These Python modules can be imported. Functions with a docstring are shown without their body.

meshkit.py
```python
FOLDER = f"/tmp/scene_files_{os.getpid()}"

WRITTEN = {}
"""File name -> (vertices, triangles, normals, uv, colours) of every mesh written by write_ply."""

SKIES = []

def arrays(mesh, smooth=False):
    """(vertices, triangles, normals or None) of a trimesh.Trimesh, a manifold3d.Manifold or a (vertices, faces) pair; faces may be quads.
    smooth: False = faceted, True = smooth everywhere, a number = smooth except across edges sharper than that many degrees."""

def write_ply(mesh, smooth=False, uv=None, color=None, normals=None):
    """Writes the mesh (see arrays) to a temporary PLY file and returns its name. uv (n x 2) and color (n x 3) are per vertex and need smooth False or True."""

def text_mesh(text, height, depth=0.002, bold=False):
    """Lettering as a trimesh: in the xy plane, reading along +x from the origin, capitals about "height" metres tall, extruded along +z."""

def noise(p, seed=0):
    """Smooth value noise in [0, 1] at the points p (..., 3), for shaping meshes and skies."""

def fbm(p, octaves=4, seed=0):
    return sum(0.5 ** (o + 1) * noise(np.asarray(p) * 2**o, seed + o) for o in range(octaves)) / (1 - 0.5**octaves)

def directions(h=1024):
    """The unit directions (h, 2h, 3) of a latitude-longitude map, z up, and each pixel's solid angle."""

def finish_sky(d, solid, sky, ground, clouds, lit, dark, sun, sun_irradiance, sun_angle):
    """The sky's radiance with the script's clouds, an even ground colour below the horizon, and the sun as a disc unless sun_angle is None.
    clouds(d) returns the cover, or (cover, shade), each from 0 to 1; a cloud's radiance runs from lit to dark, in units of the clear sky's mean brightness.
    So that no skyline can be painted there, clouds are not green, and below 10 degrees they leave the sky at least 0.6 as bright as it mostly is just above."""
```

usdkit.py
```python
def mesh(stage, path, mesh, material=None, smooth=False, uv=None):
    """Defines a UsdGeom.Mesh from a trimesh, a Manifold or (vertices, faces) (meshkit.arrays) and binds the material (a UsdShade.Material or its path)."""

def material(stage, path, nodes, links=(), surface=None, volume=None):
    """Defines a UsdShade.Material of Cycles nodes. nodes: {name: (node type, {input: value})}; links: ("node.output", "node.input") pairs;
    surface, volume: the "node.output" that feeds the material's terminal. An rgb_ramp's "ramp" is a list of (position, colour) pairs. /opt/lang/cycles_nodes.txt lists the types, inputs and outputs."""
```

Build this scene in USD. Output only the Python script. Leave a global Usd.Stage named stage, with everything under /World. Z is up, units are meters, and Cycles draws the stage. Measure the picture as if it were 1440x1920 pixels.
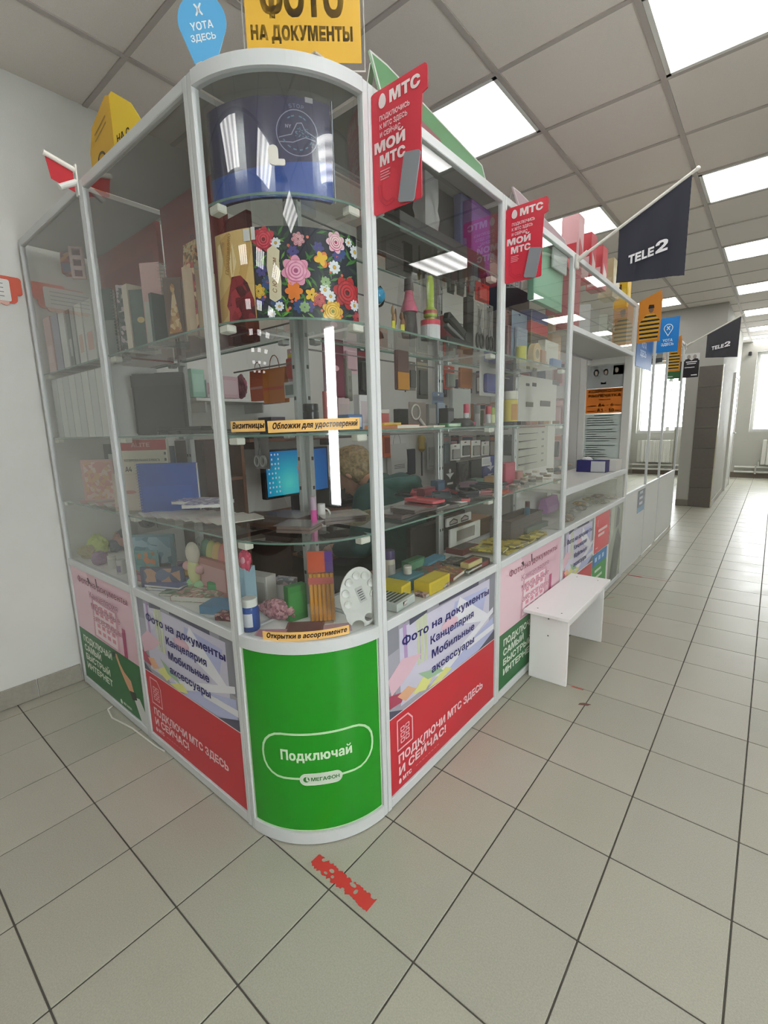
import glob, math, random
import numpy as np, trimesh, usdkit, meshkit
import manifold3d as m3
from pxr import Usd, UsdGeom, UsdLux, UsdShade, Sdf, Gf
from shapely import affinity, union_all
from shapely.geometry import Polygon, Point, LineString, box as sbox
from shapely.ops import unary_union

stage = Usd.Stage.CreateInMemory()
UsdGeom.SetStageUpAxis(stage, 'Z'); UsdGeom.SetStageMetersPerUnit(stage, 1.0)
UsdGeom.Xform.Define(stage, '/World'); UsdGeom.Scope.Define(stage, '/World/Looks')
PI = math.pi
rnd = random.Random(7)

# ---------------------------------------------------------------- camera, sky, exposure
CAM, YAW, PITCH, ROLL, FOC = np.array([0.9022, -0.7399, 1.3009]), -0.6942, -0.1776, -0.0271, 875.83
EXPOSURE = -0.25
LAMP = 7.0            # radiance of the ceiling panels
SKY = 7.0             # radiance of the overcast sky outside the windows
def camera_axes():
    cy, sy, cp, sp = math.cos(YAW), math.sin(YAW), math.cos(PITCH), math.sin(PITCH)
    f = np.array([sy*cp, cy*cp, sp]); r = np.array([cy, -sy, 0]); u = np.cross(r, f)
    c, s = math.cos(ROLL), math.sin(ROLL)
    return c*r+s*u, -s*r+c*u, f
CR, CU, CF = camera_axes()
cam = UsdGeom.Camera.Define(stage, '/World/camera')
cam.CreateHorizontalApertureAttr(36.0); cam.CreateVerticalApertureAttr(48.0)
cam.CreateFocalLengthAttr(36.0*FOC/1440); cam.CreateClippingRangeAttr(Gf.Vec2f(0.02, 300))
cam.CreateFStopAttr(0.0); cam.CreateExposureAttr(EXPOSURE)
cam.AddTransformOp().Set(Gf.Matrix4d(*CR, 0, *CU, 0, *(-CF), 0, *CAM, 1))
def in_view(p, m=60):
    q = np.asarray(p, float)-CAM; z = q @ CF
    if z < .05: return False
    u, v = 720+FOC*(q @ CR)/z, 960-FOC*(q @ CU)/z
    return -m < u < 1440+m and -m < v < 1920+m
sky = UsdLux.DomeLight.Define(stage, '/World/sky')
usdkit.material(stage, '/World/Looks/overcast', {'b': ('background_shader', {'color': (.97, .98, 1.0), 'strength': SKY})}, surface='b.background')
sky.CreateColorAttr(Gf.Vec3f(.97, .98, 1.0)); sky.CreateIntensityAttr(SKY)

# ---------------------------------------------------------------- helpers: materials
def lin(h):
    c = [int(h[i:i+2], 16)/255 for i in (0, 2, 4)]
    return tuple(x/12.92 if x <= .04045 else ((x+.055)/1.055)**2.4 for x in c)
_m = {}
def mat(key, *a, **k):
    if key not in _m: _m[key] = usdkit.material(stage, '/World/Looks/'+key, *a, **k)
    return _m[key]
def M(h, r=.5, metal=0.0):
    return mat(f'c_{h}_{int(r*100)}_{int(metal*100)}', {'p': ('principled_bsdf', {'base_color': lin(h), 'roughness': r, 'metallic': metal})}, surface='p.BSDF')
def MP(cols, scale=60, r=.35):
    """printed cover: cells of a few colours"""
    cols = cols.split()
    n = len(cols); st = []
    for i, c in enumerate(cols): st += [(i/n, lin(c)), ((i+1)/n-1e-3, lin(c))]
    return mat('p_'+'_'.join(cols)+f'_{int(scale)}', {'g': ('geometry', {}), 'n': ('noise_texture', {'scale': scale*.6, 'detail': 2.5}), 's': ('vector_math', {'math_type': 'multiply_add', 'vector2': (.012, .012, .012)}),
        'v': ('voronoi_texture', {'scale': scale}), 'c': ('separate_color', {}), 'r': ('rgb_ramp', {'ramp': st}), 'p': ('principled_bsdf', {'roughness': r})},
        [('g.position', 'n.vector'), ('n.color', 's.vector1'), ('g.position', 's.vector3'), ('s.vector', 'v.vector'), ('v.color', 'c.color'), ('c.r', 'r.fac'), ('r.color', 'p.base_color')], surface='p.BSDF')
def MF(h, amt=.12, scale=6, r=.6, bump=0, bscale=300):
    """a colour with faint mottling"""
    c = lin(h); lo = tuple(x*(1-amt) for x in c); hi = tuple(min(1, x*(1+amt)) for x in c)
    nodes = {'g': ('geometry', {}), 'n': ('noise_texture', {'scale': scale, 'detail': 5, 'roughness': .6}), 'r': ('rgb_ramp', {'ramp': [(.3, lo), (.7, hi)]}), 'p': ('principled_bsdf', {'roughness': r})}
    links = [('g.position', 'n.vector'), ('n.fac', 'r.fac'), ('r.color', 'p.base_color')]
    if bump:
        nodes['m'] = ('noise_texture', {'scale': bscale, 'detail': 2}); nodes['b'] = ('bump', {'strength': bump, 'distance': .002})
        links += [('g.position', 'm.vector'), ('m.fac', 'b.height'), ('b.normal', 'p.normal')]
    return mat(f'f_{h}_{int(amt*100)}_{int(scale)}_{int(r*100)}', nodes, links, surface='p.BSDF')
def MG(key, tint, f0, k=.92, rough=0.0):
    """a clear sheet: looks through, mirrors more at a grazing angle"""
    return mat(key, {'w': ('layer_weight', {'blend': .5}), 'a': ('math', {'math_type': 'power', 'value2': 4.0}), 'b': ('math', {'math_type': 'multiply_add', 'value2': k, 'value3': f0}),
        't': ('transparent_bsdf', {'color': tint}), 'g': ('glossy_bsdf', {'color': (1, 1, 1), 'roughness': rough}), 'x': ('mix_closure', {})},
        [('w.facing', 'a.value1'), ('a.value', 'b.value1'), ('b.value', 'x.fac'), ('t.BSDF', 'x.closure1'), ('g.BSDF', 'x.closure2')], surface='x.closure')
GLASS = MG('pane_glass', (.93, .96, .945), .075)
SHELF = MG('shelf_glass', (.88, .94, .91), .06)
EDGE = mat('glass_edge', {'p': ('principled_bsdf', {'base_color': lin('6f8a80'), 'roughness': .15})}, surface='p.BSDF')
FILM = MG('clear_film', (.95, .95, .95), .09, .8, .12)
ALU = M('d6dadb', .38); ALU2 = M('b9bcbc', .32, .55); WHITE = M('ecedea', .4); CLIP = M('dddcd2', .45); DARK = M('1c1c1e', .5); HOLE = M('35373a', .6)
def emit(key, c, s):
    return mat(key, {'e': ('emission', {'color': c, 'strength': s})}, surface='e.emission')

# ---------------------------------------------------------------- helpers: prims
_n = {}
def numbered(path):
    k = _n.get(path, 0); _n[path] = k+1
    return path if k == 0 else f'{path}_{k:03d}'
def keys(p, label=None, cat=None, group=None, kind=None):
    for k, v in (('label', label), ('category', cat), ('group', group), ('kind', kind)):
        if v: p.SetCustomDataByKey(k, v)
    return p
def thing(name, label, cat, loc=(0, 0, 0), rz=0, group=None, kind=None):
    x = UsdGeom.Xform.Define(stage, numbered('/World/'+name))
    x.AddTranslateOp().Set(Gf.Vec3d(*map(float, loc))); x.AddRotateZOp().Set(float(rz))
    return keys(x.GetPrim(), label, cat, group, kind)
def part(parent, name, mesh, m, label=None, smooth=False, kind=None):
    if isinstance(mesh, list): mesh = trimesh.util.concatenate([tm(x) for x in mesh])
    p = usdkit.mesh(stage, numbered(str(parent.GetPath())+'/'+name), mesh, m, smooth).GetPrim()
    return keys(p, label, kind=kind)
def single(name, label, cat, mesh, m, group=None, kind=None, smooth=False):
    if isinstance(mesh, list): mesh = trimesh.util.concatenate([tm(x) for x in mesh])
    return keys(usdkit.mesh(stage, numbered('/World/'+name), mesh, m, smooth).GetPrim(), label, cat, group, kind)
def dup(src, loc, rz, label=None, group=None, name=None):
    w = src.GetCustomData()
    d = thing(name or src.GetName().rsplit('_', 1)[0] if src.GetName()[-3:].isdigit() else src.GetName(), label or w['label'], w['category'], loc, rz, group or w.get('group'))
    for c in src.GetChildren():
        pass
    d.GetReferences().AddInternalReference(src.GetPath()); d.SetInstanceable(True)
    return d

# ---------------------------------------------------------------- helpers: shapes
def tm(x):
    if hasattr(x, 'to_mesh'):
        g = x.to_mesh(); return trimesh.Trimesh(g.vert_properties[:, :3], g.tri_verts, process=False)
    return x
def bx(x0, x1, y0, y1, z0, z1):
    m = trimesh.creation.box((abs(x1-x0), abs(y1-y0), abs(z1-z0))); m.apply_translation(((x0+x1)/2, (y0+y1)/2, (z0+z1)/2)); return m
def rb(x0, x1, y0, y1, z0, z1, b=.002):
    """box with chamfered edges"""
    c = np.array([(x0+x1)/2, (y0+y1)/2, (z0+z1)/2]); h = np.abs([x1-x0, y1-y0, z1-z0])/2; b = min(b, h.min()*.45); P = []
    for s in np.ndindex(2, 2, 2):
        q = np.array(s)*2-1
        for k in range(3):
            e = h-b; e[k] = h[k]; P.append(c+q*e)
    return trimesh.convex.convex_hull(np.array(P))
def move(m, t=(0, 0, 0), rx=0, ry=0, rz=0):
    T = trimesh.transformations; A = T.translation_matrix(t) @ T.rotation_matrix(math.radians(rz), [0, 0, 1]) @ T.rotation_matrix(math.radians(ry), [0, 1, 0]) @ T.rotation_matrix(math.radians(rx), [1, 0, 0])
    m = tm(m).copy(); m.apply_transform(A); return m
def rod(a, b, r, n=12, r2=None):
    """round bar from a to b, r2 its other end"""
    a, b = np.array(a, float), np.array(b, float); L = np.linalg.norm(b-a)
    r2 = r if r2 is None else r2
    m = trimesh.creation.revolve(np.array([(0, 0), (r, 0), (r2, L), (0, L)]), sections=n)
    m.apply_transform(trimesh.geometry.align_vectors([0, 0, 1], (b-a)/L)); m.apply_translation(a); return m
def lathe(pts, n=20): return trimesh.creation.revolve(np.array(pts, float), sections=n)
def tube(P, r, n=6): return trimesh.Trimesh(*_tube(np.array(P, float), r, n), process=False)
def _tube(p, r, n):
    t = np.gradient(p, axis=0); t /= np.linalg.norm(t, axis=1, keepdims=True)+1e-12
    a = np.cross(t, np.where(np.abs(t[:, 2:]) < .9, [0, 0, 1.], [1., 0, 0])); a /= np.linalg.norm(a, axis=1, keepdims=True)+1e-12
    b = np.cross(t, a); g = np.arange(n)*2*PI/n
    v = p[:, None]+r*(np.cos(g)[None, :, None]*a[:, None]+np.sin(g)[None, :, None]*b[:, None]); F = []
    for i in range(len(p)-1):
        for j in range(n): F += [(i*n+j, i*n+(j+1) % n, (i+1)*n+(j+1) % n), (i*n+j, (i+1)*n+(j+1) % n, (i+1)*n+j)]
    return v.reshape(-1, 3), np.array(F)
def geoms(g): return [x for x in getattr(g, 'geoms', [g]) if x.geom_type == 'Polygon' and x.area > 1e-9]
def ext(poly, h):
    """a flat outline given thickness along +z"""
    return trimesh.util.concatenate([trimesh.creation.extrude_polygon(g, h, engine='earcut') for p in ([poly] if not isinstance(poly, list) else poly) for g in geoms(p)])
def up_front(m):
    """xy outline extruded along z -> stands in xz, front face at y=0 towards -y"""
    m = m.copy(); v = m.vertices.copy(); m.vertices = np.stack([v[:, 0], -v[:, 2], v[:, 1]], 1); m.invert() if False else None; m.faces = m.faces; return m
def ell(cx, cy, rx, ry, n=24, rot=0): return affinity.rotate(affinity.scale(Point(cx, cy).buffer(1, n//4), rx, ry), rot)
def rrect(x0, y0, x1, y1, r): return sbox(x0+r, y0+r, x1-r, y1-r).buffer(r, 5)
def arcmesh(r0, r1, z0, z1, a0=-90., a1=0., n=28, c=(-.325, .325)):
    A = np.radians(np.linspace(a0, a1, n+1)); V = []; F = []
    for a in A:
        for r, z in ((r0, z0), (r1, z0), (r1, z1), (r0, z1)): V.append((c[0]+r*math.cos(a), c[1]+r*math.sin(a), z))
    for i in range(n):
        for k in range(4):
            p, q = i*4+k, i*4+(k+1) % 4; F += [(p, p+4, q), (q, p+4, q+4)]
    e = n*4; F += [(0, 1, 2), (0, 2, 3), (e, e+2, e+1), (e, e+3, e+2)]
    m = trimesh.Trimesh(np.array(V), np.array(F), process=False); m.fix_normals(); return m

# flat print: shapes in (s, t) laid on a frame
class Frame:
    def __init__(s, o, u, n, v=(0, 0, 1)): s.o, s.u, s.v, s.n = (np.array(x, float) for x in (o, u, v, n)); s.strip = None
    def at(s, P, off): P = np.asarray(P, float); return s.o+P[:, :1]*s.u+P[:, 1:2]*s.v+off*s.n
    def sub(s, ds, dt): f = Frame(s.o+ds*s.u+dt*s.v, s.u, s.n, s.v); return f
class Arc:
    """s runs along the arc from its left end"""
    def __init__(s, r, z0, a0=-90., c=(-.325, .325), s0=0): s.r, s.z, s.a, s.c, s.s0 = r, z0, math.radians(a0), c, s0; s.strip = .012
    def at(s, P, off):
        P = np.asarray(P, float); a = s.a+(P[:, 0]+s.s0)/s.r; r = s.r+off
        return np.stack([s.c[0]+r*np.cos(a), s.c[1]+r*np.sin(a), s.z+P[:, 1]], 1)
    def sub(s, ds, dt): return Arc(s.r, s.z+dt, math.degrees(s.a), s.c, s.s0+ds)
def flat(shapes, fr, off):
    V, F, k = [], [], 0
    L = []
    for g in (shapes if isinstance(shapes, list) else [shapes]):
        for p in geoms(g):
            if fr.strip:
                x0, y0, x1, y1 = p.bounds; n = max(1, math.ceil((x1-x0)/fr.strip))
                for i in range(n): L += geoms(p.intersection(sbox(x0+(x1-x0)*i/n, y0-1, x0+(x1-x0)*(i+1)/n, y1+1)))
            else: L.append(p)
    for p in L:
        v, f = trimesh.creation.triangulate_polygon(p, engine='earcut')
        if len(f) == 0: continue
        a = v[f[:, 1]]-v[f[:, 0]]; b = v[f[:, 2]]-v[f[:, 0]]; w = a[:, 0]*b[:, 1]-a[:, 1]*b[:, 0] < 0
        f = np.array(f); f[w] = f[w][:, ::-1]
        V.append(fr.at(v, off)); F.append(f+k); k += len(v)
    return trimesh.Trimesh(np.vstack(V), np.vstack(F), process=False)
def slab(shape, fr, t, off=0.0):
    """a sheet of thickness t whose back lies at off"""
    f = flat(shape, fr, off+t); b = flat(shape, fr, off); b.faces = b.faces[:, ::-1]; S = [f, b]
    for p in geoms(shape):
        for ring in [p.exterior, *p.interiors]:
            P = np.array(ring.segmentize(fr.strip).coords if fr.strip else ring.coords); A, B = fr.at(P, off), fr.at(P, off+t); n = len(P)
            V = np.vstack([A, B]); F = [x for i in range(n-1) for x in ((i, i+1, n+i+1), (i, n+i+1, n+i))]
            if not (ring is p.exterior) ^ (not ring.is_ccw): F = [q[::-1] for q in F]
            S.append(trimesh.Trimesh(V, np.array(F), process=False))
    return trimesh.util.concatenate(S)
_fonts = {}
def letters(txt, h, weight=700, width=None, slant=0, center=False):
    """lettering as shapes, capitals h tall, baseline at 0"""
    from PIL import Image, ImageDraw, ImageFont
    key = (txt, weight)
    if key not in _fonts:
        font = ImageFont.truetype(glob.glob('/opt/blender-*/*/datafiles/fonts/Inter.woff2')[0], 72)
        try: font.set_variation_by_axes([32 if weight > 600 else 14, weight])
        except Exception: pass
        x0, y0, x1, y1 = font.getbbox(txt, anchor='ls')
        im = Image.new('L', (x1-x0+8, y1-y0+8)); ImageDraw.Draw(im).text((4-x0, 4-y0), txt, 255, font, anchor='ls')
        on = np.pad(np.asarray(im) > 127, ((0, 0), (1, 1))).astype(np.int8)
        r, s = np.nonzero(np.diff(on, axis=1) == 1); e = np.nonzero(np.diff(on, axis=1) == -1)[1]
        from shapely import box as vbox
        sh = union_all(vbox(s, -r-1, e, -r)).buffer(.6).buffer(-.6).simplify(.75)
        _fonts[key] = affinity.affine_transform(sh, [1/52.4, 0, 0, 1/52.4, -4/52.4, (4-y0)/52.4])
    g = affinity.scale(_fonts[key], h, h, origin=(0, 0))
    if width:
        x0, _, x1, _ = g.bounds; g = affinity.scale(g, width/(x1-x0), 1, origin=(0, 0))
    if slant: g = affinity.skew(g, slant, 0, origin=(0, 0))
    if center: x0, _, x1, _ = g.bounds; g = affinity.translate(g, -(x0+x1)/2, 0)
    return g
def T(g, x, y): return affinity.translate(g, x, y)

# ================================================================ the room
CZ, CELL, CX0, CY0 = 2.9, .58, -.24, 1.53          # ceiling height and grid
XL, XR, YB, YF = -1.87, 3.0, -14.0, 12.4            # inner faces of the walls
PAINT = MF('dcddd9', .03, 3, .7, .15, 250); PAINT2 = MF('afaea7', .03, 3, .7, .15, 250)
def setting(name, mesh, m, label=None):
    return single(name, label, None, mesh, m, kind='structure')
# floor: grout bed with a tile for every cell in sight
fl = thing('floor', 'grey porcelain tile floor with dark joints', None, kind='structure')
TP, TX, TY, TG = .30, .033, .010, .0022
part(fl, 'grout', bx(XL, XR, YB, YF, -.10, -.0025), M('4d4a44', .8))
tile_m = [mat(f'floor_tile_{i}', {'g': ('geometry', {}), 'n': ('noise_texture', {'scale': 260, 'detail': 3}), 'n2': ('noise_texture', {'scale': 5, 'detail': 3}), 'r': ('rgb_ramp', {'ramp': [(.3, lin(a)), (.7, lin(b))]}), 'q': ('rgb_ramp', {'ramp': [(.3, (.33,)*3), (.75, (.43,)*3)]}), 'p': ('principled_bsdf', {'specular_ior_level': .4}), 's': ('separate_color', {})},
    [('g.position', 'n.vector'), ('g.position', 'n2.vector'), ('n.fac', 'r.fac'), ('r.color', 'p.base_color'), ('n2.fac', 'q.fac'), ('q.color', 's.color'), ('s.r', 'p.roughness')], surface='p.BSDF') for i, (a, b) in enumerate((('a2a193', 'b0ae9f'), ('a6a497', 'b3b1a3'), ('9f9e91', 'adac9e')))]
cells = []
for i in range(-7, 10):
    for j in range(-12, 42):
        x0, x1, y0, y1 = TX+i*TP+TG, TX+(i+1)*TP-TG, TY+j*TP+TG, TY+(j+1)*TP-TG
        x0, y1 = max(x0, XL), min(y1, YF)
        if x1-x0 < .02 or y1-y0 < .02: continue
        if x1 < -.05 and .35 < y0 and y1 < 6.0: continue          # under the stall
        cells.append((np.hypot((x0+x1)/2-CAM[0], (y0+y1)/2-CAM[1]), any(in_view((x, y, 0), 5) for x in (x0, x1) for y in (y0, y1)), x0, x1, y0, y1))
cells.sort(key=lambda c: (not c[1], c[0])); rest = [[], [], []]
for k, (d, seen, x0, x1, y0, y1) in enumerate(cells):
    m = rb(x0, x1, y0, y1, -.008, rnd.uniform(-.0004, 0), .0012)
    v = rnd.randrange(3)
    if seen and k < 290: part(fl, 'floor_tile', m, tile_m[v])
    else: rest[v].append(m)
for v in range(3):
    if rest[v]: part(fl, 'far_floor_tiles', rest[v], tile_m[v], kind='stuff')
# ceiling: lay-in panels on a bar grid, some cells are lamps
ce = thing('ceiling', 'suspended ceiling of white mineral fibre panels on a metal grid', None, kind='structure')
CP = MF('f0e9e3', .05, 420, .9, .3, 500); BAR = M('bfb8b3', .6)
lamp_cells = {(i, j) for i in (-1, 1, 3) for j in range(-24, 19, 3)}
rest = []
for i in range(-3, 6):
    for j in range(-27, 19):
        if (i, j) in lamp_cells: continue
        x0, x1, y0, y1 = max(CX0+i*CELL+.011, XL), min(CX0+(i+1)*CELL-.011, XR), max(CY0+j*CELL+.011, YB), min(CY0+(j+1)*CELL-.011, YF)
        if x1-x0 < .03 or y1-y0 < .03: continue
        m = rb(x0, x1, y0, y1, CZ+.001, CZ+.016, .003)
        if any(in_view((x, y, CZ)) for x in (x0, x1) for y in (y0, y1)): part(ce, 'ceiling_panel', m, CP)
        else: rest.append(m)
part(ce, 'hidden_ceiling_panels', rest, CP, kind='stuff')
for i in range(-2, 6): part(ce, 'grid_bar', bx(CX0+i*CELL-.012, CX0+i*CELL+.012, YB, YF, CZ-.004, CZ+.03), BAR)
for j in range(-26, 19): part(ce, 'grid_bar', bx(XL, XR, CY0+j*CELL-.0115, CY0+j*CELL+.0115, CZ-.003, CZ+.03), BAR)
part(ce, 'slab', bx(XL-.2, XR+.2, YB-.2, YF+.2, CZ+.12, CZ+.25), M('8a8783', .9))
# lamps: square fittings with four tubes behind a prismatic cover
tube_glow = mat('lamp_cover', {'t': ('geometry', {}), 's': ('separate_xyz', {}), 'a': ('math', {'math_type': 'multiply_add', 'value2': 2*PI/(CELL/4), 'value3': -2*PI/(CELL/4)*CX0}), 'c': ('math', {'math_type': 'cosine'}), 'f': ('math', {'math_type': 'multiply_add', 'value2': -LAMP*.45, 'value3': LAMP}), 'e': ('emission', {'color': (1.0, .985, .96)})},
    [('t.position', 's.vector'), ('s.x', 'a.value1'), ('a.value', 'c.value1'), ('c.value', 'f.value1'), ('f.value', 'e.strength')], surface='e.emission')
lamp0 = None
for (i, j) in sorted(lamp_cells):
    x, y = CX0+(i+.5)*CELL, CY0+(j+.5)*CELL
    if not (YB < y < YF and x < XR): continue
    lab = {(-1, 0): 'square ceiling light panel beside the green leaning advert board', (1, 0): 'big bright ceiling light panel over the aisle, nearest in view', (-1, 3): 'square ceiling light panel above the red advert boxes',
        (1, 3): 'ceiling light panel over the aisle, right of the tip of the large flag pole', (1, 6): 'ceiling light panel over the aisle, third one along', (1, 9): 'ceiling light panel over the aisle, fourth one along', (1, 12): 'ceiling light panel over the aisle, fifth one along', (1, 15): 'ceiling light panel over the aisle, last one before the far window'}.get((i, j))
    t = thing('ceiling_light', lab or 'square ceiling light panel elsewhere on the ceiling', 'ceiling light', (x, y, CZ), group=None if lab else 'other ceiling light panels')
    h = CELL/2-.013
    part(t, 'frame', [bx(-h, h, -h, -h+.02, -.004, .02), bx(-h, h, h-.02, h, -.004, .02), bx(-h, -h+.02, -h, h, -.004, .02), bx(h-.02, h, -h, h, -.004, .02)], WHITE)
    part(t, 'diffuser', bx(-h+.02, h-.02, -h+.02, h-.02, 0, .004), tube_glow)
    part(t, 'housing', bx(-h, h, -h, h, .021, .07), M('c8c8c8', .5))
# walls
wl = setting('wall_left', [bx(XL-.2, XL, YB-.2, YF+.2, -.1, CZ+.1)], PAINT)
bb = thing('baseboard_left', 'grey tile skirting along the wall', None, kind='structure'); y = YB
while y < -.02:
    part(bb, 'skirting_tile', rb(XL, XL+.010, y+.002, min(y+.298, -.004), .001, .098, .002), MF('9c988e', .08, 60, .45)); y += .30
part(bb, 'skirting_trim', bx(XL, XL+.008, 0.01, YF, .001, .098), M('9c988e', .45))
def wall_with_holes(axis, c0, c1, a0, a1, holes, z1=CZ+.1):
    """holes: (a0, a1, z0, z1)"""
    B = []; a = a0
    def add(u0, u1, z0, z): B.append(bx(u0, u1, c0, c1, z0, z) if axis == 'y' else bx(c0, c1, u0, u1, z0, z))
    for (h0, h1, hz0, hz1) in sorted(holes):
        add(a, h0, -.1, z1); add(h0, h1, -.1, hz0); add(h0, h1, hz1, z1); a = h1
    add(a, a1, -.1, z1); return B
def window(n, axis, c, a0, a1, z0, z1, out, mull=1, label='white framed window with overcast daylight behind it'):
    """c: plane of the frame; out: +1/-1 direction to the open air"""
    w = thing(f'window_{n}', label, None, kind='structure'); t = .06
    f = lambda u0, u1, q0, q1, d=t: (bx(u0, u1, c-d/2, c+d/2, q0, q1) if axis == 'y' else bx(c-d/2, c+d/2, u0, u1, q0, q1))
    part(w, 'window_frame', [f(a0, a1, z0, z0+.06), f(a0, a1, z1-.06, z1), f(a0, a0+.06, z0+.06, z1-.06), f(a1-.06, a1, z0+.06, z1-.06)]+[f(a0+(a1-a0)*k/(mull+1)-.035, a0+(a1-a0)*k/(mull+1)+.035, z0+.06, z1-.06) for k in range(1, mull+1)], WHITE)
    for k in range(mull+1):
        u0, u1 = a0+(a1-a0)*k/(mull+1)+.03, a0+(a1-a0)*(k+1)/(mull+1)-.03
        v = [(u0, c, z0+.05), (u1, c, z0+.05), (u1, c, z1-.05), (u0, c, z1-.05)]
        if axis == 'x': v = [(b, a, d) for a, b, d in v]
        part(w, 'pane', (np.array(v), np.array([[0, 1, 2], [0, 2, 3]])), GLASS)
    d = -out*.17
    part(w, 'window_sill', rb(a0-.03, a1+.03, min(c, c+d), max(c, c+d), z0-.03, z0, .004) if axis == 'y' else rb(min(c, c+d), max(c, c+d), a0-.03, a1+.03, z0-.03, z0, .004), WHITE)
FW = [(-1.72, -.42, 1.08, 2.62), (.46, 1.76, 1.0, 2.70)]
setting('wall_far', wall_with_holes('y', YF, YF+.3, XL-.2, XR+.2, FW), PAINT2)
for n, (a0, a1, z0, z1) in enumerate(FW): window(n+1, 'y', YF+.2, a0, a1, z0, z1, 1, 1)
RW = [(-.70, .12, .5, 2.3)]
setting('wall_right', wall_with_holes('x', XR, XR+.3, YB-.2, YF+.2, RW), PAINT)
for n, (a0, a1, z0, z1) in enumerate(RW): window(n+4, 'x', XR+.2, a0, a1, z0, z1, 1, 0)
BW = []
setting('wall_back', wall_with_holes('y', YB-.3, YB, XL-.2, XR+.2, BW), PAINT)
for n, (a0, a1, z0, z1) in enumerate(BW): window(n+8, 'y', YB-.2, a0, a1, z0, z1, -1, 1)
# wall block with a door at the end of the aisle, its front clad in dark tile
setting('wall_end', [bx(-.19, .25, 7.65, 11.3, -.1, CZ), bx(XL, -.19, 7.65, 7.9, 2.18, CZ)], PAINT2)
cl = thing('trim_1', 'dark grey tile cladding on the wall end', None, kind='structure')
for k in range(7):
    part(cl, 'wall_tile', rb(-.028, .252, 7.638, 7.65, .002+k*.294, .002+k*.294+.291, .002), MF('6b665f', .06, 30, .4))
part(cl, 'corner_trim', bx(.250, .262, 7.634, 7.66, .002, 2.06), M('cfc9ae', .3, .4))
bb2 = thing('baseboard_end', 'grey skirting on the end wall', None, kind='structure')
part(bb2, 'skirting_tile', rb(-.19, -.03, 7.638, 7.65, .001, .10, .002), M('7f7b73', .5)); part(bb2, 'skirting_tile', rb(.25, .262, 7.67, 9.7, .001, .09, .002), M('8f8b83', .5))
part(bb2, 'skirting_tile', rb(-1.8, 2.95, YF-.012, YF, .001, .12, .002), M('6f6459', .5))
do = thing('door_1', 'white flush door in the end wall', None, kind='structure')
part(do, 'door_leaf', rb(.252, .275, 9.86, 10.74, .006, 2.03, .003), M('c9c9c4', .45))
part(do, 'door_frame', [bx(.25, .285, 9.78, 9.86, .002, 2.10), bx(.25, .285, 10.74, 10.82, .002, 2.10), bx(.25, .285, 9.86, 10.74, 2.03, 2.10)], M('d5d5cf', .45))
part(do, 'door_handle', [rod((.275, 10.64, 1.03), (.315, 10.64, 1.03), .009), rod((.315, 10.64, 1.03), (.315, 10.52, 1.03), .008)], M('b9b9b9', .25, .9))
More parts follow.
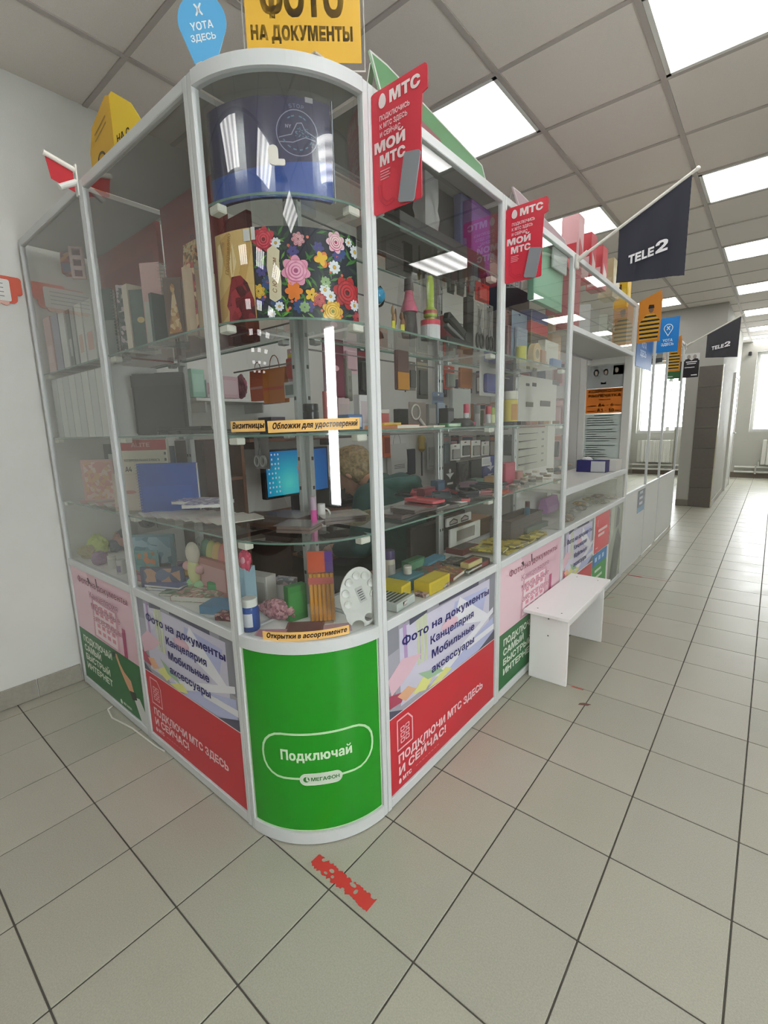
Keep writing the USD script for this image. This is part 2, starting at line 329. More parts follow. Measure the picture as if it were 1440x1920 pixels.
# radiators and pipes under the far windows
def radiator(x0, x1, label):
    t = thing('radiator', label, 'radiator', ((x0+x1)/2, YF-.09, 0)); n = int((x1-x0)/.08); w = (x1-x0)/n
    for k in range(n): part(t, 'section', rb(-(x1-x0)/2+k*w+.003, -(x1-x0)/2+(k+1)*w-.003, -.04, .045, .30, .84, .012), M('d9d8d2', .35))
    part(t, 'bracket', [bx(-(x1-x0)/2, (x1-x0)/2, .03, .089, .42, .45), bx(-(x1-x0)/2, (x1-x0)/2, .03, .089, .72, .75)], M('c4c3bd', .4))
radiator(-1.70, -1.0, 'white panel radiator under the window seen through the stall glass')
radiator(.72, 1.6, 'white sectional radiator under the window at the end of the aisle')
t = thing('heating_pipe', 'pair of white heating pipes running low along the far wall', 'pipe', (0, YF-.05, 0))
part(t, 'pipe', rod((.27, 0, .24), (2.9, 0, .24), .022), M('d5d4ce', .35)); part(t, 'pipe', rod((.27, 0, .13), (2.9, 0, .13), .022), M('d5d4ce', .35))
part(t, 'pipe', rod((-1.8, 0, .24), (.15, 0, .24), .022), M('d5d4ce', .35)); part(t, 'pipe', rod((-1.8, 0, .13), (.15, 0, .13), .022), M('d5d4ce', .35))
part(t, 'branch', rod((.69, 0, .24), (.69, 0, .36), .014), M('d5d4ce', .35)); part(t, 'clamp', bx(.63, .66, -.03, .049, .09, .28), M('bfbeb8', .4))
single('camera_dome', 'small dark security camera at the top of the far wall', 'security camera', rb(.31, .37, YF-.11, YF-.001, 2.62, 2.70, .015), DARK)
# outside: snowy ground and a pale house
setting('ground_outside', bx(-60, 60, 12.9, 120, -.6, -.5), M('e4e6e8', .9))
hs = thing('house', 'pale two storey house seen through the far window', 'house', (-7, 45, -.5))
part(hs, 'wall', bx(-7, 7, 0, 8, 0, 5.2), M('cfd0cd', .9)); part(hs, 'roof', ext(Polygon([(-7.6, 5.2), (7.6, 5.2), (0, 7.6)]), 9), M('b6b2b0', .9)); hs.GetChildren()
UsdGeom.Xformable(hs.GetChildren()[1]).AddTransformOp().Set(Gf.Matrix4d(1, 0, 0, 0, 0, 0, 1, 0, 0, -1, 0, 0, 0, 8.5, 0, 1))
for k in range(3): part(hs, 'window', rb(-5.2+k*4, -3.6+k*4, -.05, .05, 1.2, 2.8, .02), M('8f979c', .3))
# red tape scraps on the floor
def scrap(label, outline, col, ang, x, y, holes=()):
    g = Polygon(outline).difference(unary_union([ell(*h) for h in holes])) if holes else Polygon(outline)
    g = affinity.rotate(g, ang, origin=(0, 0))
    m = ext(g, .0006); m.apply_translation((x, y, .0004)); single('tape_scrap', label, 'tape', m, M(col, .5))
R2 = random.Random(3); L = 0.233; N = 40
top = [(-L/2+L*i/N, .021+R2.uniform(-.006, .004)) for i in range(N+1)]; bot = [(L/2-L*i/N, -.021+R2.uniform(-.004, .006)) for i in range(N+1)]
scrap('worn strip of red tape on the floor in front of the rounded corner', top+bot, 'c93a36', -0.3, 0.045, 0.050, [(-.045, .004, .009, .006), (-.03, -.008, .006, .005), (-.055, -.012, .007, .004), (.035, .012, .012, .006), (.055, .002, .006, .008), (.02, -.015, .006, .004), (-.09, .014, .007, .006)])
scrap('small dark red tape scrap on the aisle floor beside the bench', [(-.03, -.008), (.01, -.012), (.03, .0), (.0, .010), (-.02, .006)], '6d4a40', 30, .33, 1.38)
scrap('short red tape scrap beside the near bench leg', [(-.03, -.006), (.03, -.004), (.028, .005), (-.02, .006)], 'b85a50', 0, .26, 1.50)
scrap('red tape strip on the floor beside the white far panels', [(-.12, -.012), (-.02, -.014), (.0, -.004), (.2, -.003), (.2, .003), (-.01, .004), (-.03, .012), (-.12, .010)], 'a8423e', 0, .16, 3.56)
scrap('faint red tape trace by the foot of the grey poster', [(-.05, -.006), (.03, -.008), (.05, .0), (.0, .006)], 'b98a80', 60, .06, 2.9)
t = thing('floor_cable', 'thin white cable on the floor at the foot of the left panels', 'cable', (0, 0, 0))
part(t, 'sheath', tube([(-1.46, -.005, .006), (-1.45, -.03, .005), (-1.36, -.045, .005), (-1.2, -.02, .005), (-1.0, -.012, .005), (-.93, -.005, .005)], .0035), M('d9d8d0', .5))

# ================================================================ the stall
H, DEP, MID = 2.19, .325, .69
def unit(label, loc, rz, L, shelves, name='display_cabinet', top=True, zlow=.04, clip=(1, 1), back=False):
    """glass display cabinet; local x along the front, y into the cabinet, front at y=0"""
    t = thing(name, label, 'display cabinet', loc, rz); w = .021
    for x0 in (0, L-w):
        part(t, 'post', rb(x0+.0006, x0+w-.0006, 0, w, .001, H, .002), ALU)
        part(t, 'back_post', [rb(x0+.0006, x0+w-.0006, DEP-w, DEP, .001, H, .002)], ALU2)
    pos = [bx(x+w/2-.004, x+w/2+.004, DEP-w-.0012, DEP-w+.001, z, z+.012) for x in (0, L-w) for z in np.arange(.8, 2.1, .1)]
    part(t, 'slot', pos, HOLE)
    a, b = w-.0004, L-w+.0004
    part(t, 'top_rail', rb(a, b, 0, w, H-.03, H, .002), ALU); part(t, 'middle_rail', rb(a, b, 0, w, MID-.034, MID, .002), ALU); part(t, 'base_rail', rb(a, b, 0, w, .004, .04, .002), ALU)
    part(t, 'back_rail', rb(a, b, DEP-w, DEP, H-.03, H, .002), ALU2); part(t, 'back_rail', rb(a, b, DEP-w, DEP, MID-.034, MID, .002), ALU2)
    part(t, 'lower_panel', bx(a, b, .008, .016, .04, MID-.034), WHITE); part(t, 'back_panel', bx(a, b, DEP-.012, DEP-.006, .004, MID-.034), WHITE)
    part(t, 'floor_board', bx(a, b, w, DEP-w, MID-.022, MID-.006), WHITE)
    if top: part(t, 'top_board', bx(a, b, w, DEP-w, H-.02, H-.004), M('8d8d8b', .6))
    v = np.array([(a, .010, MID-.004), (b, .010, MID-.004), (b, .010, H-.026), (a, .010, H-.026)])
    part(t, 'front_glass', (v, np.array([[0, 1, 2], [0, 2, 3]])), GLASS)
    for z in shelves: shelf(t, a+.002, b-.002, .016, DEP-w-.002, z, [(a+.02*(s == 0)+.0, s) for s in (0, 1) if clip[s]], a, b)
    if back: part(t, 'inner_back', bx(a, b, DEP-.018, DEP-.012, MID, 1.60), M('d2d2cc', .5))
    return t
def shelf(t, x0, x1, y0, y1, z, sides, a, b):
    sh = part(t, 'shelf', (np.array([(x0, y0, z), (x1, y0, z), (x1, y1, z), (x0, y1, z)]), np.array([[0, 1, 2], [0, 2, 3]])), SHELF)
    part(sh, 'shelf_edge', [bx(x0, x1, y0-.001, y0, z-.006, z), bx(x0, x1, y1, y1+.001, z-.006, z)], EDGE)
    for _, s in sides:
        q = a if s == 0 else b-.042
        part(sh, 'shelf_bracket', rb(q, q+.042, .0215, .05, z-.026, z-.0065, .003), CLIP)
    for q in (a, b-.03): part(sh, 'shelf_bracket', rb(q, q+.03, DEP-.05, DEP-.0215, z-.022, z-.0065, .003), ALU2)
SH = [.988, 1.297, 1.597]
U1 = unit('narrow glass display cabinet against the wall at the left end', (-1.842, 0, 0), 0, .772, SH)
U2 = unit('glass display cabinet with notebooks left of the rounded corner', (-1.07, 0, 0), 0, .7445, SH, clip=(1, 0))
U3 = unit('glass display cabinet with globe and phone cases right of the rounded corner', (0, .3255, 0), 90, .8165, SH+[1.893], clip=(0, 1))
U4 = unit('glass display cabinet with yellow magazines behind the bench', (0, 1.142, 0), 90, .841, SH, clip=(0, 1))
# rounded corner cabinet
K = thing('corner_display_cabinet', 'rounded corner display cabinet with the green poster and floral folder', 'display cabinet')
RA = .3245
part(K, 'post', rb(-.3245, -.304, .0003, .021, .001, H, .002), ALU); part(K, 'post', rb(-.021, -.0003, .304, .3245, .001, H, .002), ALU)
part(K, 'back_post', rb(-.346, -.3255, .3255, .346, .001, H, .002), ALU2)
part(K, 'slot', [bx(-.3365, -.331, .3243, .3256, z, z+.012) for z in np.arange(.8, 2.1, .1)], HOLE)
e0, e1 = -90+3.9, -3.9
for z0, z1, n in ((H-.034, H, 'top_rail'), (MID-.038, MID, 'middle_rail'), (.004, .044, 'base_rail')): part(K, n, arcmesh(RA-.021, RA+.002, z0, z1, e0, e1, 32), ALU)
part(K, 'lower_panel', arcmesh(RA-.014, RA-.006, .044, MID-.038, e0, e1, 32), WHITE)
sect = lambda r, z0, z1, d=.004: move(ext(Polygon([(d, -d)]+[(r*math.cos(a), r*math.sin(a)) for a in np.radians(np.linspace(-88, -2, 26))]), z1-z0), (-.325, .325, z0))
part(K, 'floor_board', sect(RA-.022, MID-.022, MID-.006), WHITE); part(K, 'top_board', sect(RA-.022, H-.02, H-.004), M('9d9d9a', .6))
ag = np.radians(np.linspace(e0, e1, 33)); gv = np.array([(-.325+(RA-.009)*math.cos(a), .325+(RA-.009)*math.sin(a), z) for a in ag for z in (MID-.004, H-.03)])
part(K, 'front_glass', (gv, np.array([q for i in range(32) for q in ((2*i, 2*i+2, 2*i+3), (2*i, 2*i+3, 2*i+1))])), GLASS, smooth=True)
for x0, y0, x1, y1 in ((-.3253, .0212, -.3253, .324), (-.324, .3253, -.0212, .3253)):   # clear side panes between the corner and its neighbours
    part(K, 'side_rail', rb(min(x0, x1)-.006, max(x0, x1)+.006, min(y0, y1), max(y0, y1), MID-.02, MID-.001, .002) if x0 == x1 else rb(x0, x1, y0-.006, y0+.006, MID-.02, MID-.001, .002), ALU)
for z in (.985, 1.292, 1.595, 1.893):
    P = [(.004, -.004)]+[((RA-.02)*math.cos(a), (RA-.02)*math.sin(a)) for a in np.radians(np.linspace(-87, -3, 25))]
    v, f = trimesh.creation.triangulate_polygon(Polygon(P), engine='earcut')
    sh = part(K, 'shelf', (np.c_[v+[-.325, .325], np.full(len(v), z)], f), SHELF)
    part(sh, 'shelf_edge', arcmesh(RA-.0205, RA-.0195, z-.006, z, -87, -3, 26), EDGE)
    part(sh, 'shelf_bracket', rb(-.3038, -.262, .0215, .05, z-.027, z-.0065, .003), CLIP); part(sh, 'shelf_bracket', rb(-.05, -.0215, .262, .3038, z-.027, z-.0065, .003), CLIP)
# serving window bay
S = thing('service_window_bay', 'glazed service bay with a counter opening and price sheets', 'display cabinet', (0, 1.983, 0), 90); L = 1.487; w = .021
for x0 in (0, L-w): part(S, 'post', rb(x0+.0006, x0+w-.0006, 0, w, .001, H, .002), ALU)
part(S, 'back_post', rb(0.0006, w-.0006, DEP-w, DEP, .001, H, .002), ALU2)
a, b = w-.0004, L-w+.0004
for z0, z1, n in ((H-.03, H, 'top_rail'), (1.80, 1.83, 'opening_rail'), (.885, .925, 'counter_rail'), (MID-.034, MID, 'middle_rail'), (.004, .04, 'base_rail')): part(S, n, rb(a, b, 0, w, z0, z1, .002), ALU)
for z0, z1 in ((H-.03, H), (1.80, 1.83)): part(S, 'back_rail', rb(a, b, DEP-w, DEP, z0, z1, .002), ALU2)
for z0, z1, n in ((1.826, H-.026, 'upper_glass'), (MID-.004, .888, 'showcase_glass')):
    part(S, n, (np.array([(a, .010, z0), (b, .010, z0), (b, .010, z1), (a, .010, z1)]), np.array([[0, 1, 2], [0, 2, 3]])), GLASS)
part(S, 'upper_shelf', bx(a, b, w, DEP-w, 1.806, 1.812), M('c9ccca', .3)); part(S, 'counter', rb(a, b, w, .40, .895, .915, .002), M('d6d6d2', .35))
part(S, 'floor_board', bx(a, b, w, DEP-w, MID-.022, MID-.006), WHITE); part(S, 'lower_panel', bx(a, b, .008, .016, .04, MID-.034), WHITE); part(S, 'back_panel', bx(a, b, DEP-.012, DEP-.006, .004, .885), WHITE)
part(S, 'inner_board', bx(.022, .72, DEP+.004, DEP+.012, .886, 1.60), M('d8d8d2', .5)); part(S, 'board_foot', bx(.03, .70, DEP-.006, DEP+.0035, .886, .90), M('c8c8c2', .5))
# partition closing the stall behind the service bay, with a glazed leaf
Q = thing('partition', 'white partition with a glazed leaf behind the service counter', 'partition')
part(Q, 'panel', bx(XL+.002, -.40, 3.43, 3.462, .002, 2.19), M('d0d0cc', .5)); part(Q, 'panel_seam', bx(-1.10, -1.094, 3.428, 3.431, .01, 2.18), M('a5a5a0', .6))
for x0, x1 in ((-.399, -.345), (-.062, -.001)): part(Q, 'leaf_frame', rb(x0, x1, 3.425, 3.465, .002, 2.19, .004), M('dcdcd8', .4))
part(Q, 'leaf_frame', rb(-.345, -.062, 3.425, 3.465, .70, .84, .004), M('dcdcd8', .4)); part(Q, 'leaf_frame', rb(-.345, -.062, 3.425, 3.465, 1.76, 1.84, .004), M('dcdcd8', .4))
part(Q, 'leaf_panel', bx(-.345, -.062, 3.435, 3.455, .002, .70), WHITE)
part(Q, 'pane', (np.array([(-.345, 3.445, .84), (-.062, 3.445, .84), (-.062, 3.445, 1.76), (-.345, 3.445, 1.76)]), np.array([[0, 1, 2], [0, 2, 3]])), GLASS)
# empty far section
E_ = thing('far_glass_section', 'empty glazed section with white lower panels at the far end', 'partition', (0, 3.471, 0), 90); L = 2.48; xs = [0, .793, 1.453, L-.021]
for x0 in xs: part(E_, 'post', rb(x0, x0+.021, 0, .021, .001, H, .002), ALU)
for x0, x1 in zip(xs[:-1], xs[1:]):
    part(E_, 'rail', rb(x0+.0215, x1-.0005, 0, .021, H-.03, H, .002), ALU); part(E_, 'rail', rb(x0+.0215, x1-.0005, 0, .021, .675, .705, .002), ALU)
    part(E_, 'lower_panel', rb(x0+.0215, x1-.0005, .002, .016, .012, .675, .002), M('dcdedc', .4))
    part(E_, 'glass', (np.array([(x0+.02, .010, .70), (x1, .010, .70), (x1, .010, H-.026), (x0+.02, .010, H-.026)]), np.array([[0, 1, 2], [0, 2, 3]])), GLASS)

# ================================================================ posters on the lower panels
RED, GRN, PNK = 'cb2f3c', '1d941d', 'e9c3cf'
def FL(x0, z0): return Frame((x0, .0072, z0), (1, 0, 0), (0, -1, 0))
def FR(y0, z0): return Frame((-.0072, y0, z0), (0, 1, 0), (1, 0, 0))
def egg(cx, cy, h): return Polygon([(cx+.36*h*math.sin(a)*(1-.16*math.cos(a)), cy+.5*h*math.cos(a)) for a in np.linspace(0, 2*PI, 25)[:-1]])
def sheet(name, label, cat, fr, shape, col, t=.0006, group=None, rough=.3):
    x = thing(name, label, cat, group=group); part(x, 'sheet', slab(shape, fr, t), M(col, rough) if isinstance(col, str) else col); return x
def pr(t, name, shapes, col, fr, lay, rough=.35, label=None):
    if name.startswith('picture') and isinstance(shapes, list):
        for i, s in enumerate(shapes[1:]): part(t, name, flat(s, fr, .0008+lay*.0003+(i+1)*.00002), M(col, rough) if isinstance(col, str) else col)
        shapes = shapes[0]
    return part(t, name, flat(shapes, fr, .0008+lay*.0003), M(col, rough) if isinstance(col, str) else col, label)
def four_lines(t, fr, w, y0, dy, h, cols, x0=.10, ws=(.82, .42, .42, .42), xs=(.10, .32, .33, .33), weight=700, halo=None):
    for k, s in enumerate(('Фото на документы', 'Канцелярия', 'Мобильные', 'аксессуары')):
        g = T(letters(s, h, weight, ws[k]*w), xs[k]*w, y0-k*dy)
        if halo: pr(t, 'lettering_edge', g.buffer(h*.07), halo, fr, 4)
        pr(t, 'lettering', g, cols[k] if isinstance(cols, list) else cols, fr, 5)
def poster_blue(fr, w, h, label, low=True, group=None):
    t = sheet('poster', label, 'poster', fr, sbox(0, 0, w, h), 'a9a9b6'); q = h*.48 if low else 0; u = h-q
    f = fr.sub(0, q); pt = lambda *P: Polygon([(x*w, y*u) for x, y in P])
    pr(t, 'picture_grey', [pt((0, .72), (.08, .74), (.08, 1), (0, 1)), pt((.88, .4), (1, .38), (1, 1), (.88, 1)), pt((0, .1), (.05, .12), (.05, .3), (0, .3))], '8b8d97', f, 0)
    pr(t, 'picture_light', [sbox(.085*w, .06*u, .93*w, .95*u)], 'cfcde0', f, 1)
    pr(t, 'picture_lilac', [pt((.3, .05), (.98, .35), (.98, .02), (.5, .0)), pt((.5, .55), (.85, .5), (.9, .85), (.55, .9))], 'b9bfe4', f, 1.5)
    pr(t, 'picture_white', [pt((.36, .1), (.98, .5), (.98, .42), (.45, .04)), pt((.52, .62), (.90, .36), (.92, .44), (.60, .93)), pt((.68, .14), (.99, .16), (.99, .24), (.68, .22))], 'e9eaf2', f, 2)
    pr(t, 'picture_pencils', [pt((.12+.05*k, .45), (.145+.05*k, .45), (.135+.05*k, .98), (.11+.05*k, .98)) for k in range(0, 4, 2)], 'b79bc9', f, 2); pr(t, 'picture_pencils', [pt((.22+.03*k, .4), (.24+.03*k, .4), (.235+.03*k, .97), (.21+.03*k, .97)) for k in range(3)], 'cbd3b4', f, 2.3)
    pr(t, 'picture_pink', [pt((.02, .25), (.16, .38), (.25, .52), (.1, .6), (.0, .45)), ell(.5*w, .66*u, .08*w, .07*u)], 'e0bccb', f, 2.5)
    pr(t, 'picture_red', [pt((.0, .12), (.09, .10), (.12, .2), (.0, .27))], 'b04a63', f, 2.6); pr(t, 'picture_orange', [pt((.06, .2), (.14, .24), (.20, .14), (.12, .08))], 'e2b08c', f, 2.7)
    pr(t, 'picture_yellow', [pt((.17, .10), (.27, .22), (.36, .16), (.28, .03)), pt((.30, .02), (.46, .13), (.52, .05), (.42, .0))], 'dfe08c', f, 2.8); pr(t, 'picture_green', [pt((.22, .30), (.40, .18), (.44, .10), (.30, .14))], '9fc0a0', f, 2.9)
    pr(t, 'picture_dark', [pt((.0, .0), (.10, .0), (.0, .10)), pt((.80, .0), (1, .0), (1, .14)), pt((.16, .93), (.30, .97), (.30, 1), (.16, 1)), pt((.4, .97), (.8, .95), (.8, 1), (.4, 1))], '55566a', f, 3)
    four_lines(t, f, w, u*.735, u*.185, u*.105, '26246e')
    if low:
        pr(t, 'red_field', sbox(0, 0, w, q), RED, fr, 2); pr(t, 'white_line', sbox(0, q-.004, w, q), 'ecd8dc', fr, 3)
        icon = Polygon([(0, 0), (.085, 0), (.085, .085), (.06, .112), (0, .112)]).buffer(.004); ring = icon.difference(icon.buffer(-.006)); chip = [rrect(.016+.028*i, .018+.022*j, .040+.028*i, .036+.022*j, .004).difference(rrect(.021+.028*i, .022+.022*j, .035+.028*i, .032+.022*j, .002)) for i in range(2) for j in range(3)]
        pr(t, 'sim_icon', [T(g, .055*w, q-.137*h/.6) for g in [ring]+chip], 'f0b9c0', fr, 5)
        pr(t, 'lettering', [T(letters('ПОДКЛЮЧИ МТС ЗДЕСЬ', .033*h/.6, 800, .80*w), .055*w, q-.190*h/.6), T(letters('И СЕЙЧАС!', .033*h/.6, 800, .40*w), .055*w, q-.236*h/.6)], 'f4d3d8', fr, 5)
        pr(t, 'logo', [egg(.066*w, .030, .021), T(letters('МТС', .017, 900), .085*w, .022)], 'f0d5d8', fr, 5)
        pr(t, 'small_print', [T(sbox(k*.02, 0, k*.02+.014, .003), .19*w, .028) for k in range(8)], 'e58f98', fr, 5)
    return t
def poster_pink(fr, w, h, label, low=True, hand=True):
    t = sheet('poster', label, 'poster', fr, sbox(0, 0, w, h), 'e2bcc9'); q = h*.46 if low else 0; u = h-q; f = fr.sub(0, q); pt = lambda *P: Polygon([(x*w, y*u) for x, y in P])
    pr(t, 'picture_light', [pt((.0, .0), (.5, .0), (.3, 1), (.0, 1))], 'ecccd6', f, 0)
    pr(t, 'picture_notebook', [pt((.30, .02), (.72, .0), (.74, .62), (.34, .66))], 'd69fb2', f, 1); pr(t, 'picture_pages', [pt((.33, .05), (.69, .03), (.71, .58), (.36, .61))], 'f0dde2', f, 1.5)
    pr(t, 'picture_cells', [pt((.38+.08*i, .10+.1*j), (.43+.08*i, .10+.1*j), (.43+.08*i, .16+.1*j), (.38+.08*i, .16+.1*j)) for i in range(4) for j in range(5)], 'd98ba0', f, 2)
    pr(t, 'picture_pen', [pt((.78, .0), (.83, .0), (.84, .42), (.79, .42))], 'a93a68', f, 2); pr(t, 'picture_dark', [pt((.30, .92), (.33, .84), (.35, .85), (.33, .93)), pt((.45, .97), (.46, .84), (.475, .84), (.47, .97))], '4a3440', f, 2)
    four_lines(t, f, w, u*.80, u*.175, u*.10, ['8c3a56', 'b0708a', 'b66a80', 'b66a80'], weight=500, ws=(.80, .46, .46, .46), xs=(.12, .30, .31, .32), halo='f0d6de')
    if low:
        pr(t, 'green_field', sbox(0, 0, w, q), '2c7040', fr, 2)
        for k, s in enumerate(('ПОДКЛЮЧАЙ', 'САМЫЙ', 'БЫСТРЫЙ', 'ИНТЕРНЕТ')): pr(t, 'lettering', T(letters(s, q*.125, 800, (.50, .30, .43, .45)[k]*w), .06*w, q*(.76-.18*k)), 'e6efe0', fr, 5)
        if hand:
            pr(t, 'picture_arm', Polygon([(w*x, q*y) for x, y in ((.62, .93), (.655, .95), (.69, .80), (.74, .70), (.83, .62), (.86, .42), (.80, .38), (.74, .52), (.68, .70))]), 'd9a27e', fr, 4); pr(t, 'picture_watch', Polygon([(w*x, q*y) for x, y in ((.79, .42), (.88, .46), (.89, .34), (.82, .28))]), '1e1e20', fr, 5); pr(t, 'picture_sleeve', Polygon([(w*x, q*y) for x, y in ((.84, .36), (.93, .40), (1, .2), (1, 0), (.92, 0))]), 'd8dad8', fr, 4.5); pr(t, 'picture_phone', Polygon([(w*x, q*y) for x, y in ((.585, .84), (.635, .90), (.63, .96), (.575, .93))]), '24282a', fr, 5)
        pr(t, 'logo', [ell(.63*w, .075*q, .012, .012), T(letters('МЕГАФОН', .013, 800), .66*w, .055*q)], 'e6efe0', fr, 5)
    return t
poster_pink(FL(-1.818, .043), .724, .61, 'pink stationery poster with green internet advert left of the corner, by the wall')
poster_blue(FL(-1.046, .043), .697, .61, 'lilac photo service poster over a red field, left of the rounded corner')
poster_blue(FR(.349, .043), .768, .61, 'lilac photo service poster over a red field, right of the rounded corner')
poster_pink(FR(1.165, .043), .795, .61, 'pink stationery poster with green internet advert behind the bench', hand=False)
fr = Frame((-.0072, 2.007, .345), (0, 1, 0), (1, 0, 0)); poster_blue(fr, .62, .308, 'small lilac photo service poster beyond the bench', low=False)
t = sheet('poster', 'narrow red advert sheet beside the small lilac poster', 'poster', FR(2.66, .38), sbox(0, 0, .38, .273), 'd8434d'); pr(t, 'small_print', [sbox(.08, .145, .31, .165), sbox(.08, .11, .24, .13)], 'f3d0d0', FR(2.66, .38), 3); pr(t, 'small_mark', sbox(.03, .03, .09, .036), 'f3d0d0', FR(2.66, .38), 3); pr(t, 'small_mark', sbox(.05, .19, .07, .24), 'e59a9a', FR(2.66, .38), 3)
t = sheet('poster', 'blue and green leaflet under the narrow red advert sheet', 'poster', FR(2.64, .05), sbox(0, 0, .36, .325), '2f9a3c'); pr(t, 'blue_band', sbox(0, .235, .36, .325), '2d7fc4', FR(2.64, .05), 2); pr(t, 'small_print', [sbox(.06+.03*k, .18-.05*k, .22+.03*k, .20-.05*k) for k in range(2)], 'cfe6cf', FR(2.64, .05), 3); pr(t, 'small_mark', [sbox(.05+.09*k, .262, .10+.09*k, .295) for k in range(3)], 'bcd9ee', FR(2.64, .05), 3)
t = sheet('poster', 'red lower leaflet behind the far end of the bench', 'poster', FR(2.007, .05), sbox(0, 0, .62, .285), 'c43b44')
t = sheet('poster', 'grey green poster with dark blurred figures beyond the leaflets', 'poster', FR(3.06, .043), sbox(0, 0, .384, .61), '9aa193'); pr(t, 'picture_dark', [Polygon([(.05, 0), (.28, 0), (.36, .3), (.25, .42), (.20, .38), (.12, .25)]), Polygon([(.16, .42), (.26, .44), (.28, .56), (.20, .6)])], '5f675d', FR(3.06, .043), 2); pr(t, 'picture_light', [Polygon([(.0, .3), (.1, .4), (.12, .61), (.0, .61)])], 'b7bdb0', FR(3.06, .043), 2)
t = sheet('sticker', 'dark blue vertical sticker on the white far panels', 'sticker', Frame((-.0008, 3.95, .47), (0, 1, 0), (1, 0, 0)), sbox(0, 0, .29, .225), '27324c'); f = Frame((-.0008, 3.95, .47), (0, 1, 0), (1, 0, 0)); pr(t, 'pale_band', sbox(0, 0, .29, .05), '4f88ae', f, 1); pr(t, 'small_print', [sbox(.06, .17-.05*k, .2, .195-.05*k) for k in range(3)], 'cfd8e4', f, 2)
# green poster on the rounded corner
fa = Arc(RA-.0055, .046, -90+3.9); LW = (RA-.0055)*math.radians(82.2)
t = sheet('poster', 'green curved operator poster on the rounded corner', 'poster', fa, sbox(.002, 0, LW-.002, .604), GRN, rough=.25)
c = LW/2
out = rrect(c-.175, .185, c+.195, .345, .072); pr(t, 'outline', out.difference(out.buffer(-.0075)), 'bfe6b8', fa, 2)
pr(t, 'lettering', T(letters('Подключай', .036, 800, .225, center=True), c+.004, .252), 'd6efd0', fa, 2)
pr(t, 'badge', rrect(c-.052, .165, c+.082, .207, .021), 'd3e3d0', fa, 3); pr(t, 'logo', [ell(c-.031, .186, .0095, .0095).difference(unary_union([ell(c-.029, .188, .003, .0075), sbox(c-.029, .180, c-.024, .186)])), T(letters('МЕГАФОН', .0125, 700, .088), c-.017, .180)], '2f7a34', fa, 4)
pr(t, 'pale_margin', [sbox(.002, 0, .006, .604), sbox(LW-.006, 0, LW-.002, .604), sbox(.002, 0, LW-.002, .005)], 'b9dcae', fa, 2)
# price strips on the glass
def strip(label, txt, fr, w, h, size, tilt=0, under=0):
    t = thing('price_strip', label, 'label strip'); g = affinity.rotate(sbox(0, 0, w, h), tilt, origin=(0, 0)); part(t, 'paper', slab(g, fr, .0004), M('ecbf72', .5))
    pr(t, 'lettering', affinity.rotate(T(letters(txt, size, 800, w*.92, slant=12), w*.045, h*.30), tilt, origin=(0, 0)), '2a1a10', fr, 0)
fg = Arc(RA-.0085, 0, -90)
strip('yellow price strip for card holders, left on the rounded glass', 'Визитницы', fg.sub(.052, 1.301), .112, .030, .0175)
strip('yellow price strip for document covers, right on the rounded glass', 'Обложки для удостоверений', fg.sub(.172, 1.296), .262, .032, .0175, 1)
strip('yellow price strip for greeting cards, low on the rounded glass', 'Открытки в ассортименте', fg.sub(.108, .689), .265, .028, .0165, 1)

